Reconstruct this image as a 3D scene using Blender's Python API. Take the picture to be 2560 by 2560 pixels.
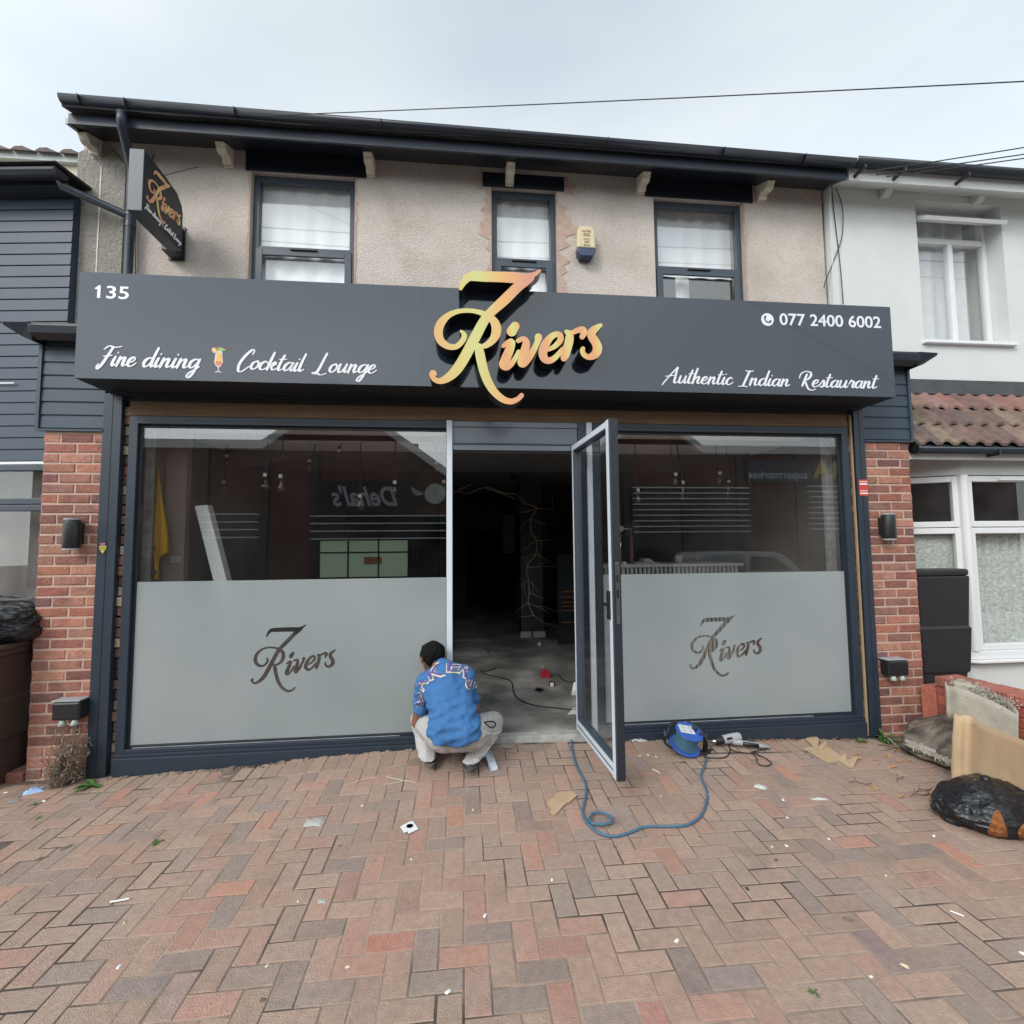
import bpy, bmesh, math, random
from mathutils import Vector, Matrix, noise
from mathutils.bvhtree import BVHTree
R = math.radians
random.seed(7)
for o in list(bpy.data.objects): bpy.data.objects.remove(o)
scn = bpy.context.scene
COL = scn.collection

# ------------------------------------------------------------------ camera
FPX, YAW, PIT, ROL, DIST, CAMZ = 1204.05, 0.0996765, 0.0670173, -0.0089105, 3.82855, 1.6
cy, sy, cp, sp = math.cos(YAW), math.sin(YAW), math.cos(PIT), math.sin(PIT)
FW = Vector((sy*cp, cy*cp, sp)); R0 = Vector((cy, -sy, 0)); U0 = R0.cross(FW)
RT = R0*math.cos(ROL) + U0*math.sin(ROL); UP = -R0*math.sin(ROL) + U0*math.cos(ROL)
CAMP = Vector((0, -DIST, CAMZ))
cd = bpy.data.cameras.new('camera'); cam = bpy.data.objects.new('camera', cd); COL.objects.link(cam)
cam.matrix_world = Matrix(((RT.x, UP.x, -FW.x, CAMP.x), (RT.y, UP.y, -FW.y, CAMP.y), (RT.z, UP.z, -FW.z, CAMP.z), (0, 0, 0, 1)))
cd.sensor_width = 36; cd.lens = FPX/2560*36; cd.clip_start = 0.05; cd.clip_end = 800
scn.camera = cam
scn.render.resolution_x = scn.render.resolution_y = 1024

# ------------------------------------------------------------------ light
SUN_EL, SUN_AZ = 36, 222       # azimuth from north (+Y) clockwise: behind the camera, a little to its left
w = bpy.data.worlds.new('World'); scn.world = w; w.use_nodes = True
nt = w.node_tree; nt.nodes.clear()
wo = nt.nodes.new('ShaderNodeOutputWorld'); bg = nt.nodes.new('ShaderNodeBackground')
sky = nt.nodes.new('ShaderNodeTexSky'); sky.sky_type = 'NISHITA'; sky.sun_disc = False
sky.sun_elevation = R(SUN_EL); sky.sun_rotation = R(SUN_AZ); sky.air_density = 1.0; sky.dust_density = 1.5
tc = nt.nodes.new('ShaderNodeTexCoord'); mp = nt.nodes.new('ShaderNodeMapping'); mp.inputs['Scale'].default_value = (1.0, 1.0, 3.2)
mp.inputs['Rotation'].default_value = (0.25, 0.1, 0.3)
nz = nt.nodes.new('ShaderNodeTexNoise'); nz.inputs['Scale'].default_value = 1.7; nz.inputs['Detail'].default_value = 2; nz.inputs['Roughness'].default_value = .4
rp = nt.nodes.new('ShaderNodeValToRGB'); rp.color_ramp.elements[0].position = .25; rp.color_ramp.elements[1].position = .75
rp.color_ramp.elements[0].color = (.80, .80, .80, 1); rp.color_ramp.elements[1].color = (1, 1, 1, 1)
nz2 = nt.nodes.new('ShaderNodeTexNoise'); nz2.inputs['Scale'].default_value = 2.0; nz2.inputs['Detail'].default_value = 3; nz2.inputs['Roughness'].default_value = .45
rp2 = nt.nodes.new('ShaderNodeValToRGB'); rp2.color_ramp.elements[0].position = .34; rp2.color_ramp.elements[1].position = .64
CL = 10.2
rp2.color_ramp.elements[0].color = (.84, .885, .93, 1); rp2.color_ramp.elements[1].color = (1.0, 1.0, .99, 1)
# clouds overhead are darker than those near the horizon
sx = nt.nodes.new('ShaderNodeSeparateXYZ'); rz = nt.nodes.new('ShaderNodeValToRGB')
rz.color_ramp.elements[0].position = .3; rz.color_ramp.elements[0].color = (7.9, 8.35, 8.5, 1)
rz.color_ramp.elements[1].position = .78; rz.color_ramp.elements[1].color = (5.2, 5.6, 5.85, 1)
# (a colour ramp clamps nothing above 1, so the cloud radiance can be written here directly)
mul = nt.nodes.new('ShaderNodeMix'); mul.data_type = 'RGBA'; mul.blend_type = 'MULTIPLY'; mul.inputs[0].default_value = 1
mx = nt.nodes.new('ShaderNodeMix'); mx.data_type = 'RGBA'
L = nt.links.new
L(tc.outputs['Generated'], mp.inputs['Vector']); L(mp.outputs[0], nz.inputs['Vector']); L(mp.outputs[0], nz2.inputs['Vector'])
L(nz.outputs['Fac'], rp.inputs['Fac']); L(nz2.outputs['Fac'], rp2.inputs['Fac'])
L(tc.outputs['Generated'], sx.inputs[0]); L(sx.outputs['Z'], rz.inputs['Fac'])
dt = nt.nodes.new('ShaderNodeVectorMath'); dt.operation = 'DOT_PRODUCT'; a0_ = R(SUN_AZ)
dt.inputs[1].default_value = (math.sin(a0_)*math.cos(R(SUN_EL)), math.cos(a0_)*math.cos(R(SUN_EL)), math.sin(R(SUN_EL)))
gm = nt.nodes.new('ShaderNodeMapRange'); gm.interpolation_type = 'SMOOTHSTEP'; gm.inputs[1].default_value = .15; gm.inputs[2].default_value = .95; gm.inputs[3].default_value = 1; gm.inputs[4].default_value = 2.1
gl_ = nt.nodes.new('ShaderNodeVectorMath'); gl_.operation = 'SCALE'
L(tc.outputs['Generated'], dt.inputs[0]); L(dt.outputs['Value'], gm.inputs[0]); L(rz.outputs['Color'], gl_.inputs[0]); L(gm.outputs[0], gl_.inputs['Scale']); L(gl_.outputs[0], mul.inputs[6]); L(rp2.outputs['Color'], mul.inputs[7])
L(rp.outputs['Color'], mx.inputs[0]); L(sky.outputs[0], mx.inputs[6]); L(mul.outputs[2], mx.inputs[7])
L(mx.outputs[2], bg.inputs['Color']); L(bg.outputs[0], wo.inputs['Surface']); bg.inputs['Strength'].default_value = 0.125
sl = bpy.data.lights.new('sun', 'SUN'); sl.energy = 1.5; sl.angle = R(21); sl.color = (1, .96, .9)
so = bpy.data.objects.new('sun', sl); COL.objects.link(so)
a = R(SUN_AZ); sdir = Vector((math.sin(a)*math.cos(R(SUN_EL)), math.cos(a)*math.cos(R(SUN_EL)), math.sin(R(SUN_EL))))
so.rotation_euler = sdir.to_track_quat('Z', 'Y').to_euler()
so.location = (0, -10, 20)
scn.view_settings.view_transform = 'Standard'; scn.view_settings.look = 'None'; scn.view_settings.gamma = 1
scn.view_settings.use_curve_mapping = False; scn.view_settings.exposure = 0.33
scn.render.engine = 'CYCLES'
scn.cycles.max_bounces = 8; scn.cycles.transparent_max_bounces = 12

# ------------------------------------------------------------------ pixel helpers
def ray(px, py): return FW*FPX + RT*(px-1280) - UP*(py-1280)
def at(px, py, Y):
    D = ray(px, py); t = (Y+DIST)/D.y
    return CAMP + D*t
def lerp(a, b, t): return a+(b-a)*t
BK = [(-2.6, 0), (-1.64, .035), (-1, .08), (-.35, .10), (.26, .115), (1.27, .082), (2.26, .04), (3.35, -.01), (4.2, 0)]
def gz(x, y):
    if x <= BK[0][0] or x >= BK[-1][0]: b = 0
    else:
        for (a, u), (c, v) in zip(BK, BK[1:]):
            if a <= x <= c: b = lerp(u, v, (x-a)/(c-a)); break
    return -.03 + b*math.exp(min(0, y)/.8) - (0.0 if y > -3 else .04*(-3-y))
def G(px, py, dz=0):
    D = ray(px, py); z = -.03
    for _ in range(12):
        t = (z-CAMZ)/D.z; p = CAMP+D*t; z = gz(p.x, p.y)+dz
    return Vector((p.x, p.y, z))

# ------------------------------------------------------------------ materials
def lk(nt, a, b): nt.links.new(a, b)
def mat(name, col, rough=.6, metal=0, var=.12, scale=6, bump=0, bscale=80, attr=None, spec=.5, stretch=(1, 1, 1), col2=None, c2s=3, c2t=(.45, .6), dirt=0, coat=0):
    m = bpy.data.materials.new(name); m.use_nodes = True; n = m.node_tree; b = n.nodes['Principled BSDF']
    b.inputs['Roughness'].default_value = rough; b.inputs['Metallic'].default_value = metal
    b.inputs['Specular IOR Level'].default_value = spec; b.inputs['Coat Weight'].default_value = coat
    tc = n.nodes.new('ShaderNodeTexCoord'); mp = n.nodes.new('ShaderNodeMapping'); mp.inputs['Scale'].default_value = stretch
    lk(n, tc.outputs['Object'], mp.inputs['Vector'])
    if attr:
        at_ = n.nodes.new('ShaderNodeAttribute'); at_.attribute_name = attr; base = at_.outputs['Color']
    else:
        rg = n.nodes.new('ShaderNodeRGB'); rg.outputs[0].default_value = (*col, 1); base = rg.outputs[0]
    if col2:
        z2 = n.nodes.new('ShaderNodeTexNoise'); z2.inputs['Scale'].default_value = c2s; z2.inputs['Detail'].default_value = 6
        r2 = n.nodes.new('ShaderNodeValToRGB'); r2.color_ramp.elements[0].position = c2t[0]; r2.color_ramp.elements[1].position = c2t[1]
        x2 = n.nodes.new('ShaderNodeMix'); x2.data_type = 'RGBA'; x2.inputs[7].default_value = (*col2, 1)
        lk(n, mp.outputs[0], z2.inputs['Vector']); lk(n, z2.outputs['Fac'], r2.inputs['Fac']); lk(n, r2.outputs['Color'], x2.inputs[0]); lk(n, base, x2.inputs[6]); base = x2.outputs[2]
    if var:
        z = n.nodes.new('ShaderNodeTexNoise'); z.inputs['Scale'].default_value = scale; z.inputs['Detail'].default_value = 7; z.inputs['Roughness'].default_value = .6
        mr = n.nodes.new('ShaderNodeMapRange'); mr.inputs[1].default_value = .25; mr.inputs[2].default_value = .75
        mr.inputs[3].default_value = 1-var; mr.inputs[4].default_value = 1+var
        mm = n.nodes.new('ShaderNodeMix'); mm.data_type = 'RGBA'; mm.blend_type = 'MULTIPLY'; mm.inputs[0].default_value = 1
        lk(n, mp.outputs[0], z.inputs['Vector']); lk(n, z.outputs['Fac'], mr.inputs[0]); lk(n, mr.outputs[0], mm.inputs[7]); lk(n, base, mm.inputs[6]); base = mm.outputs[2]
    lk(n, base, b.inputs['Base Color'])
    if bump:
        zb = n.nodes.new('ShaderNodeTexNoise'); zb.inputs['Scale'].default_value = bscale; zb.inputs['Detail'].default_value = 4
        bp = n.nodes.new('ShaderNodeBump'); bp.inputs['Strength'].default_value = min(1, bump); bp.inputs['Distance'].default_value = .01*max(1, bump)
        lk(n, mp.outputs[0], zb.inputs['Vector']); lk(n, zb.outputs['Fac'], bp.inputs['Height']); lk(n, bp.outputs[0], b.inputs['Normal'])
    return m
def glassmat(name, f0=.08, tint=(1, 1, 1), rough=0.0, dirt=.02):
    m = bpy.data.materials.new(name); m.use_nodes = True; n = m.node_tree; n.nodes.clear()
    o = n.nodes.new('ShaderNodeOutputMaterial'); t = n.nodes.new('ShaderNodeBsdfTransparent'); g = n.nodes.new('ShaderNodeBsdfGlossy')
    lw_ = n.nodes.new('ShaderNodeLayerWeight'); lw_.inputs['Blend'].default_value = .5; pw_ = n.nodes.new('ShaderNodeMath'); pw_.operation = 'POWER'; pw_.inputs[1].default_value = 5; f = n.nodes.new('ShaderNodeMapRange'); f.inputs[3].default_value = f0; f.inputs[4].default_value = 1; lk(n, lw_.outputs['Facing'], pw_.inputs[0]); lk(n, pw_.outputs[0], f.inputs[0]); x = n.nodes.new('ShaderNodeMixShader')
    t.inputs['Color'].default_value = (*tint, 1); g.inputs['Roughness'].default_value = rough
    d = n.nodes.new('ShaderNodeBsdfDiffuse'); d.inputs['Color'].default_value = (.5, .5, .48, 1)
    tc = n.nodes.new('ShaderNodeTexCoord'); z = n.nodes.new('ShaderNodeTexNoise'); z.inputs['Scale'].default_value = 2.5; z.inputs['Detail'].default_value = 8
    mr = n.nodes.new('ShaderNodeMapRange'); mr.inputs[1].default_value = .35; mr.inputs[2].default_value = .8; mr.inputs[3].default_value = dirt*.3; mr.inputs[4].default_value = dirt*2
    y = n.nodes.new('ShaderNodeMixShader')
    lk(n, tc.outputs['Object'], z.inputs['Vector']); lk(n, z.outputs['Fac'], mr.inputs[0]); lk(n, mr.outputs[0], y.inputs[0])
    geo = n.nodes.new('ShaderNodeNewGeometry')
    lk(n, f.outputs[0], x.inputs[0]); lk(n, t.outputs[0], x.inputs[1]); lk(n, g.outputs[0], x.inputs[2])
    lk(n, x.outputs[0], y.inputs[1]); lk(n, d.outputs[0], y.inputs[2]); lk(n, y.outputs[0], o.inputs['Surface'])
    return m

M = {}
M['clad'] = mat('blue grey cladding', (.032, .052, .078), .5, var=.08, scale=3, bump=.05, bscale=30)
M['anth'] = mat('anthracite paint', (.022, .034, .051), .42, var=.10, scale=3, bump=.05, bscale=30)
M['anth_dk'] = mat('dark anthracite', (.018, .023, .031), .45, var=.15, scale=4)
M['upvc'] = mat('grey window plastic', (.042, .057, .077), .38, var=.05)
M['panel'] = mat('gloss fascia panel', (.014, .024, .040), .08, var=.03, scale=1.5, spec=.75, bump=.35, bscale=.9)
M['panel_under'] = mat('black tray underside', (.012, .014, .018), .5, var=.1)
M['eaves'] = mat('eaves paint', (.014, .018, .027), .32, var=.15, scale=5)
M['soffit'] = mat('soffit paint', (.028, .036, .052), .5, var=.1)
M['white_letter'] = mat('white vinyl', (.72, .74, .78), .4, var=0)
M['black'] = mat('black acrylic', (.012, .011, .011), .3, var=0)
M['brick'] = mat('facing brick', (1, 1, 1), .85, attr='bcol', var=.22, scale=22, bump=.9, bscale=55, col2=(.10, .045, .04), c2s=5, c2t=(.52, .82))
M['mortar'] = mat('mortar', (.50, .36, .29), .95, var=.15, scale=14, bump=.5, bscale=90)
M['paver'] = mat('block paver', (1, 1, 1), .9, attr='bcol', var=.17, scale=34, bump=.6, bscale=150, col2=(.34, .265, .215), c2s=1.7, c2t=(.40, .85))
n = M['paver'].node_tree; b = n.nodes['Principled BSDF']; src = b.inputs['Base Color'].links[0].from_socket     # oil and dirt stains
tc_ = n.nodes.new('ShaderNodeTexCoord'); z_ = n.nodes.new('ShaderNodeTexNoise'); z_.inputs['Scale'].default_value = 2.6; z_.inputs['Detail'].default_value = 9; z_.inputs['Roughness'].default_value = .65
r_ = n.nodes.new('ShaderNodeValToRGB'); r_.color_ramp.elements[0].position = .60; r_.color_ramp.elements[1].position = .78; r_.color_ramp.elements[0].color = (0, 0, 0, 1); r_.color_ramp.elements[1].color = (.75, .75, .75, 1)
x_ = n.nodes.new('ShaderNodeMix'); x_.data_type = 'RGBA'; x_.inputs[7].default_value = (.13, .105, .09, 1)
lk(n, tc_.outputs['Object'], z_.inputs['Vector']); lk(n, z_.outputs['Fac'], r_.inputs['Fac']); lk(n, r_.outputs['Color'], x_.inputs[0]); lk(n, src, x_.inputs[6]); lk(n, x_.outputs[2], b.inputs['Base Color'])
M['sand'] = mat('joint sand', (.30, .225, .175), 1, var=.35, scale=4, bump=.5, col2=(.06, .045, .038), c2s=1.6, c2t=(.45, .6))

M['white_wall'] = mat('white masonry paint', (.60, .62, .605), .85, var=.07, scale=1.6, bump=.25, bscale=45)
M['white_plastic'] = mat('white window plastic', (.72, .73, .74), .3, var=.02)
M['corbel'] = mat('old cream paint', (.66, .60, .49), .8, var=.25, scale=20, bump=.3, bscale=60)
M['terracotta'] = mat('bare pink plaster', (.46, .33, .27), .95, var=.22, scale=18, bump=.7, bscale=60)
M['timber'] = mat('rough sawn timber', (.14, .088, .048), .85, var=.35, scale=5, stretch=(.4, 1, 7), bump=.5, bscale=20)
M['timber_pale'] = mat('pale timber', (.33, .23, .13), .85, var=.3, scale=5, stretch=(6, 1, .5), bump=.3)
M['alu'] = mat('bare aluminium', (.60, .66, .73), .4, metal=0, var=.05)
M['steel'] = mat('steel', (.5, .5, .5), .25, metal=1, var=.05)
M['rubber'] = mat('black rubber', (.012, .012, .014), .5, var=.1)
M['blackplastic'] = mat('black plastic', (.013, .014, .016), .42, var=.15, scale=4)
M['greyplastic'] = mat('grey plastic', (.33, .34, .36), .45, var=.05)
M['cream'] = mat('cream plastic', (.62, .52, .33), .45, var=.08, scale=9)
M['navy'] = mat('navy plastic', (.03, .045, .10), .3, var=.05)
M['blue'] = mat('blue plastic', (.03, .10, .40), .4, var=.1)
M['cable'] = mat('blue cable', (.055, .14, .22), .5, var=.1)
M['card'] = mat('cardboard', (.42, .29, .175), .85, var=.09, scale=9, bump=.15, bscale=30, stretch=(2.5, 2.5, 1), col2=(.48, .35, .225), c2s=2.5, c2t=(.4, .8))
M['paper'] = mat('white paper', (.72, .72, .72), .7, var=.05)
M['clearish'] = mat('crumpled film', (.48, .48, .46), .35, var=.2, scale=30, bump=.5)
M['bag'] = mat('black bin bag', (.010, .011, .014), .24, var=.2, scale=8, bump=1.6, bscale=10, stretch=(1.0, 1.6, 5))
M['orange'] = mat('orange shag cloth', (.26, .095, .03), .95, var=.5, scale=40, bump=1, bscale=60)
M['leaf'] = mat('fresh leaf', (.07, .15, .035), .6, var=.35, scale=15)
M['dry'] = mat('dry stems', (.19, .145, .105), .95, var=.35, scale=25)
M['deadleaf'] = mat('dead leaf', (.42, .21, .08), .8, var=.5, scale=7)
M['carpet'] = mat('soiled grey carpet', (.20, .165, .13), 1, var=.5, scale=16, bump=1, bscale=90, col2=(.055, .045, .04), c2s=7, c2t=(.45, .65))
M['carpet_back'] = mat('carpet backing', (.34, .31, .26), .95, var=.2, scale=12, bump=.4, bscale=70)
M['tile_roof'] = mat('concrete roof tile', (1, 1, 1), .9, attr='bcol', var=.35, scale=14, bump=.5, bscale=70, col2=(.13, .10, .07), c2s=9, c2t=(.6, .8))
M['roof_dark'] = mat('dark roof tile', (.03, .028, .032), .9, var=.3, scale=8)
M['wall_in'] = mat('grey plaster inside', (.15, .14, .13), .9, var=.15, scale=3)
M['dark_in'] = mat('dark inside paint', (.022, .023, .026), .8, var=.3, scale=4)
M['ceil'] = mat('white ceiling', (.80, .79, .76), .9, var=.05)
M['floor_tile'] = None
M['redplastic'] = mat('red plastic', (.42, .02, .03), .35, var=.05)
M['yellow'] = mat('yellow cloth', (.62, .40, .03), .85, var=.15, scale=8, bump=.3)
M['purple'] = mat('purple print', (.10, .055, .24), .8, var=.1, scale=30)
M['shirt'] = mat('blue cotton', (.038, .14, .34), .85, var=.1, scale=12, bump=.25, bscale=160)
M['trouser'] = mat('grey jersey', (.42, .41, .40), .9, var=.08, scale=60, bump=.25, bscale=180)
M['print_purple'] = mat('shirt purple print', (.10, .085, .28), .8, var=.15, scale=50)
M['print_cream'] = mat('shirt cream outline', (.62, .55, .38), .8, var=.15, scale=50)
M['skin'] = mat('brown skin', (.22, .10, .055), .5, var=.12, scale=14)
M['hair'] = mat('black hair', (.003, .003, .0028), .7, spec=.2, var=.3, scale=60, bump=1, bscale=120)
M['shoe'] = mat('grey suede', (.16, .155, .155), .85, var=.15, scale=30)
M['sole'] = mat('dirty sole', (.10, .095, .09), .8, var=.2, scale=30)
M['wire'] = mat('cable sheath', (.02, .02, .022), .6, var=0)
M['curtain'] = mat('white net curtain', (.88, .90, .91), .9, var=.05, scale=3, stretch=(8, 1, .3))
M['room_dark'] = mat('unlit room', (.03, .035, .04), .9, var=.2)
M['brick_far'] = mat('far dark brick', (.105, .046, .036), .9, var=.25, scale=6)
M['lead'] = mat('lead flashing', (.05, .052, .058), .6, var=.25, scale=6, bump=.2)
M['bin_brown'] = mat('brown wheelie bin', (.055, .034, .026), .5, var=.15, scale=3, bump=.15, bscale=10)
M['red'] = mat('red sticker', (.55, .05, .03), .5, var=0)
M['yellowp'] = mat('yellow print', (.60, .52, .06), .5, var=0)
M['glass'] = glassmat('shop glass', .11, dirt=.004)
M['glass_win'] = glassmat('window glass', .10, dirt=.01)
M['glass_dark'] = glassmat('far window glass', .07)
M['bulb'] = glassmat('bulb glass', .06, tint=(.9, .8, .55), dirt=.02)
# pebble dash: many small stones
def dash():
    m = mat('pebble dash render', (.55, .485, .435), .95, var=.13, scale=1.3, col2=(.45, .385, .335), c2s=2.2, c2t=(.45, .75)); n = m.node_tree; b = n.nodes['Principled BSDF']
    src = b.inputs['Base Color'].links[0].from_socket
    tc = n.nodes.new('ShaderNodeTexCoord'); v = n.nodes.new('ShaderNodeTexVoronoi'); v.inputs['Scale'].default_value = 70
    v2 = n.nodes.new('ShaderNodeTexNoise'); v2.inputs['Scale'].default_value = 62; v2.inputs['Detail'].default_value = 8; v2.inputs['Roughness'].default_value = .7
    lk(n, tc.outputs['Object'], v.inputs['Vector']); lk(n, tc.outputs['Object'], v2.inputs['Vector'])
    mr = n.nodes.new('ShaderNodeMapRange'); mr.inputs[1].default_value = .3; mr.inputs[2].default_value = .7; mr.inputs[3].default_value = .78; mr.inputs[4].default_value = 1.22
    mm = n.nodes.new('ShaderNodeMix'); mm.data_type = 'RGBA'; mm.blend_type = 'MULTIPLY'; mm.inputs[0].default_value = 1
    lk(n, v2.outputs['Fac'], mr.inputs[0]); lk(n, src, mm.inputs[6]); lk(n, mr.outputs[0], mm.inputs[7]); lk(n, mm.outputs[2], b.inputs['Base Color'])
    ad = n.nodes.new('ShaderNodeMath'); ad.operation = 'SUBTRACT'; lk(n, v2.outputs['Fac'], ad.inputs[0]); lk(n, v.outputs['Distance'], ad.inputs[1])
    bp = n.nodes.new('ShaderNodeBump'); bp.inputs['Strength'].default_value = 1; bp.inputs['Distance'].default_value = .0045
    lk(n, ad.outputs[0], bp.inputs['Height']); lk(n, bp.outputs[0], b.inputs['Normal']); return m
M['dash'] = dash()
def gold():
    m = bpy.data.materials.new('rose to yellow gold face'); m.use_nodes = True; n = m.node_tree; b = n.nodes['Principled BSDF']
    tc = n.nodes.new('ShaderNodeTexCoord'); at_ = n.nodes.new('ShaderNodeAttribute'); at_.attribute_name = 'gpos'
    r = n.nodes.new('ShaderNodeValToRGB'); e = r.color_ramp.elements
    e[0].position = 0; e[0].color = (.60, .27, .19, 1); e[1].position = 1; e[1].color = (.58, .25, .18, 1)
    for p, c in ((.30, (.68, .34, .14)), (.52, (.60, .52, .17)), (.62, (.56, .56, .21)), (.80, (.70, .38, .13))):
        k = e.new(p); k.color = (*c, 1)
    lk(n, at_.outputs['Fac'], r.inputs['Fac']); lk(n, r.outputs['Color'], b.inputs['Base Color'])
    b.inputs['Roughness'].default_value = .3; b.inputs['Metallic'].default_value = .0
    return m
M['gold'] = gold()
def floor_tiles():
    m = mat('dusty grey floor tile', (.17, .17, .16), .45, var=.3, scale=3, col2=(.50, .48, .45), c2s=2.2, c2t=(.42, .75)); n = m.node_tree; b = n.nodes['Principled BSDF']
    src = b.inputs['Base Color'].links[0].from_socket
    tc = n.nodes.new('ShaderNodeTexCoord'); br = n.nodes.new('ShaderNodeTexBrick'); br.inputs['Scale'].default_value = 1
    br.offset = .5; br.inputs['Brick Width'].default_value = .6; br.inputs['Row Height'].default_value = .6; br.inputs['Mortar Size'].default_value = .004
    mp = n.nodes.new('ShaderNodeMapping'); mp.inputs['Rotation'].default_value = (0, 0, R(38)); lk(n, tc.outputs['Object'], mp.inputs[0]); lk(n, mp.outputs[0], br.inputs['Vector'])
    mm = n.nodes.new('ShaderNodeMix'); mm.data_type = 'RGBA'; mm.inputs[7].default_value = (.26, .25, .24, 1)
    lk(n, br.outputs['Fac'], mm.inputs[0]); lk(n, src, mm.inputs[6]); lk(n, mm.outputs[2], b.inputs['Base Color']); return m
M['floor_tile'] = floor_tiles()
def frosted():
    m = bpy.data.materials.new('frosted window film'); m.use_nodes = True; n = m.node_tree; n.nodes.clear()
    o = n.nodes.new('ShaderNodeOutputMaterial'); d = n.nodes.new('ShaderNodeBsdfPrincipled'); d.inputs['Base Color'].default_value = (.47, .53, .55, 1)
    d.inputs['Roughness'].default_value = .36; d.inputs['Specular IOR Level'].default_value = .6
    tcf = n.nodes.new('ShaderNodeTexCoord'); zf = n.nodes.new('ShaderNodeTexNoise'); zf.inputs['Scale'].default_value = 1.1; zf.inputs['Detail'].default_value = 3
    rf_ = n.nodes.new('ShaderNodeValToRGB'); rf_.color_ramp.elements[0].position = .35; rf_.color_ramp.elements[1].position = .65; rf_.color_ramp.elements[0].color = (.40, .46, .47, 1); rf_.color_ramp.elements[1].color = (.49, .53, .54, 1)
    lk(n, tcf.outputs['Object'], zf.inputs['Vector']); lk(n, zf.outputs['Fac'], rf_.inputs['Fac']); lk(n, rf_.outputs['Color'], d.inputs['Base Color'])
    zg = n.nodes.new('ShaderNodeTexNoise'); zg.inputs['Scale'].default_value = 5; bpf = n.nodes.new('ShaderNodeBump'); bpf.inputs['Strength'].default_value = .12; bpf.inputs['Distance'].default_value = .004
    lk(n, tcf.outputs['Object'], zg.inputs['Vector']); lk(n, zg.outputs['Fac'], bpf.inputs['Height']); lk(n, bpf.outputs[0], d.inputs['Normal'])
    tl = n.nodes.new('ShaderNodeBsdfTranslucent'); tl.inputs['Color'].default_value = (.6, .62, .62, 1)
    rf = n.nodes.new('ShaderNodeBsdfRefraction'); rf.inputs['Color'].default_value = (.9, .92, .92, 1); rf.inputs['Roughness'].default_value = .45; rf.inputs['IOR'].default_value = 1.12
    x = n.nodes.new('ShaderNodeMixShader'); x.inputs[0].default_value = .6; lk(n, tl.outputs[0], x.inputs[1]); lk(n, rf.outputs[0], x.inputs[2])
    y = n.nodes.new('ShaderNodeMixShader'); y.inputs[0].default_value = .46; lk(n, d.outputs[0], y.inputs[1]); lk(n, x.outputs[0], y.inputs[2]); lk(n, y.outputs[0], o.inputs['Surface'])
    return m
M['frost'] = frosted()

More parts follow.
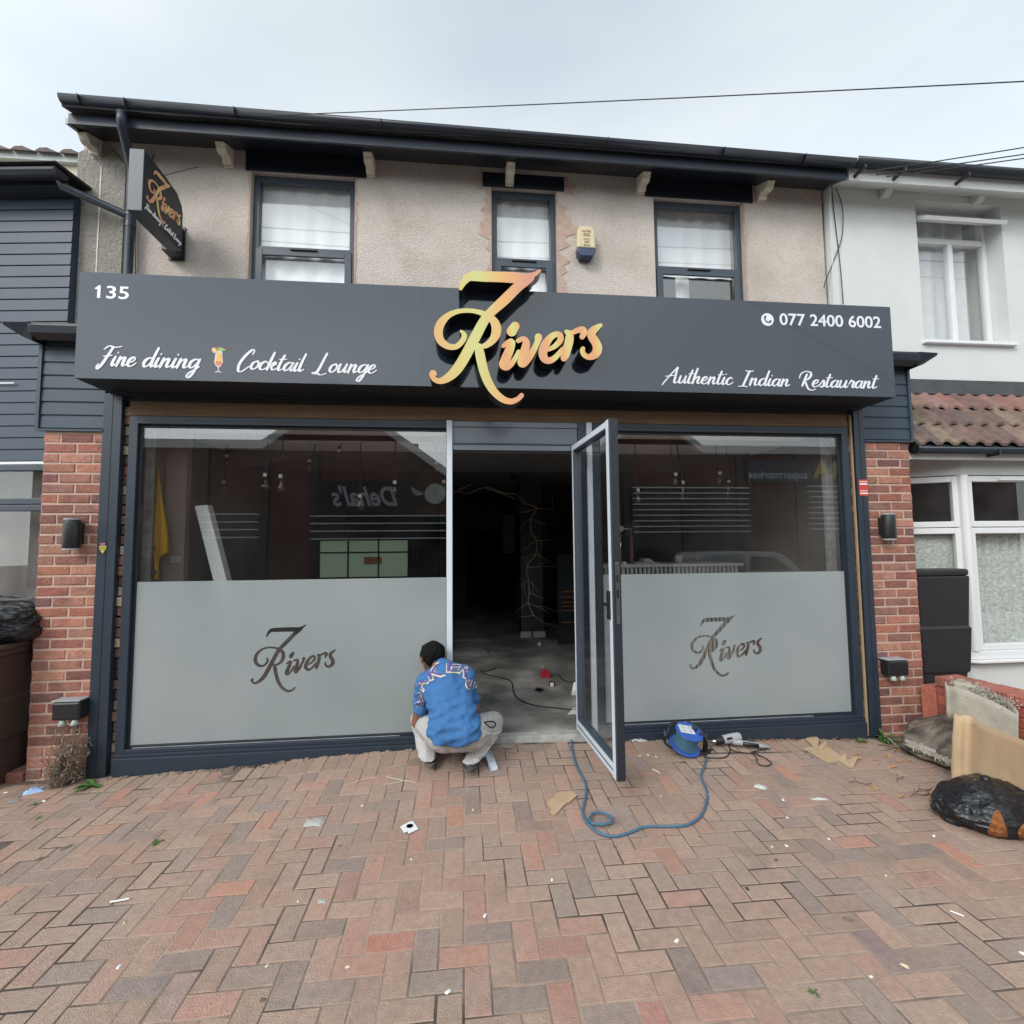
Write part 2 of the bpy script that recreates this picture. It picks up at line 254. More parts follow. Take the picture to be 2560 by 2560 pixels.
# ------------------------------------------------------------------ mesh builder
class MB:
    def __init__(s): s.v = []; s.f = []; s.mi = []; s.c = []; s.m = 0; s.col = (1, 1, 1)
    def add(s, vs, fs):
        o = len(s.v); s.v += [tuple(v) for v in vs]
        for f in fs: s.f.append([i+o for i in f]); s.mi.append(s.m); s.c.append(s.col)
        return s
    def box(s, x0, x1, y0, y1, z0, z1, bev=0):
        if x0 > x1: x0, x1 = x1, x0
        if y0 > y1: y0, y1 = y1, y0
        if z0 > z1: z0, z1 = z1, z0
        vs = [(x0, y0, z0), (x1, y0, z0), (x1, y1, z0), (x0, y1, z0), (x0, y0, z1), (x1, y0, z1), (x1, y1, z1), (x0, y1, z1)]
        return s.add(vs, [(0, 3, 2, 1), (4, 5, 6, 7), (0, 1, 5, 4), (1, 2, 6, 5), (2, 3, 7, 6), (3, 0, 4, 7)])
    def obox(s, c, ax, ay, az):
        c, ax, ay, az = map(Vector, (c, ax, ay, az))
        vs = [c+ax*i+ay*j+az*k for k in (-1, 1) for i, j in ((-1, -1), (1, -1), (1, 1), (-1, 1))]
        return s.add(vs, [(0, 3, 2, 1), (4, 5, 6, 7), (0, 1, 5, 4), (1, 2, 6, 5), (2, 3, 7, 6), (3, 0, 4, 7)])
    def prism(s, pts, off):   # closed polygon of 3D points, extruded by vector off
        n = len(pts); P = [Vector(p) for p in pts]; off = Vector(off); Q = [p+off for p in P]
        return s.add(P+Q, [tuple(range(n-1, -1, -1)), tuple(range(n, 2*n))]+[(i, (i+1) % n, n+(i+1) % n, n+i) for i in range(n)])
    def tube(s, pts, r, n=8, closed=False, cap=True):
        P = [Vector(p) for p in pts]; rs = r if isinstance(r, (list, tuple)) else [r]*len(P); vs = []; prev = None
        for i, p in enumerate(P):
            if closed: t = P[(i+1) % len(P)]-P[i-1]
            else: t = P[min(i+1, len(P)-1)]-P[max(i-1, 0)]
            if t.length < 1e-9: t = Vector((0, 0, 1))
            t.normalize()
            if prev is None: u = t.orthogonal().normalized()
            else:
                u = prev-t*prev.dot(t); u = u.normalized() if u.length > 1e-6 else t.orthogonal().normalized()
            prev = u; w_ = t.cross(u)
            vs += [p+(u*math.cos(2*math.pi*k/n)+w_*math.sin(2*math.pi*k/n))*rs[i] for k in range(n)]
        m = len(P); fs = []
        for i in range(m if closed else m-1):
            j = (i+1) % m
            for k in range(n): fs.append((i*n+k, i*n+(k+1) % n, j*n+(k+1) % n, j*n+k))
        if not closed and cap: fs += [tuple(range(n-1, -1, -1)), tuple(range((m-1)*n, m*n))]
        return s.add(vs, fs)
    def lathe(s, prof, c=(0, 0, 0), axis='z', n=20, A=None):   # prof [(r,h)]
        c = Vector(c); A = A or {'z': (Vector((1, 0, 0)), Vector((0, 1, 0)), Vector((0, 0, 1))), 'y': (Vector((1, 0, 0)), Vector((0, 0, 1)), Vector((0, 1, 0))), 'x': (Vector((0, 1, 0)), Vector((0, 0, 1)), Vector((1, 0, 0)))}[axis]
        vs = []; fs = []
        for r, h in prof: vs += [c+(A[0]*math.cos(2*math.pi*k/n)+A[1]*math.sin(2*math.pi*k/n))*r+A[2]*h for k in range(n)]
        for i in range(len(prof)-1):
            for k in range(n): fs.append((i*n+k, i*n+(k+1) % n, (i+1)*n+(k+1) % n, (i+1)*n+k))
        if prof[0][0] > 1e-5: fs.append(tuple(range(n-1, -1, -1)))
        if prof[-1][0] > 1e-5: fs.append(tuple(range((len(prof)-1)*n, len(prof)*n)))
        return s.add(vs, fs)
    def build(s, name, m, parent=None, smooth=False, bevel=0, fix=True):
        me = bpy.data.meshes.new(name); me.from_pydata([tuple(v) for v in s.v], [], s.f); 
        for x in (m if isinstance(m, (list, tuple)) else [m]): me.materials.append(x)
        for p, i in zip(me.polygons, s.mi): p.material_index = i; p.use_smooth = smooth
        if any(c != (1, 1, 1) for c in s.c):
            ca = me.color_attributes.new('bcol', 'FLOAT_COLOR', 'CORNER'); k = 0; buf = []
            for p in me.polygons: buf += list((*s.c[p.index], 1))*p.loop_total
            ca.data.foreach_set('color', buf)
        if fix:
            b = bmesh.new(); b.from_mesh(me); bmesh.ops.recalc_face_normals(b, faces=b.faces); b.to_mesh(me); b.free()
        me.update(); o = link(name, me, parent)
        if bevel:
            bm_ = o.modifiers.new('bevel', 'BEVEL'); bm_.width = bevel; bm_.segments = 2; bm_.limit_method = 'ANGLE'; bm_.angle_limit = R(40)
        if smooth:
            for p in me.polygons: p.use_smooth = True
        return o
def link(name, data, parent=None):
    o = bpy.data.objects.new(name, data); COL.objects.link(o)
    if parent:
        o.parent = parent
        if parent.type == 'EMPTY': o.location = -parent.location    # mesh data stays in world coordinates
    return o
def tag(o, label=None, cat=None, group=None, kind=None):
    for k, v in (('label', label), ('category', cat), ('group', group), ('kind', kind)):
        if v: o[k] = v
    return o
def thing(name, label, cat, loc=(0, 0, 0), group=None):
    o = bpy.data.objects.new(name, None); COL.objects.link(o); o.location = loc; o.empty_display_size = .1
    return tag(o, label, cat, group)
def dup(root, loc, label=None, rz=0, scale=None):
    r = root.copy(); COL.objects.link(r); r.location = loc; r.rotation_euler = (0, 0, rz)
    if scale: r.scale = scale
    if label: r['label'] = label
    for ch in [o for o in bpy.data.objects if o.parent == root]:
        c = ch.copy(); COL.objects.link(c); c.parent = r; c.location = ch.location
        for g in [o for o in bpy.data.objects if o.parent == ch]:
            d = g.copy(); COL.objects.link(d); d.parent = c
    return r
def local(o, parent):      # part whose mesh is written in the thing's own coordinates
    o.location = (0, 0, 0); return o
def catmull(pts, n=6):
    if len(pts) < 3: n = 4
    P = [tuple(p) for p in pts]; out = []
    for i in range(len(P)-1):
        a, b, c, d = P[max(i-1, 0)], P[i], P[i+1], P[min(i+2, len(P)-1)]
        for k in range(n):
            t = k/n
            out.append(tuple(.5*((2*q)+(-p+r)*t+(2*p-5*q+4*r-s)*t*t+(-p+3*q-3*r+s)*t**3) for p, q, r, s in zip(a, b, c, d)))
    out.append(P[-1]); return out
def ribbon(mb, pts, to3, y0, y1, n=6, sub=5):
    """a pen stroke: pts (x, y, width) in sign coordinates, to3 maps (x, y, depth) to space; depth from y0 (front) to y1"""
    S = catmull(pts, sub) if sub > 1 else pts; Lf = []; Rt = []; m = len(S)
    for i, (x, y, w_) in enumerate(S):
        a, b = S[max(i-1, 0)], S[min(i+1, m-1)]; dx, dy = b[0]-a[0], b[1]-a[1]; l = math.hypot(dx, dy) or 1
        nx, ny = -dy/l, dx/l; Lf.append((x+nx*w_/2, y+ny*w_/2)); Rt.append((x-nx*w_/2, y-ny*w_/2))
    def cap(i, j):
        x, y, w_ = S[i]; dx, dy = S[i][0]-S[j][0], S[i][1]-S[j][1]; a0 = math.atan2(dy, dx)
        return [(x+math.cos(a0+t)*w_/2, y+math.sin(a0+t)*w_/2) for t in [math.pi*(k/n-.5) for k in range(n+1)]]
    vs = []; fs = []; sg = 1 if y0 > y1 else -1
    def dep(i): return y0+sg*(.0012*i/m if abs(y0-y1) < .05 else 0)*(abs(y0-y1) > .001)
    vs += [to3(x, y, dep(i)) for i, (x, y) in enumerate(Lf)]+[to3(x, y, dep(i)) for i, (x, y) in enumerate(Rt)]
    vs += [to3(x, y, y1) for x, y in Lf]+[to3(x, y, y1) for x, y in Rt]
    for i in range(m-1):
        a, b, c, d = i, i+1, m+i+1, m+i
        fs += [(a, b, c, d), (2*m+d, 2*m+c, 2*m+b, 2*m+a), (a, 2*m+a, 2*m+b, b), (d, c, 2*m+c, 2*m+d)]
    mb.add(vs, fs)
    for i, j in ((0, 1), (m-1, m-2)):
        c = cap(i, j); k = len(c)
        yc = dep(i)-sg*.00015
        if c: mb.add([to3(x, y, yc) for x, y in c]+[to3(x, y, y1) for x, y in c], [tuple(range(k)), tuple(range(2*k-1, k-1, -1))]+[(q, k+q, k+q+1, q+1) for q in range(k-1)])
def font_mesh(text, size, extrude=.001, offset=0, shear=0, spacing=1, align='LEFT'):
    cu = bpy.data.curves.new('t', 'FONT'); cu.body = text; cu.size = size; cu.extrude = extrude; cu.offset = offset; cu.shear = shear; cu.space_character = spacing; cu.align_x = align; cu.resolution_u = 4
    o = bpy.data.objects.new('t', cu); COL.objects.link(o); dg = bpy.context.evaluated_depsgraph_get(); dg.update()
    me = bpy.data.meshes.new_from_object(o.evaluated_get(dg)); bpy.data.objects.remove(o); bpy.data.curves.remove(cu)
    vs = [tuple(v.co) for v in me.vertices]; fs = [tuple(p.vertices) for p in me.polygons]; bpy.data.meshes.remove(me); return vs, fs
def text_on(mb, text, P0, P1, h, normal, off=0, **kw):
    """flat lettering whose baseline runs from P0 to P1 (3D) with cap height h; letters face `normal`"""
    vs, fs = font_mesh(text, 1, extrude=.002, offset=off/h, **kw)
    x0, x1 = min(v[0] for v in vs), max(v[0] for v in vs); ymax = max(v[1] for v in vs if True)
    caph = .73; P0, P1 = Vector(P0), Vector(P1); ex = (P1-P0); Lx = ex.length; ex.normalize(); nrm = Vector(normal).normalized(); ez = nrm.cross(ex).normalized()
    kx = Lx/(x1-x0); kz = h/caph
    mb.add([P0+ex*((x-x0)*kx)+ez*(y*kz)+nrm*(z*.6) for x, y, z in vs], fs)
# script pen font: unit x-height, strokes as point lists
SF = {
'a': (1.0, [[(.8, .8), (.5, 1), (.16, .75), (.08, .3), (.3, 0), (.6, .3), (.8, .9)], [(.8, .95), (.72, .35), (.82, .02), (1.05, .25)]]),
'e': (.82, [[(.06, .4), (.4, .5), (.6, .8), (.42, 1), (.12, .72), (.08, .25), (.32, 0), (.62, .12), (.86, .38)]]),
'i': (.5, [[(.18, .98), (.1, .35), (.22, 0), (.52, .25)], [(.26, 1.38), (.27, 1.46)]]),
'n': (1.02, [[(.14, .98), (.08, .0)], [(.1, .4), (.4, .92), (.62, .9), (.6, .3), (.72, .02), (1.02, .25)]]),
'u': (1.05, [[(.12, .98), (.08, .3), (.24, 0), (.5, .2), (.76, .95)], [(.76, .98), (.7, .3), (.82, .02), (1.08, .25)]]),
'o': (.85, [[(.5, 1), (.14, .75), (.08, .25), (.34, 0), (.64, .3), (.66, .75), (.5, 1), (.62, .82), (.9, .8)]]),
'c': (.8, [[(.66, .8), (.46, 1), (.14, .7), (.08, .25), (.34, 0), (.62, .12), (.84, .35)]]),
'd': (1.02, [[(.74, .8), (.48, 1), (.14, .75), (.08, .28), (.3, 0), (.58, .3), (.8, .9)], [(.84, 2.05), (.74, .9), (.74, .3), (.84, .02), (1.08, .25)]]),
'g': (1.0, [[(.76, .8), (.5, 1), (.14, .75), (.08, .3), (.3, .05), (.6, .35), (.8, .95)], [(.82, .98), (.7, -.3), (.46, -.95), (.2, -.9), (.3, -.5), (.72, -.1), (1.02, .2)]]),
'l': (.52, [[(.2, 2.05), (.1, .9), (.1, .3), (.24, 0), (.54, .25)]]),
'k': (.98, [[(.2, 2.05), (.1, .9), (.08, 0)], [(.1, .4), (.5, .95), (.66, .8), (.42, .52), (.2, .48)], [(.3, .5), (.6, .05), (1, .25)]]),
't': (.62, [[(.28, 1.8), (.14, .7), (.14, .25), (.28, 0), (.62, .25)], [(-.08, 1.3), (.62, 1.36)]]),
'h': (1.04, [[(.2, 2.05), (.1, .9), (.08, 0)], [(.1, .4), (.42, .92), (.64, .9), (.6, .3), (.74, .02), (1.04, .25)]]),
's': (.72, [[(.06, .25), (.34, .98), (.5, .7), (.52, .25), (.3, 0), (.08, .12)], [(.4, .02), (.76, .28)]]),
'r': (.82, [[(.08, .5), (.26, 1.08), (.34, .9), (.6, .88), (.54, .3), (.66, .02), (.86, .25)]]),
'F': (1.35, [[(.15, 1.75), (.5, 2.1), (1.1, 1.98), (1.75, 2.1)], [(.95, 2.0), (.75, 1.1), (.5, .1), (.22, -.35), (.1, -.1), (.2, .15)], [(.35, 1.0), (.8, 1.05), (1.15, 1.12)]]),
'C': (1.25, [[(1.0, 1.75), (1.05, 2.15), (.8, 2.25), (.35, 1.5), (.1, .5), (.25, -.25), (.6, -.3), (1.0, .15), (1.25, .4)]]),
'L': (1.5, [[(.75, 2.2), (.62, 1.3), (.5, .4), (.3, -.2), (-.05, -.15), (.3, -.05), (.8, -.35), (1.35, -.15)]]),
'A': (1.5, [[(-.25, -.3), (-.1, .1), (.5, 1.3), (.95, 2.1), (1.0, 1.9)], [(.95, 2.1), (1.0, 1.0), (1.05, .1), (1.3, .05), (1.5, .25)], [(-.15, .85), (.5, .98), (1.05, 1.02)]]),
'I': (1.15, [[(.35, 2.0), (.8, 1.92), (1.25, 2.0)], [(.82, 1.95), (.66, 1.0), (.5, -.1)], [(0, -.2), (.5, -.12), (1.0, -.22)]]),
'R': (1.5, [[(-.15, 1.2), (-.1, 1.8), (.4, 2.15), (1.0, 1.95), (1.05, 1.4), (.75, 1.0), (.4, .92)], [(.6, 1.75), (.5, 1.0), (.38, .1)], [(.5, .95), (.8, .35), (1.15, -.25), (1.6, -.45), (2.0, -.3)]]),
}
def script(mb, text, P0, P1, xh, normal, weight=.30, slant=.32):
    P0, P1 = Vector(P0), Vector(P1); ex = P1-P0; Lx = ex.length; ex.normalize(); nrm = Vector(normal).normalized(); ez = nrm.cross(ex).normalized()
    adv = sum(.62 if c == ' ' else SF[c][0] for c in text); k = Lx/adv; x = 0; q = 0
    for c in text:
        if c == ' ': x += .62; continue
        for st in SF[c][1]:
            S = catmull(st, 7); pts = []
            for i, (a_, b_) in enumerate(S):
                p, n_ = S[max(0, i-1)], S[min(len(S)-1, i+1)]; dx, dy = n_[0]-p[0], n_[1]-p[1]; l = math.hypot(dx, dy) or 1
                down = max(0, -dy/l); up = max(0, dy/l); ww = weight*(.38+.62*max(down, .35*up)); ww *= .75+.25*math.sin(math.pi*min(1, i/(len(S)-1)))
                pts.append(((x+a_)*k+b_*xh*slant, b_*xh, ww*xh))
            q += 1; dd = .0004*(q % 5)
            ribbon(mb, pts, lambda u, v, d: P0+ex*u+ez*v+nrm*d, .0025+dd, 0, n=4, sub=1)
        x += SF[c][0]

# ------------------------------------------------------------------ ground
def cols(base, j=.1):
    k = 1+random.uniform(-j, j); return tuple(max(.01, c*k*(1+random.uniform(-.04, .04))) for c in base)
PB = [((.36, .245, .18), 38), ((.32, .215, .165), 26), ((.38, .20, .15), 14), ((.28, .205, .165), 9), ((.18, .165, .15), 5), ((.22, .17, .16), 5), ((.44, .18, .115), 5)]
PW = [c for c, n in PB for _ in range(n)]
# a few pavers whose colour the photo shows clearly (pixel of the brick, colour)
SPEC = [((970, 2361), (.46, .15, .10)), ((1145, 2405), (.46, .19, .12)), ((1055, 2390), (.13, .125, .125)), ((1070, 2460), (.16, .155, .145)), ((1270, 2525), (.15, .155, .15)), ((1385, 2525), (.38, .17, .13)),
        ((780, 2475), (.16, .155, .145)), ((710, 2525), (.155, .14, .15)), ((1410, 2400), (.17, .165, .15)), ((1550, 2520), (.17, .165, .15)), ((1660, 2525), (.38, .14, .11)), ((880, 2160), (.15, .145, .15)), ((890, 2195), (.34, .16, .13)),
        ((1190, 2350), (.19, .175, .175)), ((1890, 2470), (.15, .155, .165)), ((2130, 2450), (.16, .16, .16)), ((2200, 2350), (.15, .13, .15)), ((2430, 2395), (.15, .15, .155)), ((2190, 2260), (.15, .16, .16)), ((2420, 2520), (.13, .145, .145)),
        ((1995, 2220), (.16, .155, .16)), ((1700, 2250), (.40, .18, .13)), ((1930, 2010), (.40, .17, .12)), ((1620, 2130), (.40, .20, .16)), ((2110, 2140), (.14, .145, .145)), ((2240, 2500), (.38, .19, .15)),
        ((130, 2435), (.15, .155, .15)), ((380, 2430), (.15, .15, .145)), ((270, 2485), (.13, .14, .155)), ((570, 2320), (.155, .16, .155)), ((590, 2200), (.17, .17, .165)), ((250, 2110), (.17, .15, .155)), ((220, 2290), (.17, .165, .16)),
        ((420, 2375), (.40, .20, .14)), ((300, 2430), (.36, .18, .14)), ((640, 2020), (.17, .17, .17)), ((900, 1995), (.30, .2, .17)), ((820, 1965), (.19, .18, .175)), ((1500, 2060), (.19, .17, .17)), ((1560, 2015), (.2, .18, .18)), ((1180, 2010), (.19, .165, .155)),
        ((1860, 2055), (.19, .165, .16)), ((1330, 2050), (.2, .165, .17)), ((1140, 1990), (.17, .155, .15)), ((1720, 2430), (.14, .13, .14)), ((2300, 2120), (.17, .165, .16))]
g0 = G(907, 2387)
def base_sheet():
    me = MB(); nx, ny = 60, 40; X0, X1, Y0, Y1 = -9, 9, -5.2, .25
    for j in range(ny+1):
        for i in range(nx+1):
            x = lerp(X0, X1, i/nx); y = lerp(Y0, Y1, j/ny); me.v.append((x, y, gz(x, y)-.0020))
    for j in range(ny):
        for i in range(nx):
            a_ = j*(nx+1)+i; me.f.append([a_, a_+1, a_+nx+2, a_+nx+1]); me.mi.append(0); me.c.append((1, 1, 1))
    tag(me.build('ground', M['sand'], smooth=True), kind='structure')
base_sheet()
def paving():
    mb = MB(); spec = {}; u = .1
    def cell(p): return (math.floor((p.x-g0.x)/u), math.floor((p.y-g0.y)/u))
    for (px, py), c in SPEC: spec[cell(G(px, py))] = c
    rnd = random.Random(11)
    def brick(x0, x1, y0, y1, c):
        g = .0022; j_ = [rnd.uniform(-.0004, .0026) for _ in range(4)]; x0 += g+j_[0]; x1 -= g+j_[1]; y0 += g+j_[2]; y1 -= g+j_[3]; b = .0035; tw_ = rnd.gauss(0, .008)
        hz = rnd.uniform(-.0012, .0025); tx, ty = rnd.uniform(-.010, .010), rnd.uniform(-.010, .010); mx_, my_ = (x0+x1)/2, (y0+y1)/2
        def z(x, y): return gz(x, y)+hz+tx*(x-mx_)+ty*(y-my_)
        o = [(x0, y0), (x1, y0), (x1, y1), (x0, y1)]; i_ = [(x0+b, y0+b), (x1-b, y0+b), (x1-b, y1-b), (x0+b, y1-b)]
        rt_ = lambda q: (mx_+(q[0]-mx_)-(q[1]-my_)*tw_, my_+(q[1]-my_)+(q[0]-mx_)*tw_)
        o = [rt_(q) for q in o]; i_ = [rt_(q) for q in i_]
        vs = [(x, y, z(x, y)-.03) for x, y in o]+[(x, y, z(x, y)-.0025) for x, y in o]+[(x, y, z(x, y)) for x, y in i_]
        mb.col = c
        mb.add(vs, [(k, (k+1) % 4, 4+(k+1) % 4, 4+k) for k in range(4)]+[(4+k, 4+(k+1) % 4, 8+(k+1) % 4, 8+k) for k in range(4)]+[(8, 9, 10, 11)])
    ox, oy = g0.x, g0.y
    yb = -.035-.2            # border course against the shopfront
    for j in range(-46, 34):
        for i in range(-75, 75):
            k = (i-j) % 4
            if k == 0: cells = [(i, j), (i+1, j)]
            elif k == 2: cells = [(i, j), (i, j-1)]
            else: continue
            x0, x1 = ox+min(c[0] for c in cells)*u, ox+(max(c[0] for c in cells)+1)*u
            y0, y1 = oy+min(c[1] for c in cells)*u, oy+(max(c[1] for c in cells)+1)*u
            if x0 < -6.5 or x1 > 7 or y0 < -4.7: continue
            mid = (x0+x1)/2; lim = yb if (-2.7 < mid < 3.4 and not -.35 < mid < 1.15) else (-.035 if -3.2 < mid < 4 else .5)
            if y0 >= lim-.03: continue
            y1 = min(y1, lim)
            c = next((spec[q] for q in cells if q in spec), None) or rnd.choice(PW)
            kk = 1+rnd.uniform(-.10, .10); brick(x0, x1, y0, y1, tuple(lerp(m_, v, .56)*kk*.93 for v, m_ in zip(c, (.43, .275, .215))))
    x = -2.7
    while x < 3.4:
        if not -.45 < x < 1.05:
            c = rnd.choice(PW[:70]); brick(x, x+.1, yb, -.035, tuple(v*.95 for v in c))
        x += .1
    return tag(mb.build('paving', M['paver'], fix=False), kind='structure')
paving()
# road, kerb and far pavement behind the camera
mb = MB().box(-40, 40, -13.2, -6.6, -.55, -.36); tag(mb.build('road', mat('asphalt', (.06, .06, .06), .9, bump=.4)), kind='structure')
mb = MB().box(-40, 40, -6.6, -5.15, -.5, -.21).box(-40, 40, -15.9, -13.2, -.5, -.24); tag(mb.build('pavement', mat('concrete slabs', (.25, .24, .23), .9)), kind='structure')
mb = MB().box(-60, 60, -60, -15.9, -.6, -.29).box(-60, 60, .25, 60, -.6, -.05); tag(mb.build('ground_far', M['sand']), kind='structure')

# ------------------------------------------------------------------ brickwork
BC = [(.33, .125, .085), (.28, .11, .08), (.36, .16, .11), (.22, .095, .075), (.32, .15, .11), (.17, .08, .075), (.40, .19, .135), (.26, .13, .10)]
def brickwork(mb, x0, x1, z0, z1, y, depth, rnd, cset=BC, ch=.075, bl=.225, along='x', top=None):
    """courses of separate bricks on a face; mortar body is added apart"""
    n = int(round((z1-z0)/ch))
    for c in range(n):
        za, zb = z0+c*ch+.008, z0+(c+1)*ch-.007
        x = x0-(bl/2 if c % 2 else 0)+0.0
        while x < x1-.001:
            a_, b_ = max(x+.007, x0), min(x+bl-.007, x1)
            if b_-a_ > .02:
                mb.col = cols(rnd.choice(cset), .18); e = rnd.uniform(-.002, .003); r_ = .004
                yf = y-.006+e
                if along == 'x':
                    j = [rnd.uniform(-.0015, .0015) for _ in range(4)]
                    o = [(a_+j[0], za+j[1]), (b_+j[2], za+j[3]), (b_+j[1], zb+j[0]), (a_+j[3], zb+j[2])]
                    i_ = [(o[0][0]+r_, o[0][1]+r_), (o[1][0]-r_, o[1][1]+r_), (o[2][0]-r_, o[2][1]-r_), (o[3][0]+r_, o[3][1]-r_)]
                    vs = [(p, y+depth, q) for p, q in o]+[(p, yf+.003, q) for p, q in o]+[(p, yf, q) for p, q in i_]
                    mb.add(vs, [(k, (k+1) % 4, 4+(k+1) % 4, 4+k) for k in range(4)]+[(4+k, 4+(k+1) % 4, 8+(k+1) % 4, 8+k) for k in range(4)]+[(8, 9, 10, 11)])
            x += bl
rb = random.Random(3)

# ------------------------------------------------------------------ the restaurant
YU = .6
B = thing('restaurant_building', 'two storey pebble dashed restaurant with dark shopfront, open door and three upper windows', 'building', (0, .6, 0))
WX0, WX1 = -3.37, 3.70
holes = [(-1.94, -1.01), (.27, .905), (1.89, 2.835)]; HZ0, HZ1 = 3.62, 5.055
mb = MB(); xs = [WX0]+[v for h in holes for v in h]+[WX1]
for i in range(0, len(xs), 2): mb.box(xs[i], xs[i+1], YU, YU+.25, 2.6, 5.31)
for h in holes: mb.box(h[0], h[1], YU, YU+.25, 2.6, HZ0).box(h[0], h[1], YU, YU+.25, HZ1, 5.31)
mb.build('upper_wall', M['dash'], B)
# gable end strip that rises above the neighbour's eaves, with its white joint line
mb = MB().prism([(-3.36, YU-.022, 2.9), (-3.0, YU-.022, 2.9), (-3.0, YU-.022, 5.0), (-3.15, YU-.022, 5.19), (-3.26, YU-.022, 5.19), (-3.40, YU-.022, 5.10)], (0, .02, 0)); mb.build('party_wall_render', mat('grey roughcast', (.27, .25, .22), .95, var=.2, scale=30, bump=1.6, bscale=38), B)
mb = MB().box(-3.205, -3.195, YU-.026, YU-.0225, 2.9, 4.98); mb.build('joint_bead', M['corbel'], B)
mb = MB().prism([(-3.41, YU, 4.7), (-3.41, YU, 4.98), (-3.41, YU+.4, 5.0), (-3.41, YU+4, 6.1), (-3.41, YU+4, 4.7)], (.04, 0, 0)); mb.build('gable_wall', M['corbel'], B)
# roof
mb = MB(); rr = random.Random(5)
y_e, z_e, sl_ = .22, 5.205, math.tan(R(20))
n = 46
for k in range(n):
    xa = -3.25+k*(6.98)/n; xb = xa+6.98/n
    for r_ in range(9):
        ya = y_e-.02+r_*.32; e = rr.uniform(0, .007); mb.col = cols((.035, .033, .036), .25)
        za = z_e+(r_*.32)*sl_+e; mid = (xa+xb)/2
        mb.prism([(xa, ya, za), (xa+.03, ya, za+.012), (mid, ya, za+.0), (xb-.03, ya, za+.014), (xb, ya, za), (xb, ya, za-.022), (xa, ya, za-.022)], (0, .36, .36*sl_))
mb.build('roof', M['roof_dark'], B)
mb = MB().prism([(-3.25, .28, 5.11), (-3.25, .28, 5.16), (-3.25, 3.4, 5.16+3.1*sl_), (-3.25, 3.4, 5.16), (-3.25, .62, 5.20)], (-.03, 0, 0)); mb.build('verge', M['eaves'], B)
mb = MB().box(-3.25, 3.70, .27, .292, 5.105, 5.195); mb.build('eaves_board', M['soffit'], B)
mb = MB().prism([(-3.25, .293, 5.115), (-3.25, .598, 5.243), (-3.25, .598, 5.262), (-3.25, .293, 5.15)], (6.95, 0, 0)); mb.build('soffit', M['eaves'], B)
def gutter(x0, x1, y, z, r=.058, m='eaves', parent=B, drop=0):
    g = MB(); n_ = 10; v = []
    for x, dz in ((x0, 0), (x1, -drop)):
        for rad in (r, r-.006):
            v += [(x, y+math.cos(math.pi+math.pi*k/n_)*rad, z+dz+math.sin(math.pi+math.pi*k/n_)*rad) for k in range(n_+1)]
    q = n_+1; fs = []
    for k in range(n_): fs += [(k, k+1, 2*q+k+1, 2*q+k), (q+k, 3*q+k, 3*q+k+1, q+k+1), (k, q+k, q+k+1, k+1), (2*q+k, 2*q+k+1, 3*q+k+1, 3*q+k)]
    fs += [(0, 2*q, 3*q, q), (n_, q+n_, 3*q+n_, 2*q+n_)]; g.add(v, fs)
    return g
gutter(-3.25, 3.72, .205, 5.26, .054, drop=.035).build('gutter', M['eaves'], B, smooth=True)
# clips on the gutter
for x in (-3.1, -2.75, -1.9, -.7, .4, 1.3, 2.4, 3.2): MB().tube([(x, .205+math.cos(math.pi+math.pi*k/10)*.058, 5.262-.035*(x+3.25)/6.97+math.sin(math.pi+math.pi*k/10)*.058) for k in range(11)], .004, 6).build('gutter_clip', M['eaves'], B, smooth=True)
# corbels under the eaves
prof = [(.598, 5.175), (.36, 5.118), (.36, 5.075), (.375, 5.06), (.40, 5.05), (.43, 5.02), (.455, 4.975), (.49, 4.945), (.53, 4.94), (.555, 4.93), (.555, 4.90), (.598, 4.90)]
prof = [(y, 5.075+(z-4.90)*.62 if z < 5.1 else z) for y, z in prof]
prof = [(.598, 5.240), (.40, 5.155), (.40, 5.140), (.415, 5.132), (.43, 5.105), (.46, 5.088), (.49, 5.094), (.51, 5.105), (.53, 5.098), (.54, 5.070), (.555, 5.060), (.575, 5.078), (.575, 5.055), (.598, 5.055)]
for x in (-3.245, -2.13, -.862, .445, 1.755, 3.02):
    MB().prism([(x-.039, y, z) for y, z in prof], (.078, 0, 0)).build('corbel', M['corbel'], B, bevel=.006)
# dark lintel panels
for x0, x1, z0, z1 in ((-1.99, -.905, HZ1-.005, 5.238), (1.80, 2.94, HZ1-.005, 5.238), (.185, .985, HZ1-.012, 5.19)):
    MB().box(x0, x1, YU-.012, YU-.001, z0, z1).build('lintel_panel', M['eaves'], B, bevel=.004)
# bare plaster round the middle window, ragged edge
def ragged(x0, x1, z0, z1, side, amp, seed):
    rn = random.Random(seed); zs = [lerp(z0, z1, k/90) for k in range(91)]; a_ = [(x1 if side < 0 else x0, z) for z in zs]; b_ = []
    for k, z in enumerate(zs):
        wv = (x1-x0)*(.5+amp*noise.noise(Vector((z*3.1, seed, 0)))+.6*noise.noise(Vector((z*13, seed, 4))))+rn.uniform(-.006, .006); b_.append(((x1-max(.015, wv)) if side < 0 else (x0+max(.015, wv)), z))
    mb = MB(); 
    for k in range(90):
        q = [(a_[k][0], YU-.005, a_[k][1]), (b_[k][0], YU-.005, b_[k][1]), (b_[k+1][0], YU-.005, b_[k+1][1]), (a_[k+1][0], YU-.005, a_[k+1][1])]
        mb.add(q, [(0, 1, 2, 3)])
    return mb
ragged(.14, .27, 3.95, 5.05, -1, 1.1, 2).build('bare_plaster', M['terracotta'], B)
ragged(.905, 1.07, 3.95, 5.05, 1, 1.2, 9).build('bare_plaster', M['terracotta'], B)
ragged(.06, .185, 5.02, 5.20, -1, .8, 4).build('bare_plaster', M['terracotta'], B)
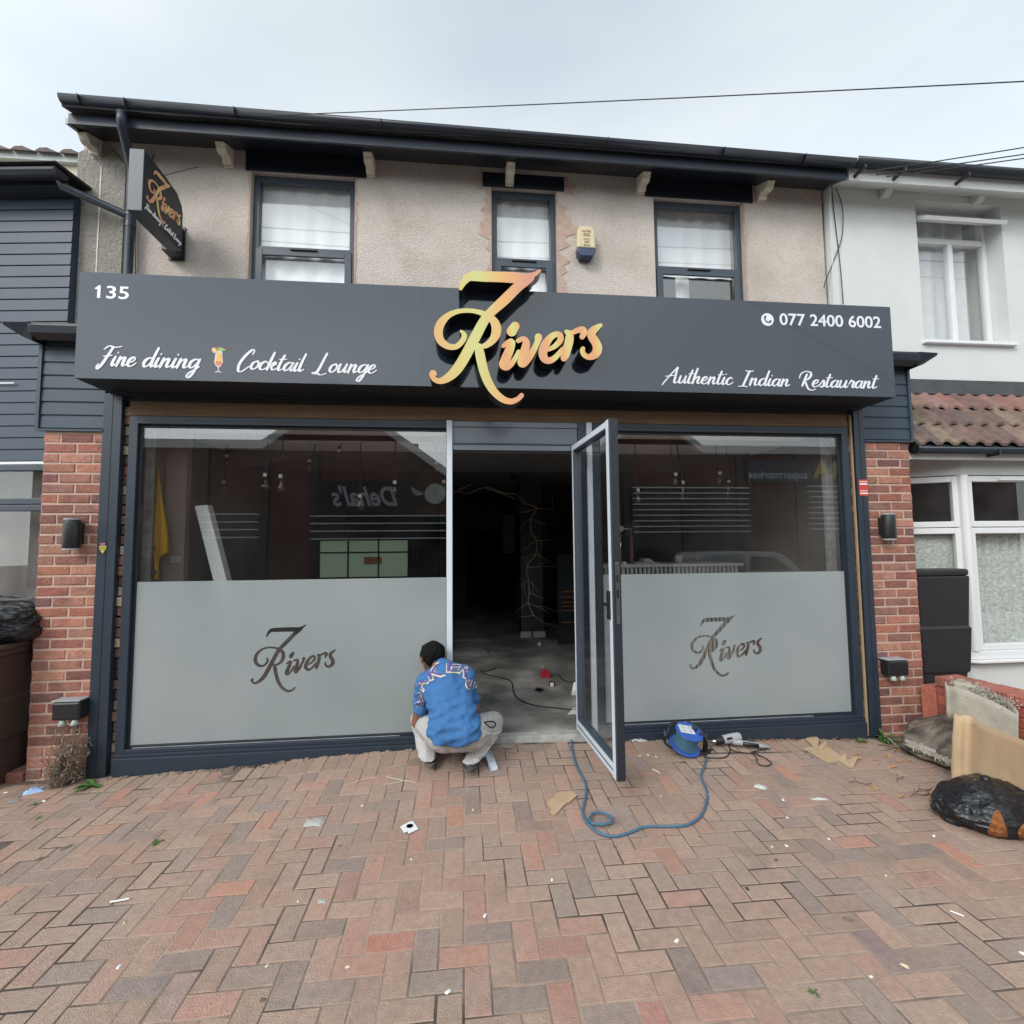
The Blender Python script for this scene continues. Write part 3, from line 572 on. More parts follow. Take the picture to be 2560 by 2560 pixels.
ragged(.985, 1.12, 5.02, 5.20, 1, .8, 6).build('bare_plaster', M['terracotta'], B)
for x, s_ in ((-1.94, -1), (-1.01, 1), (2.835, 1)):
    ragged(x-.03 if s_ < 0 else x, x if s_ < 0 else x+.03, 3.95, 5.05, s_, .9, int(x*10)).build('bare_plaster', M['terracotta'], B)
# windows
def frame(mb, x0, x1, z0, z1, y, d, t, tb=None):
    tb = tb or t
    mb.box(x0, x0+t, y, y+d, z0, z1).box(x1-t, x1, y, y+d, z0, z1).box(x0+t, x1-t, y, y+d, z1-t, z1).box(x0+t, x1-t, y, y+d, z0, z0+tb)
def curtain(x0, x1, z0, z1, y, amp=.007, wl=.21, seed=0):
    mb = MB(); n_ = int((x1-x0)/.012); v = []
    for z in (z0, z1):
        for k in range(n_+1):
            x = lerp(x0, x1, k/n_); v.append((x, y+amp*math.sin(x*6.28/wl+1.5*noise.noise(Vector((x*4, seed, 0))))+amp*noise.noise(Vector((x*9, seed, 3))), z))
    mb.add(v, [(k, k+1, n_+1+k+1, n_+1+k) for k in range(n_)]); return mb
for i, (x0, x1) in enumerate(holes):
    yw = YU+.055
    o = MB(); o.box(x0+.001, x1-.001, yw+.005, yw+.06, HZ0, HZ0+.03); wnd = o.build('window', M['upvc'], B)
    f = MB(); frame(f, x0+.002, x1-.002, HZ0+.03, HZ1-.002, yw, .06, .055); f.box(x0+.057, x1-.057, yw, yw+.06, 4.315, 4.375)
    frame(f, x0+.035, x1-.035, HZ0+.06, 4.345, yw-.014, .013, .062)
    f.build('frame', M['upvc'], wnd, bevel=.004)
    xm = (x0+x1)/2; MB().box(xm-.12, xm+.12, yw-.03, yw-.0155, 4.335, 4.352).build('trickle_vent', M['anth_dk'], wnd, bevel=.002)
    MB().box(x0+.057, x1-.057, yw+.03, yw+.034, 4.376, HZ1-.058).box(x0+.098, x1-.098, yw+.03, yw+.034, HZ0+.125, 4.282).build('pane', M['glass_win'], wnd)
    if i < 2: curtain(x0+.02, x1-.02, HZ0, HZ1, yw+.10, seed=i).build('curtain', M['curtain'], wnd, smooth=True)
    else:
        curtain(x0+.02, x1-.02, 4.36, HZ1, yw+.16, seed=i).build('curtain', M['curtain'], wnd, smooth=True)
        curtain(x0+.30, x0+.46, HZ0, 4.36, yw+.16, amp=.025, seed=8).build('curtain', M['curtain'], wnd, smooth=True)
MB().box(WX0+.1, WX1-.1, YU+.9, YU+.95, 2.8, 5.2).build('bedroom_wall', mat('pale blue room wall', (.35, .40, .45), .9), B)

# ------------------------------------------------------------------ ground floor extension
rb = random.Random(3)
for x0, x1, z0, z1 in ((-3.075, -2.672, -.10, 2.475), (3.47, 3.895, -.085, 2.465)):
    pl = MB().box(x0+.004, x1-.002, -.0, .35, z0-.1, z1).build('brick_pillar', M['mortar'], B)
    mb = MB(); brickwork(mb, x0, x1, z0, z1, 0, .34, rb); mb.build('bricks', M['brick'], pl)
# footing bricks at the foot of the left pillar
mb = MB(); mb.col = (.28, .12, .09); mb.box(-3.19, -3.08, -.02, .2, -.06, .035); mb.col = (.25, .13, .10); mb.box(-3.3, -3.2, -.06, .1, -.07, .01); mb.build('footing_bricks', M['brick'], B, bevel=.008)
for x0, x1 in ((-2.670, -2.541), (3.372, 3.468)):
    pz = MB().box(x0, x1, -.02, .16, -.06, 2.752).build('pilaster', M['anth'], B, bevel=.003)
    xm = (x0+x1)/2; MB().box(xm-.002, xm+.002, -.0225, -.0205, -.03, 2.74).build('seam', M['anth_dk'], pz)
# rough brick edge between pilaster and frame
for x0, x1 in ((-2.541, -2.50), (3.331, 3.372)):
    mb = MB(); z = -.03
    while z < 2.7:
        mb.col = cols(rb.choice([(.22, .10, .07), (.16, .09, .06), (.30, .24, .18), (.12, .08, .06)]), .3); e = rb.uniform(.0, .03); mb.box(x0+.001, x1-.001, .01+e, .16, z+rb.uniform(0, .006), z+.068); z += .075
    mb.build('broken_brick_edge', M['brick'], B, bevel=.004)
MB().box(3.345, 3.358, -.012, .008, -.02, 2.70).build('timber_batten', M['timber_pale'], B, bevel=.002)
# timber lintel above the glass
MB().box(-2.50, 3.33, .0, .12, 2.592, 2.705).build('timber_lintel', M['timber'], B, bevel=.006)
MB().box(-2.541, 3.372, .012, .2, 2.706, 2.752).build('lintel_packing', M['anth_dk'], B)
# cladding boxes and little flat roofs at either end
for x0, x1, s_ in ((-3.12, -2.671, -1), (3.47, 3.925, 1)):
    bx = MB().box(x0, x1, .0, .55, 2.478, 3.16).build('end_cladding', M['clad'], B)
    z = 2.478; k = 0
    while z < 3.14:
        MB().prism([(x0+.001, -.004, z+.006), (x0+.001, -.009, z+.012), (x0+.001, -.006, z+.094 if z+.094 < 3.16 else 3.16), (x0+.001, -.001, z+.094 if z+.094 < 3.16 else 3.16)], (x1-x0-.002, 0, 0)).build('board', M['clad'], bx); z += .1
    xe = x0 if s_ < 0 else x1
    MB().box(xe-.012, xe+.012, -.02, .02, 2.478, 3.16).build('corner_trim', M['clad'], bx)
    MB().box(x0-.004, x1+.004, -.026, -.001, 2.462, 2.477).build('drip_trim', M['clad'], bx)
    xa, xb = (xe-.13, x1) if s_ < 0 else (x0, xe+.13)
    fl = MB().box(xa, xb, -.10, .6, 3.225, 3.245).build('flat_roof', M['eaves'], B, bevel=.003)
    g = MB(); mb2 = [(xa, -.16, 3.225), (xa, -.15, 3.165), (xa, -.10, 3.13), (xa, -.05, 3.165), (xa, -.045, 3.225)]
    g.prism([(xe-.02*s_, y, z-.02) for _, y, z in mb2], ((x1-x0)*-s_, 0, 0))
    g.prism([(xe+.16*s_, -.15, 3.222), (xe-.025*s_, -.16, 3.222), (xe-.025*s_, -.12, 3.10), (xe+.05*s_, -.12, 3.13), (xe+.16*s_, -.14, 3.20)], (0, .55, 0))
    g.build('eaves_gutter', M['eaves'], fl, bevel=.004)
MB().box(-2.671, 3.47, .02, .6, 3.12, 3.16).build('extension_roof', M['eaves'], B)
# plinth and shop windows
MB().box(-2.499, -.138, -.03, .10, -.12, .098).build('plinth', M['anth'], B, bevel=.003)
MB().box(1.045, 3.330, -.03, .10, -.12, .098).build('plinth', M['anth'], B, bevel=.003)
MB().box(-.137, 1.044, -.03, .06, -.02, .118).build('threshold', mat('worn threshold', (.40, .40, .38), .6, var=.3, scale=20), B, bevel=.003)
FILMZ = 1.345
for wi, (x0, x1) in enumerate(((-2.499, -.1365), (1.045, 3.330))):
    sw = MB().box(x0, x1, -.012, .10, .099, .120).build('shop_window', M['anth'], B, bevel=.002)
    f = MB(); x1f = x1 if wi else x1+.054; frame(f, x0, x1f, .1205, 2.591, 0, .09, .062, .028) if wi else f.box(x0, x0+.062, 0, .09, .1205, 2.591).box(x0+.062, x1, 0, .09, 2.529, 2.591).box(x0+.062, x1, 0, .09, .1205, .1485)
    f.box(x0+.063, x1f-.063, -.008, -.0005, 2.53, 2.555); f.build('frame', M['anth'], sw, bevel=.003)
    f = MB(); frame(f, x0+.0625, x1-(.0625 if wi else .001), .149, 2.528, .028, .02, .019) if wi else f.box(x0+.0625, x0+.082, .028, .048, .149, 2.528).box(x0+.0825, x1-.001, .028, .048, 2.509, 2.528).box(x0+.0825, x1-.001, .028, .048, .149, .168); f.build('glazing_bead', M['anth_dk'], sw, bevel=.002)
    gx0, gx1 = x0+.0825, x1-.0825
    if wi == 0: gx1 = x1-.005
    MB().box(gx0, gx1, .036, .042, .169, 2.508).build('glass', M['glass'], sw)
    MB().box(gx0+.02, gx1-.35, .022, .0275, .1495, .1525).build('sealant', mat('grey sealant', (.34, .36, .37), .5, var=.3, scale=9), sw)
    SW = sw
    if wi == 0: SWL = sw; FL = (gx0, gx1)
    else: SWR = sw; FR = (gx0, gx1)
# door frame: pale jamb covers, head, transom
DF = MB().box(-.136, -.091, -.02, .09, .119, 2.591).box(1.000, 1.044, -.02, .09, .119, 2.591).build('door_frame', M['alu'], B, bevel=.003)
MB().box(.93, .999, .0, .07, .119, 2.591).build('hinge_jamb', M['anth'], DF, bevel=.003)
f = MB().box(-.090, .929, .0, .07, 2.545, 2.591).box(-.090, .929, -.005, .075, 2.355, 2.41).box(-.090, .929, .01, .05, 2.4105, 2.5445); f.build('transom', mat('pale grey head panel', (.12, .145, .175), .25, var=.05), DF, bevel=.003)
MB().box(-.088, .928, -.013, -.0055, 2.40, 2.412).build('drip_bar', M['anth'], DF)
# the open door leaf, hinged on the right
dang = math.atan2(-.85, .955-.905)
DX, DYv = Vector((math.cos(dang), math.sin(dang), 0)), Vector((-math.sin(dang), math.cos(dang), 0)); DH = Vector((.905, -.012, 0)); DW = .852
def dbox(mb, u0, u1, v0, v1, z0, z1):
    c = DH+DX*(u0+u1)/2+DYv*(v0+v1)/2+Vector((0, 0, (z0+z1)/2)); mb.obox(c, DX*(u1-u0)/2, DYv*(v1-v0)/2, Vector((0, 0, (z1-z0)/2)))
door = thing('shop_door', 'open glazed door leaf with aluminium frame standing out over the paving', 'door', DH)
f = MB(); T = .06
for u0, u1, z0, z1 in ((0, T, .15, 2.40), (DW-T, DW, .15, 2.40), (T, DW-T, .15, .15+.10), (T, DW-T, 2.40-T, 2.40)): dbox(f, u0, u1, -.028, .028, z0, z1)
f.build('leaf_frame', M['upvc'], door, bevel=.003)
f = MB()      # bright inner faces
for v in (-.033,):
    dbox(f, DW-.055, DW-.012, v, v+.004, .152, 2.398); dbox(f, .008, .03, v, v+.004, .152, 2.398)
    dbox(f, .031, DW-.056, v, v+.004, .16, .185); dbox(f, .031, DW-.056, v, v+.004, .20, .235); dbox(f, .031, DW-.056, v, v+.004, 2.352, 2.392)
f.build('frame_strips', M['alu'], door, bevel=.001)
f = MB(); dbox(f, DW+.0005, DW+.006, -.026, .026, .15, 2.40); f.build('closing_edge', M['anth_dk'], door, bevel=.002)
f = MB(); dbox(f, T+.001, DW-T-.001, -.003, .003, .251, 2.339); f.build('door_glass', M['glass'], door)
f = MB(); dbox(f, DW+.0065, DW+.010, -.011, .011, 1.10, 1.48); lk_ = f.build('lock_plate', M['steel'], door, bevel=.002)
f = MB(); dbox(f, DW+.0105, DW+.013, -.006, .006, 1.26, 1.31); dbox(f, DW+.0105, DW+.013, -.006, .006, 1.36, 1.40); f.build('latch', M['black'], lk_)
f = MB(); dbox(f, DW-.075, DW-.03, -.045, -.034, 1.12, 1.30); dbox(f, DW-.14, DW-.04, -.055, -.046, 1.20, 1.22); f.build('handle', M['blackplastic'], door, bevel=.003)
for z in (.35, 1.25, 2.2):
    f = MB().tube([DH+DYv*.03+Vector((-.012, -.01, z)), DH+DYv*.03+Vector((-.012, -.01, z+.1))], .011, 10); f.build('hinge', M['blackplastic'], door, smooth=True)

# ------------------------------------------------------------------ sign logo strokes, traced once (units: photo zoom pixels)
LOGO = {
 'seven': [[(368,245,40),(398,185,62),(448,132,88),(520,122,104),(600,126,108),(700,128,108),(800,132,110),(900,138,112),(975,146,112)], [(990,134,86),(1060,124,64),(1120,98,46),(1163,68,30)],
           [(1080,140,62),(1018,178,92),(950,225,100),(812,360,104),(668,492,92),(600,580,98),(540,690,104),(482,800,106),(430,900,106),(372,1000,106),(310,1085,100),(232,1150,82),(160,1178,62),(105,1160,52),(82,1118,56),(90,1105,78)]],
 'r': [[(372,675,26),(398,700,46),(404,735,56),(378,785,55),(322,832,56),(242,828,66),(170,775,80),(144,690,88),(168,600,84),(232,528,64),(312,486,52),(400,470,46),(500,474,46),(600,502,58),(680,550,76),(724,620,94),(724,700,94),(688,768,76),(622,820,58),(540,838,34)],
       [(550,835,80),(562,900,94),(580,990,95),(606,1090,92),(650,1200,88),(712,1292,78),(792,1360,70),(870,1384,60),(940,1362,50),(982,1322,48)]],
 'i': [[(882,678,104),(918,624,88)], [(798,826,40),(842,794,56),(882,786,72),(862,860,88),(822,955,94),(802,1015,92),(834,1036,70),(882,1000,56),(928,932,46),(952,880,40)]],
 'v': [[(948,772,46),(1000,752,54),(1028,790,72),(1012,880,88),(986,975,92),(986,1005,74),(1012,1000,66),(1060,938,68),(1100,868,62),(1138,790,60),(1152,735,76)]],
 'e': [[(1250,862,40),(1312,830,50),(1368,772,60),(1372,722,62),(1332,706,58),(1272,740,68),(1216,820,86),(1196,900,88),(1218,958,78),(1272,970,64),(1330,932,54),(1380,874,48),(1400,850,40)]],
 'r2': [[(1438,690,46),(1462,712,78),(1462,770,86),(1440,850,86),(1418,918,86),(1408,948,66)], [(1430,678,36),(1490,690,44),(1545,668,56),(1596,662,70),(1608,694,66),(1590,734,52)]],
 's': [[(1780,614,36),(1742,638,60),(1692,682,84),(1690,730,86),(1728,790,90),(1746,850,94),(1722,908,84),(1662,936,60),(1612,914,52),(1594,872,50),(1600,850,42)]],
}
LX0, LX1 = 45, 1800
def canon(x, y, Y=-.49):
    p = at(1060+x/4.025, 660+y/4.025, Y); q = at(1061+x/4.025, 660+y/4.025, Y); return p.x, p.z, (q.x-p.x)/4.025
LC = {}
for k, ss in LOGO.items():
    LC[k] = []
    for st in ss:
        o = []
        for x, y, w_ in st:
            X, Z, s_ = canon(x, y); o.append((X, Z, w_*s_))
        LC[k].append(o)
LBX = (canon(45, 0)[0], canon(1800, 0)[0]); LBZ = (canon(900, 1405)[1], canon(900, 60)[1])
GRP = {'seven': 'letter', 'r': 'letter', 'i': 'letter', 'v': 'letter', 'e': 'letter', 'r2': 'letter', 's': 'letter'}
def letters(parent, to3, y0, y1, ys, name='letter', m=None, back=None, scale=1, keys=None):
    for key in (keys or LC):
        mb = MB(); mk = MB()
        for q, st in enumerate(LC[key]):
            e = .0005*q+(.0012 if key == 'r' else 0)
            s_ = [(x, z, w_*scale) for x, z, w_ in st]
            ribbon(mb, s_, to3, y0-e, y0-e+.003)
            if back: ribbon(mk, [(x, z, w_*.985) for x, z, w_ in s_], to3, y0-e+.0031, y1)
        o = mb.build(name, m, parent)
        xs_ = [st[0] for s2 in LC[key] for st in s2]; c0, c1 = min(xs_), max(xs_)
        at_ = o.data.attributes.new('gpos', 'FLOAT', 'POINT')
        if back: mk.build('return', back, o)
        yield key, o, (c0, c1), at_

# ------------------------------------------------------------------ fascia sign
SY = -.35
FS = thing('fascia_sign', 'long dark grey fascia sign box with gold script letters and white lettering across the shopfront', 'shop sign', (.4, SY, 3.1))
sz0, sz1, sx0, sx1 = 2.754, 3.502, -2.632, 3.458
bx = MB().box(sx0, -.3004, SY, SY+.012, sz0, sz1).box(-.2998, 1.20, SY, SY+.012, sz0, sz1).box(1.2006, sx1, SY, SY+.012, sz0, sz1); bx.build('front_panel', M['panel'], FS)
MB().box(sx0, sx0+.012, SY+.0125, -.0, sz0, sz1).box(sx1-.012, sx1, SY+.0125, -.0, sz0, sz1).box(sx0+.0125, sx1-.0125, SY+.0125, 0, sz1-.012, sz1).build('tray_sides', M['panel'], FS)
MB().box(sx0+.0125, sx1-.0125, SY+.0125, .0, sz0, sz0+.012).box(sx0+.05, sx1-.05, -.06, .012, sz0-.018, sz0-.001).build('underside', M['panel_under'], FS)
# gold logo
def to_fascia(x, z, d): return Vector((x, d, z))
for key, o, (c0, c1), at_ in letters(FS, to_fascia, -.49, SY-.012, 0, m=M['gold'], back=M['black']):
    big = key in ('seven', 'r')
    for i, v in enumerate(o.data.vertices):
        if big: t = (v.co.x-(-.62))/(.78); t = .5+.42*math.sin((v.co.x*5.2)+(v.co.z-3.1)*.9+.9) if True else t
        else: t = .5+.40*math.sin(v.co.x*15+v.co.z*2.0+{'i': 3.9, 'v': 1.5, 'e': 3.2, 'r2': 1.6, 's': .6}[key]-v.co.x*0)
        if big:
            # rose on the left curl, yellow through the stem, peach to the right
            t = max(0, min(1, (v.co.x+.55)/1.02)); t = t*.98
        at_.data[i].value = max(0, min(1, t))
for x, z in ((-.45, 3.0), (-.1, 3.2), (.05, 2.95), (.35, 3.1), (.62, 3.12)):
    pass
wl = MB()
p0 = at(245, 746, SY); p1 = at(322, 748, SY)
n_ = (0, -1, 0)
def fpt(px, py): p = at(px, py, SY); return Vector((p.x, SY-.001, p.z))
text_on(wl, '135', fpt(243, 744.5), fpt(322, 748), .092, n_, off=.0012); q1_ = fpt(247, 744.5); wl.prism([q1_+Vector((-.028, -.001, .068)), q1_+Vector((-.022, -.001, .058)), q1_+Vector((.008, -.001, .070)), q1_+Vector((.008, -.001, .090))], (0, .0008, 0)); wl.build('house_number', M['white_letter'], FS)
wl = MB(); text_on(wl, '077 2400 6002', fpt(1949.5, 812), fpt(2202.5, 820), .098, n_, off=.0012); wl.build('telephone_number', M['white_letter'], FS)
# telephone roundel
c = fpt(1918, 799.5); wl = MB().lathe([(0.0, -.003), (.052, -.003), (.052, 0)], c, 'y', 28); rd = wl.build('telephone_roundel', M['white_letter'], FS)
hs = MB(); ribbon(hs, [(-.018, .022, .018), (-.024, .010, .010), (-.016, -.010, .008), (0, -.022, .009), (.014, -.020, .010), (.022, -.014, .018)], lambda x, z, d: c+Vector((x, d, z)), -.0048, -.0032)
hs.build('handset_mark', M['anth'], rd)
for words, a_, b_, xh, nm in (('Fine', (241, 914), (337, 917), .066, 'script_lettering'), ('dining', (355, 917.5), (497, 922), .066, 'script_lettering'), ('Cocktail', (592, 922), (757, 929.5), .062, 'script_lettering'), ('Lounge', (783, 930), (938, 934), .062, 'script_lettering'),
        ('Authentic', (1662, 957), (1829, 962.5), .058, 'script_lettering'), ('Indian', (1846, 963), (1972, 966.5), .058, 'script_lettering'), ('Restaurant', (1996, 967), (2190, 971.5), .058, 'script_lettering')):
    wl = MB(); script(wl, words, fpt(*a_), fpt(*b_), xh, n_, weight=.31); wl.build(nm, M['white_letter'], FS)
# cocktail glass picture
def cocktail(parent, O, ex, ez, nrm, s_):
    def T(pts, m, d, nm='cocktail_picture', par=parent):
        mb = MB(); P = [O+ex*(x*s_)+ez*(z*s_)+nrm*d for x, z in pts]; mb.prism([tuple(p) for p in P], nrm*-.0006); return mb.build(nm, m, par)
    base = T([(-.22, 0), (.22, 0), (.16, .05), (.03, .08), (.03, .30), (.16, .40), (.26, .62), (.22, .95), (.2, 1.35), (-.2, 1.35), (-.22, .95), (-.26, .62), (-.16, .40), (-.03, .30), (-.03, .08), (-.16, .05)], mat('glass picture pale', (.62, .55, .56), .5, var=0), .0010)
    T([(-.10, .42), (.12, .42), (.22, .60), (.15, .68), (-.15, .68), (-.2, .58)], mat('drink red', (.65, .20, .10), .5, var=0), .0018, 'drink', base)
    T([(-.15, .69), (.20, .69), (.17, 1.2), (-.10, 1.2)], mat('drink orange', (.75, .45, .10), .5, var=0), .0018, 'drink', base)
    T([(-.42, 1.35+.1*0), (-.32, 1.20), (-.18, 1.20), (-.12, 1.36), (-.2, 1.5), (-.36, 1.52)], mat('fruit slice', (.78, .50, .20), .5, var=0), .0026, 'fruit_slice', base)
    T([(-.12, 1.38), (.1, 1.32), (.45, 1.38), (.2, 1.52), (-.05, 1.55)], mat('picture green', (.22, .50, .12), .5, var=0), .0026, 'garnish_leaf', base)
    T([(-.2, 1.46), (-.05, 1.4), (.0, 1.5), (-.12, 1.56)], M['red'], .0034, 'cherry', base)
    T([(.2, 1.475), (.75, 1.50), (.75, 1.515), (.2, 1.495)], M['red'], .0034, 'straw', base)
cocktail(FS, fpt(546, 931), Vector((1, 0, 0)), Vector((0, 0, 1)), Vector((0, -1, 0)), .115)

# ------------------------------------------------------------------ frosted film with the logo cut out
def film(sw, x0, x1, boxpx, Y=.0345, sc=1):
    z0, z1 = .170, FILMZ
    fm = MB().box(x0, x1, Y-.0014, Y, z0, z1).build('frosted_film', M['frost'], sw)
    (pxl, pyt), (pxr, pyb) = boxpx; a_, b_ = at(pxl, pyb, Y), at(pxr, pyt, Y)
    kx, kz = (b_.x-a_.x)/(LBX[1]-LBX[0]), (b_.z-a_.z)/(LBZ[1]-LBZ[0])
    def to(x, z, d): return Vector((a_.x+(x-LBX[0])*kx, d, a_.z+(z-LBZ[0])*kz))
    cut = []
    q = 0
    for key in LC:
        for st in LC[key]:
            mb = MB()
            S = [(to(x, z, 0).x, to(x, z, 0).z, w_*kx*.86) for x, z, w_ in st]; ribbon(mb, S, lambda x, z, d: Vector((x, d, z)), Y-.02-.0007*q, Y+.02+.0007*q, n=6, sub=4); q += 1
            cu = mb.build('cutter', M['frost']); cu.hide_render = True; cut.append(cu)
    for cu in cut:
        md = fm.modifiers.new('b', 'BOOLEAN'); md.operation = 'DIFFERENCE'; md.object = cu; md.solver = 'EXACT'; md.use_self = True
    dg = bpy.context.evaluated_depsgraph_get(); dg.update(); me = bpy.data.meshes.new_from_object(fm.evaluated_get(dg)); fm.modifiers.clear(); fm.data = me
    for cu in cut: bpy.data.objects.remove(cu)
    return fm
film(SWL, FL[0], FL[1], ((624, 1561), (843, 1734)))
film(SWR, FR[0], FR[1], ((1722, 1537), (1905, 1695)))

# ------------------------------------------------------------------ projecting sign
PS = thing('projecting_sign', 'square dark box sign with gold script, jutting out from the wall beside the drainpipe', 'sign', (-2.485, .2, 4.4))
px0, px1 = -2.54, -2.432
prof = [(-.07, 4.155), (.33, 4.155), (.45, 4.16), (.45, 4.50), (.43, 4.56), (.36, 4.62), (.20, 4.64), (-.07, 4.65)]
MB().prism([(px0, y, z) for y, z in prof], (px1-px0, 0, 0)).build('sign_box', M['anth'], PS, bevel=.004)
MB().prism([(px1+.0008, lerp(-.055, .435, (y+.07)/.52), lerp(4.17, 4.635, (z-4.155)/.495)) for y, z in prof], (.002, 0, 0)).build('face_panel', M['panel_under'], PS)
MB().box(-2.60, -2.50, .451, .598, 4.17, 4.45).build('bracket', M['anth_dk'], PS, bevel=.004)
MB().box(-2.62, -2.485, .585, .599, 4.16, 4.47).build('wall_plate', M['anth_dk'], PS, bevel=.002)
MB().tube([(-2.48, .2, 4.64), (-2.40, .59, 5.05)], .003, 6).build('stay_wire', M['wire'], PS)
def to_ps(x, z, d):
    u = (x-LBX[0])/(LBX[1]-LBX[0]); v = (z-LBZ[0])/(LBZ[1]-LBZ[0]); return Vector((px1+.003+d, -.035+u*.45, 4.225+v*.375))
for key, o, cc, at_ in letters(PS, lambda x, z, d: to_ps(x, z, -d), -.003, 0, 0, m=M['gold'], scale=1.0):
    for i, v in enumerate(o.data.vertices): at_.data[i].value = max(0, min(1, .5+.45*math.sin(v.co.y*22+4)))
def pspt(u, v): return Vector((px1+.0035, -.055+u*.49, 4.155+v))
for words, u0, u1 in (('Fine dining', .02, .42), ('Cocktail Lounge', .52, .98)):
    wl = MB(); script(wl, words, pspt(u0, .045), pspt(u1, .045), .022, (1, 0, 0), weight=.42); wl.build('script_lettering', M['white_letter'], PS)
cocktail(PS, pspt(.47, .035), Vector((0, 1, 0)), Vector((0, 0, 1)), Vector((1, 0, 0)), .038)

# ------------------------------------------------------------------ small wall fittings
def alarm():
    t = thing('alarm_box', 'cream burglar alarm bell box with navy lower half, high on the pebbledash', 'alarm box', (1.17, .55, 4.5))
    x0, x1, z0, z1 = 1.082, 1.262, 4.335, 4.64; y0 = .50
    def shape(za, zb, w0, w1, r_):
        return [(x0+w0, za), (x1-w0, za), (x1-w1, (za+zb)/2), (x1-w1-.004, zb-r_), (x1-w1-r_, zb-.003), ((x0+x1)/2, zb+.004), (x0+w1+r_, zb-.003), (x0+w1+.004, zb-r_), (x0+w1, (za+zb)/2)]
    MB().prism([(x, y0, z) for x, z in shape(4.425, z1, .0, .004, .03)], (0, .099, 0)).build('cover', M['cream'], t, bevel=.012)
    MB().prism([(x, y0-.006, z) for x, z in [(x0+.03, z0), (x1-.03, z0), (x1-.006, z0+.045), (x1-.002, 4.424), (x0+.002, 4.424), (x0+.006, z0+.045)]], (0, .10, 0)).build('strobe_lens', M['navy'], t, bevel=.01)
    for s_, h, z, w_ in (('HI-TEC', .020, 4.577, .086), ('SECURITY', .009, 4.556, .066), ('SYSTEMS', .009, 4.538, .062), ('0121', .019, 4.498, .062), ('525', .018, 4.471, .046), ('3634', .018, 4.441, .062)):
        mb = MB(); xm = 1.176; text_on(mb, s_, (xm-w_/2, y0-.0008, z), (xm+w_/2, y0-.0008, z), h, n_, off=.0004); mb.build('lettering', mat('brown print', (.22, .16, .07), .7, var=0) if s_ != 'x' else None, t)
alarm()
wlg = thing('wall_light', 'black up and down wall light on the left brick pillar', 'wall light', (-2.80, -.06, 1.7), 'wall lights on the brick pillars')
MB().lathe([(.048, 1.60), (.052, 1.612), (.052, 1.790), (.048, 1.802)], (-2.80, -.075, 0), 'z', 24).build('cylinder', M['blackplastic'], wlg, smooth=True)
MB().box(-2.835, -2.765, -.06, -.006, 1.63, 1.78).build('back_plate', M['blackplastic'], wlg, bevel=.004)
MB().lathe([(.049, 1.588), (.049, 1.5995)], (-2.80, -.075, 0), 'z', 24).lathe([(.049, 1.8025), (.049, 1.815)], (-2.80, -.075, 0), 'z', 24).build('glass_rim', mat('frosted rim', (.3, .32, .34), .3), wlg, smooth=False)
wl2 = dup(wlg, (3.59, -.06, 1.72), 'black up and down wall light on the right brick pillar')
def socket(loc, label):
    x, y, z = loc; t = thing('outdoor_socket', label, 'outdoor socket', loc, 'outdoor sockets on the brick pillars')
    MB().box(x-.085, x+.095, y-.05, y+.045, z-.05, z+.075).build('housing', M['blackplastic'], t, bevel=.014)
    MB().box(x-.095, x+.09, y-.045, y+.047, z+.076, z+.086).build('lid_edge', M['greyplastic'], t, bevel=.003)
    for dx in (-.03, .05):
        MB().tube([(x+dx, y-.02, z-.045), (x+dx, y-.025, z-.09)], [.012, .026], 12).build('cap_plug', mat('dull white plastic', (.42, .50, .48), .5), t, smooth=True)
    return t
socket((-2.765, -.055, .455), 'black twin outdoor socket with two pale caps on the left brick pillar, above dry weeds')
socket((3.575, -.055, .535), 'black twin outdoor socket with two white caps on the right brick pillar')
# stickers on the pilasters
st = tag(MB().box(3.385, 3.466, -.0245, -.021, 1.99, 2.13).build('warning_sticker', M['red']), 'red and white sticker on the right pilaster', 'sticker')
for z0, z1 in ((2.085, 2.10), (2.11, 2.116), (2.005, 2.017), (2.03, 2.036)): MB().box(3.39, 3.461, -.0258, -.0248, z0, z1).build('printed_band', M['paper'], st)
st = tag(MB().box(-2.655, -2.597, -.0225, -.0208, 1.553, 1.645).build('arrow_sticker', M['anth_dk']), 'small dark sticker with pink and yellow arrow print on the left pilaster', 'sticker')
mb = MB()
for z, x0, x1 in ((1.607, -2.652, -2.600), (1.597, -2.650, -2.602), (1.587, -2.648, -2.604)): mb.box(x0, x1, -.0238, -.0228, z, z+.006)
mb.prism([(-2.642, -.0238, 1.583), (-2.610, -.0238, 1.583), (-2.626, -.0238, 1.560)], (0, .001, 0)); mb.build('arrow_print', M['yellowp'], st)
pk = mat('pink print', (.6, .25, .35), .5, var=0); mb = MB(); text_on(mb, 'Low', (-2.645, -.0232, 1.629), (-2.608, -.0232, 1.629), .011, n_, off=.0004); mb.box(-2.643, -2.609, -.0238, -.0228, 1.618, 1.624); mb.build('pink_print', pk, st)
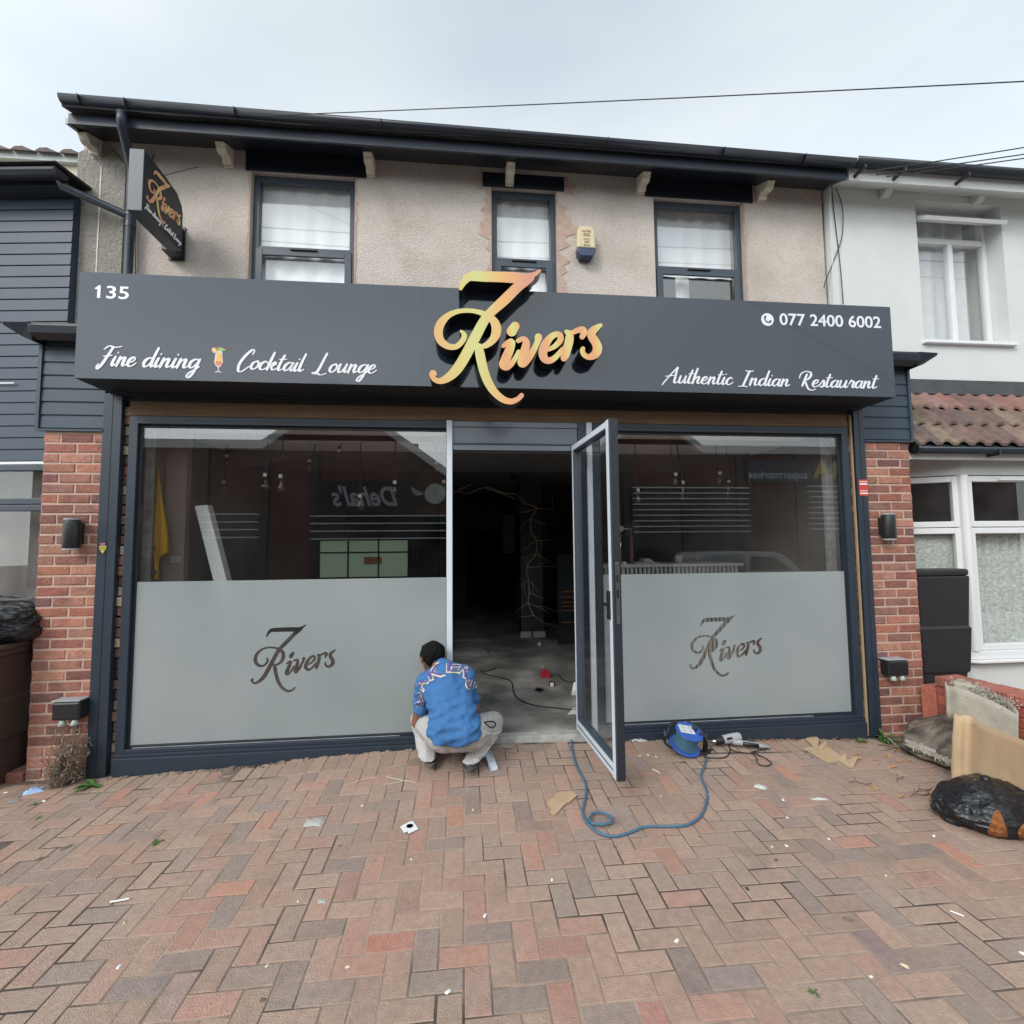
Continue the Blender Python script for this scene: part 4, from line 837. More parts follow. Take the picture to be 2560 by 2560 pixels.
# drainpipe
DPp = thing('drainpipe', 'dark grey drainpipe running down beside the projecting sign, with the neighbour\'s branch pipe joining it', 'drainpipe', (-2.91, .5, 4.4))
MB().tube([(-2.80, .21, 5.18), (-2.80, .21, 5.11), (-2.81, .24, 5.07), (-2.90, .50, 4.95), (-2.91, .525, 4.90), (-2.91, .53, 4.0), (-2.91, .53, 3.17)], .036, 12).build('downpipe', M['anth'], DPp, smooth=True)
MB().tube([(-3.36, .33, 4.70), (-3.34, .36, 4.62), (-2.95, .53, 4.52), (-2.91, .53, 4.50)], .032, 12).build('branch_pipe', M['anth'], DPp, smooth=True)
for z in (4.93, 4.50, 4.40): MB().lathe([(.042, z), (.042, z+.05)], (-2.91, .53, 0), 'z', 14).build('pipe_collar', M['anth_dk'], DPp)
MB().box(-2.925, -2.895, .485, .4895, 4.96, 4.985).build('label_tab', M['paper'], DPp)
tag(MB().tube([at(385, 385, .585), at(340, 545, .585), at(338, 600, .59), at(338, 690, .59)], .004, 6).build('alarm_cable', M['wire']), 'thin black cable down the pebbledash below the projecting sign', 'cable')

# ------------------------------------------------------------------ right hand neighbour
RH = thing('white_house', 'white painted neighbouring house on the right with tiled bay roof and open upper window', 'house', (5.3, .6, 0))
YR = .56
wx0, wx1, wz0, wz1 = 4.755, 5.75, 3.625, 5.13
wtl, wtr, wbl, wbr = at(2287, 502, YR), at(2497, 513, YR), at(2316, 855, YR), at(2530, 857, YR)
wx0, wx1, wz0, wz1 = wtl.x, (wtr.x+wbr.x)/2, (wbl.z+wbr.z)/2, (wtl.z+wtr.z)/2
MB().box(3.745, wx0, YR, 1.0, 2.62, 5.32).box(wx1, 9, YR, 1.0, 2.62, 5.32).box(3.745, 3.905, .36, 1.0, 0, 2.619).box(wx0, wx1, YR, 1.0, wz1, 5.32).box(wx0, wx1, YR, 1.0, 2.62, wz0).build('wall', M['white_wall'], RH)
MB().box(3.745, 3.80, YR-.012, YR-.001, 3.2, 5.20).build('corner_strip', M['white_wall'], RH)
MB().prism([(3.725, YR-.03, 5.00), (3.725, YR-.05, 5.20), (3.725, YR+.05, 5.22), (3.725, YR+.05, 3.0), (3.725, YR-.005, 3.0)], (.018, 0, 0)).build('party_joint', M['white_wall'], RH)
MB().box(3.73, 9, .27, .295, 5.10, 5.225).build('fascia_board', M['white_wall'], RH)
MB().prism([(3.73, .296, 5.12), (3.73, YR-.002, 5.255), (3.73, YR-.002, 5.28), (3.73, .296, 5.15)], (5.2, 0, 0)).build('soffit', M['white_wall'], RH)
gutter(3.73, 9, .205, 5.245, .058, parent=RH, drop=-.0).build('gutter', M['anth_dk'], RH, smooth=True)
mb = MB()
for k in range(36):
    xa = 3.73+k*.155
    for r_ in range(9):
        ya = .2+r_*.32; mb.col = cols((.04, .035, .036), .25); za = 5.215+(r_*.32)*sl_; mb.prism([(xa, ya, za), (xa+.03, ya, za+.012), (xa+.078, ya, za), (xa+.125, ya, za+.014), (xa+.155, ya, za), (xa+.155, ya, za-.02), (xa, ya, za-.02)], (0, .36, .36*sl_))
mb.build('roof', M['roof_dark'], RH)
for x in (4.36, 5.42, 6.4): MB().prism([(x-.04, y, z) for y, z in [(YR, 5.26), (.47, 5.215), (.47, 5.205), (.49, 5.18), (.515, 5.16), (YR, 5.155)]], (.08, 0, 0)).build('corbel', M['white_wall'], RH, bevel=.006)
for px_ in (2248, 2405, 2150):
    p = at(px_, 425, .2); MB().box(p.x-.012, p.x+.012, .13, .27, 5.12, 5.15).build('gutter_bracket', M['blackplastic'], RH, bevel=.003)
# upper window, set back in its reveal
yb = YR+.16; wn = MB().box(wx0+.001, wx1-.001, yb-.01, yb+.05, wz0, wz0+.03).build('window', M['white_plastic'], RH)
zt = at(2400, 606, yb).z; xm = at(2383, 730, yb).x
f = MB(); frame(f, wx0+.001, wx1-.001, wz0+.031, wz1-.001, yb, .06, .05); f.box(wx0+.052, wx1-.052, yb, yb+.06, zt-.03, zt+.03); f.box(xm-.028, xm+.028, yb, yb+.06, wz0+.082, zt-.031); f.build('frame', M['white_plastic'], wn, bevel=.004)
MB().box(wx0+.052, xm-.029, yb+.03, yb+.034, wz0+.082, zt-.031).box(xm+.029, wx1-.052, yb+.03, yb+.034, wz0+.082, zt-.031).build('pane', M['glass_win'], wn)
MB().box(wx0-.03, wx1+.03, YR-.05, yb-.011, wz0-.035, wz0-.001).build('sill', M['white_plastic'], RH, bevel=.005)
curtain(wx0+.10, wx1-.16, wz0, zt+.32, yb+.13, amp=.02, wl=.2, seed=4).build('curtain', mat('grey curtain', (.62, .64, .65), .9), wn, smooth=True)
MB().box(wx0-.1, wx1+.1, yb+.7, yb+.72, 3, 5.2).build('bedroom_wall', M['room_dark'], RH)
# tilted open top light
hy, hz = yb-.012, wz1-.10; ang = R(58); ux = Vector((0, -math.sin(ang), -math.cos(ang))); W_ = wz1-zt-.06
f = MB(); nn = Vector((0, math.cos(ang), -math.sin(ang)))
def sb(x0, x1, u0, u1, m=f, t=.02): c_ = Vector(((x0+x1)/2, hy, hz))+ux*(u0+u1)/2; m.obox(c_, Vector(((x1-x0)/2, 0, 0)), ux*(u1-u0)/2, nn*t)
sb(wx0+.02, wx0+.09, 0, W_); sb(wx1-.09, wx1-.02, 0, W_); sb(wx0+.091, wx1-.091, 0, .06); sb(wx0+.091, wx1-.091, W_-.06, W_); sash = f.build('open_sash', M['white_plastic'], wn, bevel=.004)
f2 = MB(); sb(wx0+.091, wx1-.091, .061, W_-.061, f2, .004); f2.build('sash_pane', M['glass_win'], wn)
# bay with lean-to tiled roof
mb = MB(); rr = random.Random(8); ry0, ry1 = .05, .545; rz0, rz1 = at(2400, 1112, .03).z, at(2400, 990, .545).z
rows = 3; TW = .165
for r_ in range(rows):
    t0, t1 = r_/rows, (r_+1)/rows; ya, yb_ = lerp(ry0, ry1, t0)-.025, lerp(ry0, ry1, t1); za, zb = lerp(rz0, rz1, t0)+.012, lerp(rz0, rz1, t1)+.022
    x = 3.93-(.06 if r_ % 2 else 0)
    while x < 8.8:
        mb.col = cols(rr.choice([(.25, .13, .10), (.22, .125, .10), (.20, .12, .10)]) if r_ == 2 else rr.choice([(.15, .10, .085), (.17, .11, .09), (.13, .095, .085), (.19, .14, .10)]), .2)
        K = 8; P = []
        for k in range(K+1):
            u = k/K; zz = .030*math.sin(min(1, u/.62)*math.pi)**1 if u < .62 else -.006*math.sin((u-.62)/.38*math.pi)
            P.append((x+u*TW, zz))
        xo = max(x, 3.93)
        vs = [(max(p, 3.93), ya, za+q+.012) for p, q in P]+[(max(p, 3.93), yb_, zb+q) for p, q in P]+[(max(p, 3.93), ya+.005, za+q-.012) for p, q in P]
        mb.add(vs, [(k, k+1, K+1+k+1, K+1+k) for k in range(K)]+[(2*(K+1)+k, 2*(K+1)+k+1, k+1, k) for k in range(K)]); x += TW
mb.build('bay_roof', M['tile_roof'], RH, fix=False)
MB().prism([(3.93, ry0, rz0-.01), (3.93, ry1+.014, rz1), (3.93, ry1+.014, rz0-.06), (3.93, ry0, rz0-.06)], (4.9, 0, 0)).build('roof_deck', M['dark_in'], RH)
mb = MB().prism([(3.93, .515, rz1+.004), (3.93, .53, rz1+.16), (3.93, YR-.001, rz1+.172), (3.93, YR-.001, rz1+.004)], (4.9, 0, 0)); mb.build('lead_flashing', M['lead'], RH, bevel=.006)
zg = at(2400, 1120, .0).z; gutter(3.95, 8.8, .0, zg, .052).build('bay_gutter', M['anth'], RH, smooth=True)
MB().lathe([(.05, 0), (.052, .03)], (3.95, .0, zg-.01), 'x', 12).box(4.72, 4.74, -.058, .05, zg-.07, zg-.01).build('gutter_union', M['blackplastic'], RH)
YB = .2
def zb_(py, Y=YB): return at(2480, py, Y).z
MB().box(3.93, 8.8, .055, .075, zb_(1150, .055), zg-.03).build('bay_fascia', M['white_wall'], RH)
xk = at(2420, 1400, YB).x; zc0, zc1 = zb_(1625), zb_(1190); zm = zb_(1318)
bay = MB(); 
# wall under the window, following the splayed corner
def bayprism(mb, off, z0, z1): mb.prism([(3.91, .555, z0), (3.91, .54-off, z0), (xk-off*.3, YB-off, z0), (8.8, YB-off, z0), (8.8, .555, z0)], (0, 0, z1-z0)); return mb
bayprism(MB(), .0, -.05, zc0-.10).build('bay_wall', M['white_wall'], RH)
bayprism(MB(), .075, zc0-.10, zc0-.075).build('bay_sill', M['white_plastic'], RH, bevel=.006)
bayprism(MB(), .035, zc0-.074, zc0).build('sill_upstand', M['white_plastic'], RH, bevel=.006)
bayprism(MB(), -.0, zc1+.01, zb_(1145)).build('bay_head', M['white_wall'], RH)
for (xa, ya_), (xb, yb_), nmn in (((xk, YB), (8.6, YB), 'front'), ((3.93, .53), (xk, YB), 'side')):
    d = Vector((xb-xa, yb_-ya_, 0)); Ln = d.length; d.normalize(); nv = Vector((d.y, -d.x, 0)); bw = MB()
    wnd = None
    def bb(m, u0, u1, v0, v1, z0, z1): c_ = Vector((xa, ya_, 0))+d*(u0+u1)/2+nv*(v0+v1)/2+Vector((0, 0, (z0+z1)/2)); m.obox(c_, d*(u1-u0)/2, nv*(v1-v0)/2, Vector((0, 0, (z1-z0)/2)))
    us = [.03, 1.05, 2.07, 3.09, 4.1] if nmn == 'front' else [.02, Ln-.03]
    f = MB(); g_ = MB()
    for u0, u1 in zip(us, us[1:]):
        for z0, z1 in ((zc0+.002, zm-.003), (zm+.003, zc1)):
            t_ = .055
            bb(f, u0, u0+t_, -.05, .012, z0, z1); bb(f, u1-t_, u1, -.05, .012, z0, z1); bb(f, u0+t_, u1-t_, -.05, .012, z0, z0+t_); bb(f, u0+t_, u1-t_, -.05, .012, z1-t_, z1)
            bb(g_, u0+t_, u1-t_, -.02, -.016, z0+t_, z1-t_)
    wnd = f.build('bay_window', M['white_plastic'], RH, bevel=.006); g_.build('pane', M['glass_dark'], wnd)
MB().tube([(xk-.01, YB-.015, zc0+.002), (xk-.01, YB-.015, zc1+.005)], .035, 12).box(xk-.045, xk+.02, YB-.02, YB+.03, zc0+.002, zc1+.005).build('corner_post', M['white_plastic'], RH, smooth=False)
bb2 = MB().box(xk+.35, xk+.75, YB-.04, YB-.013, zc1-.045, zc1-.03).build('bay_vent', M['white_plastic'], RH, bevel=.003)
net = mat('lace net curtain', (.50, .54, .51), .95, var=.45, scale=38, stretch=(1, 1, 1.2))
curtain(xk+.06, 8.5, zc0-.05, zm, YB+.12, amp=.022, wl=.10, seed=5).build('net_curtain', net, RH, smooth=True)
cs = MB(); cs.prism([(3.98, .555, zc0), (xk+.03, YB+.09, zc0), (xk+.03, YB+.10, zc0), (3.98, .565, zc0)], (0, 0, zm-zc0)); cs.build('side_net_curtain', net, RH)
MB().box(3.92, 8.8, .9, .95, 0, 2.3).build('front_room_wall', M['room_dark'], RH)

# ------------------------------------------------------------------ left hand neighbour
LH = thing('grey_clad_house', 'neighbouring house on the left clad in dark grey horizontal boards', 'house', (-4.2, .6, 0))
xa_, ya2, xb_, yb2 = -3.36, .50, -8.0, .98
dl = Vector((xb_-xa_, yb2-ya2, 0)).normalized(); nl = Vector((dl.y, -dl.x, 0)); nl = -nl if nl.y > 0 else nl
def lb(m, u0, u1, v0, v1, z0, z1): c_ = Vector((xa_, ya2, 0))+dl*(u0+u1)/2+nl*(v0+v1)/2+Vector((0, 0, (z0+z1)/2)); m.obox(c_, dl*(u1-u0)/2, nl*(v1-v0)/2, Vector((0, 0, (z1-z0)/2)))
m_ = MB(); lb(m_, 0, 4.6, -.25, -.02, 2.32, 4.66); lb(m_, 0, 4.6, -.25, -.02, -.2, .6); m_.build('wall', M['clad'], LH)
m_ = MB(); z = 2.325
while z < 4.60:
    h_ = .098; c0 = [Vector((xa_, ya2, z+.007))+nl*-.0075, Vector((xa_, ya2, z+.012))+nl*-.0075, Vector((xa_, ya2, z+h_))+nl*-.012, Vector((xa_, ya2, z+h_))+nl*-.0195, Vector((xa_, ya2, z+.004))+nl*-.0195]
    m_.prism(c0, dl*4.6); z += .1
m_.build('cladding_boards', M['clad'], LH)
m_ = MB(); lb(m_, .0, 4.6, .0, .012, 2.300, 2.322); lb(m_, .4, 4.6, .009, .014, 2.985, 2.995); m_.build('white_bead', M['white_plastic'], LH)
g = MB()
for q, (v0, v1, z0, z1) in enumerate(((-.02, .13, 4.63, 4.67),)): lb(g, -.05, 4.6, v0, v1, z0, z1)
g.build('eaves_soffit', M['anth_dk'], LH)
g = MB(); n_s = 10; A_, B_ = Vector((xa_, ya2, 0))+nl*.19-dl*.08, Vector((xa_, ya2, 0))+nl*.19+dl*4.6
for k in range(n_s):
    a0, a1 = math.pi+math.pi*k/n_s, math.pi+math.pi*(k+1)/n_s; q = []
    for P_, an in ((A_, a0), (A_, a1), (B_, a1), (B_, a0)): q.append(P_+nl*(math.cos(an)*.06)+Vector((0, 0, 4.705+math.sin(an)*.06)))
    g.add(q, [(0, 1, 2, 3)])
g.build('gutter', M['eaves'], LH, fix=False)
g = MB(); 
for P_ in (A_,): g.prism([P_+nl*(math.cos(math.pi+math.pi*k/10)*.064)+Vector((0, 0, 4.707+math.sin(math.pi+math.pi*k/10)*.064)) for k in range(11)], dl*.02)
g.prism([A_+nl*-.06+Vector((0, 0, 4.74)), A_+nl*.07+Vector((0, 0, 4.74)), A_+nl*.06+Vector((0, 0, 4.755)), A_+nl*-.5+Vector((0, 0, 4.80)), A_+nl*-.5+Vector((0, 0, 4.78))], dl*4.6); g.build('roof', M['roof_dark'], LH)
# its ground floor window
m_ = MB(); lb(m_, 0, 4.6, -.02, .0, .6, .66); lwn = m_.build('window', M['upvc'], LH)
m_ = MB(); u1 = .62
for z0, z1 in ((.662, 1.96), (1.965, 2.295)):
    for ua, ub in ((-.02, u1), (u1+.01, 1.6), (1.61, 2.6)):
        for a_, b_, c_, d_ in ((ua, ua+.05, z0, z1), (ub-.05, ub, z0, z1), (ua+.05, ub-.05, z0, z0+.05), (ua+.05, ub-.05, z1-.05, z1)): lb(m_, a_, b_, -.03, .02, c_, d_)
m_.build('frame', M['upvc'], lwn, bevel=.005)
m_ = MB(); lb(m_, .03, 2.55, -.008, -.004, .71, 1.91); lb(m_, .03, 2.55, -.008, -.004, 2.015, 2.245); m_.build('pane', M['glass_dark'], lwn)
m_ = MB(); lb(m_, 0, 4.6, -.24, -.20, .6, 2.3); m_.build('blind', mat('dim blind', (.16, .15, .135), .9, var=.2), LH)
# a further house roof behind it
FHs = thing('distant_house', 'cream house wall and brown tiled roof rising behind the grey clad house', 'house', (-7, 3.2, 0))
a_, b_ = at(-60, 400, 3), at(206, 402, 3)
MB().box(-12, b_.x+.0, 3, 3.2, 3, 6.86).build('wall', mat('cream render', (.55, .50, .38), .9), FHs)
MB().box(-12, b_.x+.02, 2.93, 2.998, 6.83, 6.93).build('fascia_board', M['white_wall'], FHs)
mb = MB(); x = -12
while x < b_.x:
    mb.col = cols((.15, .115, .11), .2); mb.prism([(x, 2.86, 6.90), (x+.06, 2.86, 6.95), (x+.15, 2.86, 6.96), (x+.22, 2.86, 6.92), (x+.29, 2.86, 6.90)], (0, 2.2, 1.0)); x += .3
mb.build('roof', M['tile_roof'], FHs)

# ------------------------------------------------------------------ inside the restaurant
IN = thing('restaurant_interior', 'dim gutted dining room behind the glass with grey tiled floor and white ceiling', 'room', (0, 4, 0))
MB().box(-2.49, 3.32, .101, 10, -.1, .105).build('floor', M['floor_tile'], IN)
MB().box(-2.52, -2.495, .12, 10, .1, 3.1).build('left_wall', M['wall_in'], IN)
MB().box(3.325, 3.345, .12, 10, .1, 3.1).build('right_wall', M['wall_in'], IN)
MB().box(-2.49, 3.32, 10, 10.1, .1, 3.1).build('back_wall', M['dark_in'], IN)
YC = .3
while at(1200, 1131, YC).z < 2.60: YC += .02
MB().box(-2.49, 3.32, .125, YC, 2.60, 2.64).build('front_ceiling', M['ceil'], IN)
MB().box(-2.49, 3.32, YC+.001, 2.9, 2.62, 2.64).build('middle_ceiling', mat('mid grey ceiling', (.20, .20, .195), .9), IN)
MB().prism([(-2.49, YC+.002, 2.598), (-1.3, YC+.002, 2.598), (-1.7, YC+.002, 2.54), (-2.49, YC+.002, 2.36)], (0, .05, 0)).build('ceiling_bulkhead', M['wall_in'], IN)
MB().box(-2.6, 3.4, .61, 10.2, 2.90, 2.95).build('light_block_slab', M['dark_in'], IN)  # unseen slab added above the ceilings to stop daylight leaking through the gaps
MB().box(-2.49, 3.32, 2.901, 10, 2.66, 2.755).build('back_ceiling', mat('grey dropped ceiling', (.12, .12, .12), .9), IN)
MB().prism([(.62, YC+.003, 2.598), (.98, YC+.003, 2.598), (.98, YC+.003, 2.40)], (0, .05, 0)).build('sloping_bulkhead', mat('grey boxing', (.10, .10, .10), .9), IN)
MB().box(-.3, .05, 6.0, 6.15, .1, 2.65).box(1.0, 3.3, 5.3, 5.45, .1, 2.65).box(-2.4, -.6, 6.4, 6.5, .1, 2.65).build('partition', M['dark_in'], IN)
MB().box(-.6, 1.0, 8.2, 8.3, 1.9, 2.65).box(-.6, -.15, 8.2, 8.3, .1, 1.9).build('stone_wall', mat('mottled stone', (.10, .11, .105), .9, var=.5, scale=8), IN)
MB().box(-2.49, at(463, 1300, .45).x, .45, .52, .105, 2.595).build('nib_wall', mat('beige plaster', (.25, .215, .185), .9, var=.1), IN)
MB().box(-2.49, at(374, 1300, .19).x, .19, .23, .105, 2.595).box(at(2068, 1300, .19).x, 3.32, .19, .23, .105, 2.75).build('end_reveal', mat('grey marbled board', (.30, .31, .31), .7, var=.45, scale=14), IN)
bd = MB().box(-.80, -.15, .105, .125, .107, 1.22); tag(bd.build('warm_patch_board', mat('beige board', (.86, .72, .58), .8, var=.05), bevel=.01), 'pale beige board added behind the frosted glass to warm its tone beside the door', 'board')  # added board, set close behind the film to give it a warm patch
# column with lit twigs
colm = thing('column', 'dark square column in the room with white base blocks', 'column', (1.05, 4.1, .1))
MB().box(.92, 1.28, 4.0, 4.3, .106, 2.65).build('shaft', mat('dark marbled column', (.035, .032, .032), .5, var=.6, scale=5), colm)
MB().box(.90, 1.07, 3.94, 3.995, .106, .20).box(1.10, 1.30, 3.94, 3.995, .106, .20).build('base_block', mat('white block', (.45, .44, .43), .6), colm)
tw = MB(); rt = random.Random(4)
def twig(p, d, n_, r_, depth=0):
    pts = [p]; 
    for k in range(n_):
        d = (d+Vector((rt.uniform(-.5, .5), rt.uniform(-.12, .12), rt.uniform(-.35, .35)))*.7).normalized(); p = p+d*.085; pts.append(p)
        if depth < 2 and rt.random() < .3: twig(p, (d+Vector((rt.uniform(-1, 1), 0, rt.uniform(-.3, .5)))).normalized(), 3, r_*.6, depth+1)
    tw.tube(pts, [r_*(1-.6*k/len(pts)) for k in range(len(pts))], 5)
pp = [at(1120+x/2.6118, 1060+y/2.6118, 3.9) for x, y in ((505, 520), (580, 550), (540, 620), (548, 720), (575, 760), (572, 850), (515, 930), (525, 1020), (530, 1100), (525, 1170), (560, 1250))]
tw.tube(catmull(pp, 4), .009, 5)
for p in pp[1:]:
    for s_ in (-1, 1):
        if rt.random() < .8: twig(Vector(p), Vector((s_*.8, 0, -.3)), 3, .006, 1)
for q in (((0, 470), (60, 440), (130, 455), (200, 425), (270, 415), (360, 450), (440, 460), (505, 520)), ((70, 430), (150, 395)), ((250, 420), (330, 445), (440, 490))):
    tw.tube(catmull([at(1120+x/2.6118, 1060+y/2.6118, 3.8) for x, y in q], 4), .008, 5)
tag(tw.build('twig_garland', mat('pale twig', (.55, .40, .30), .8)), 'pale bare twig garland trailing over the beam and down the dark column', 'garland')
MB().lathe([(.045, 0), (.045, .12)], at(1317, 1170, 2.5)-Vector((0, 0, .05)), 'y', 12)
for i, (px, py) in enumerate(((1326, 1153), (1286, 1195))):
    p = at(px, py, 2.4+i); o = MB().box(p.x-.06, p.x+.06, p.y-.05, p.y+.05, p.z-.045, p.z+.045).box(p.x-.01, p.x+.01, p.y-.01, p.y+.01, p.z+.045, p.z+.16).build('ceiling_speaker', M['black'], bevel=.01)
    tag(o, ('nearer', 'farther')[i]+' of the two small black speakers under the dropped ceiling', 'speaker', 'ceiling speakers')
p0, p1 = at(1258, 1288, 5.2), at(1287, 1384, 5.2); tag(MB().box(p0.x, p1.x, 5.18, 5.21, p1.z, p0.z).build('wall_panel', mat('grey wall panel', (.14, .13, .13), .7)), 'tall grey panel hanging on the dark partition', 'wall panel')
# shelves glowing at the bar, behind the door opening
bs = thing('bar_shelf', 'dark bar shelf with thin amber edges seen through the doorway', 'shelf', (1.6, 3.3, .8))
mb = MB(); mc = MB()
q0, q1 = at(1405, 1478, 3.3), at(1440, 1556, 3.3)
MB().box(q0.x-.05, q1.x+.5, 3.33, 3.4, .11, q0.z+.55).build('cabinet', M['dark_in'], bs)
for py in (1479, 1493, 1506, 1516, 1527, 1556): p = at(1420, py, 3.3); mb.box(q0.x, q1.x+.2, 3.30, 3.325, p.z-.006, p.z+.006)
mb.build('shelf_edge', mat('amber trim', (.40, .13, .04), .5, var=.3), bs)
# bar counter behind the right window, slatted front
BAR = thing('bar_counter', 'bar counter with vertical slatted front behind the right window', 'bar counter', (2.0, 1.6, .1))
yc = 1.5; ta, tb_ = at(1500, 1412, yc), at(1857, 1412, yc); tz = ta.z
MB().box(1.45, tb_.x, yc-.02, yc+.55, tz-.035, tz).build('counter_top', mat('pale grey worktop', (.42, .42, .40), .5, var=.15, scale=12), BAR, bevel=.004)
MB().box(1.47, tb_.x-.03, yc+.02, yc+.5, .106, tz-.036).build('carcass', M['dark_in'], BAR)
sl = MB(); x = 1.48
while x < tb_.x-.06: sl.box(x, x+.030, yc+.001, yc+.0195, .11, tz-.037); x += .050
so_ = sl.build('slat_front', mat('grey slats', (.36, .36, .34), .7), BAR)
pz = at(1615, 1405, yc+.1); mb = MB().box(pz.x-.14, pz.x+.14, yc+.05, yc+.3, tz+.001, tz+.02); mb.prism([(pz.x-.04, yc+.08, tz+.021), (pz.x+.10, yc+.08, tz+.021), (pz.x+.04, yc+.08, tz+.06), (pz.x-.02, yc+.08, tz+.06)], (0, .18, 0))
tag(mb.build('card_terminal', M['greyplastic'], bevel=.004), 'low white till tray lying on the bar counter', 'till')
pz = at(1698, 1400, yc+.2); tag(MB().lathe([(.035, 0), (.040, .085), (.037, .085), (.032, .003), (0, .003)], (pz.x, yc+.2, tz+.001), 'z', 20).build('cup', M['greyplastic'], smooth=True), 'small pale cup on the bar counter', 'cup')
pz = at(1560, 1404, yc+.15); tag(MB().lathe([(.03, 0), (.03, .022)], (pz.x, yc+.15, tz+.001), 'z', 16).build('ashtray', M['paper']), 'flat round white dish at the left end of the bar counter', 'dish')
tp = thing('beer_tap', 'beer tap with round silver badge on the bar counter', 'beer tap', (at(1552, 1350, yc).x, yc, tz))
p = at(1552, 1322, yc+.1); MB().lathe([(.034, -.012), (.034, .0)], p, 'y', 24).build('badge', mat('badge silver', (.5, .48, .46), .3, metal=.4), tp)
MB().tube([p+Vector((.0, .02, -.04)), Vector((p.x-.01, yc+.12, tz))], .014, 8).tube([p+Vector((.03, .01, 0)), p+Vector((.13, .02, 0)), p+Vector((.12, .02, -.12))], .008, 8).build('column', M['steel'], tp, smooth=True)
p2 = p+Vector((.13, .03, 0)); MB().box(p2.x-.02, p2.x+.02, p2.y-.02, p2.y+.02, tz, p2.z-.08).build('handle', mat('wine red handle', (.09, .03, .035), .5), tp, bevel=.005)
MB().box(p2.x-.05, p2.x+.10, p2.y, p2.y+.1, p2.z-.07, p2.z+.07).build('drip_box', M['black'], tp, bevel=.005)
# yellow cloth, white board
t = thing('yellow_cloth', 'yellow cloth with grey oval print hanging at the left of the left window', 'cloth', (-2.1, .35, 1.8))
mb = MB(); pts = [(388, 1165), (378, 1260), (374, 1400), (376, 1448)], [(395, 1165), (408, 1260), (420, 1330), (422, 1378), (402, 1390), (400, 1448)]
L_, R__ = catmull([tuple(at(x, y, .35)) for x, y in pts[0]], 10), catmull([tuple(at(x, y, .35)) for x, y in pts[1]], 6); N_ = 30
def samp(P, t): k = t*(len(P)-1); i = min(int(k), len(P)-2); f_ = k-i; return Vector(P[i])*(1-f_)+Vector(P[i+1])*f_
for i in range(N_+1):
    a_, b_ = samp(L_, i/N_), samp(R__, i/N_)
    for k in range(9): p = a_.lerp(b_, k/8); mb.v.append((p.x, p.y+.018*math.sin(k*1.9+i*.1)*(i/N_), p.z))
for i in range(N_):
    for k in range(8): q = i*9+k; mb.f.append([q, q+1, q+10, q+9]); mb.mi.append(0); mb.c.append((1, 1, 1))
mb.build('cloth', M['yellow'], t, smooth=True, fix=False)
for px, py, s_ in ((382, 1345, .02), (386, 1370, .022), (381, 1392, .024), (386, 1430, .03)):
    p = at(px, py, .33); MB().lathe([(s_*.8, 0), (s_*.8, .002)], p-Vector((0, .012, 0)), 'y', 16).build('printed_oval', mat('slate print', (.14, .12, .16), .8), t)
a0, a1, b0, b1 = at(486, 1265, .4), at(518, 1262, .4), at(532, 1448, .4), at(566, 1448, .4)
mb = MB().prism([a0, a1, b1+(b1-a1)*.75, b0+(b0-a0)*.75], (0, .09, 0)); tag(mb.build('white_board', mat('white foam board', (.62, .64, .62), .6, var=.05), bevel=.004), 'long white board leaning behind the left window', 'board')
# wall switch
tag(MB().box(at(424, 1400, .44).x, at(452, 1400, .44).x, .44, .449, at(440, 1408, .44).z, at(440, 1391, .44).z).build('wall_socket', M['greyplastic'], bevel=.004), 'white double socket plate on the beige nib wall', 'socket')
# pendants
PENl = []
for x0, x1, y1, kind in ((565, 560, 238, 0), (545, 540, 402, 1), (800, 792, 365, 2), (893, 887, 380, 3), (1097, 1062, 268, 0), (1255, 1243, 205, 0), (1368, 1370, 495, 3), (1585, 1583, 400, 0), (1835, 1838, 278, 0), (1880, 1882, 400, 1)):
    PENl.append((340+x0/2.4456, 340+x1/2.4456, 1060+y1/2.4456, kind))
for x0, x1, y1, kind in ((305, 315, 515, 3), (545, 573, 395, 0), (595, 625, 480, 4), (857, 877, 385, 0), (938, 940, 470, 4), (1083, 1089, 400, 0), (1360, 1383, 310, 0)):
    PENl.append((1480+x0/2.76, 1480+x1/2.76, 1060+y1/2.76, kind))
kinds = ['small clear bulb', 'wide silvered globe bulb', 'flared glass bulb', 'long pear shaped bulb', 'slim tube bulb']
rp_ = random.Random(2); socm = M['paper']
ordn = ['first', 'second', 'third', 'fourth', 'fifth', 'sixth', 'seventh', 'eighth', 'ninth', 'tenth']
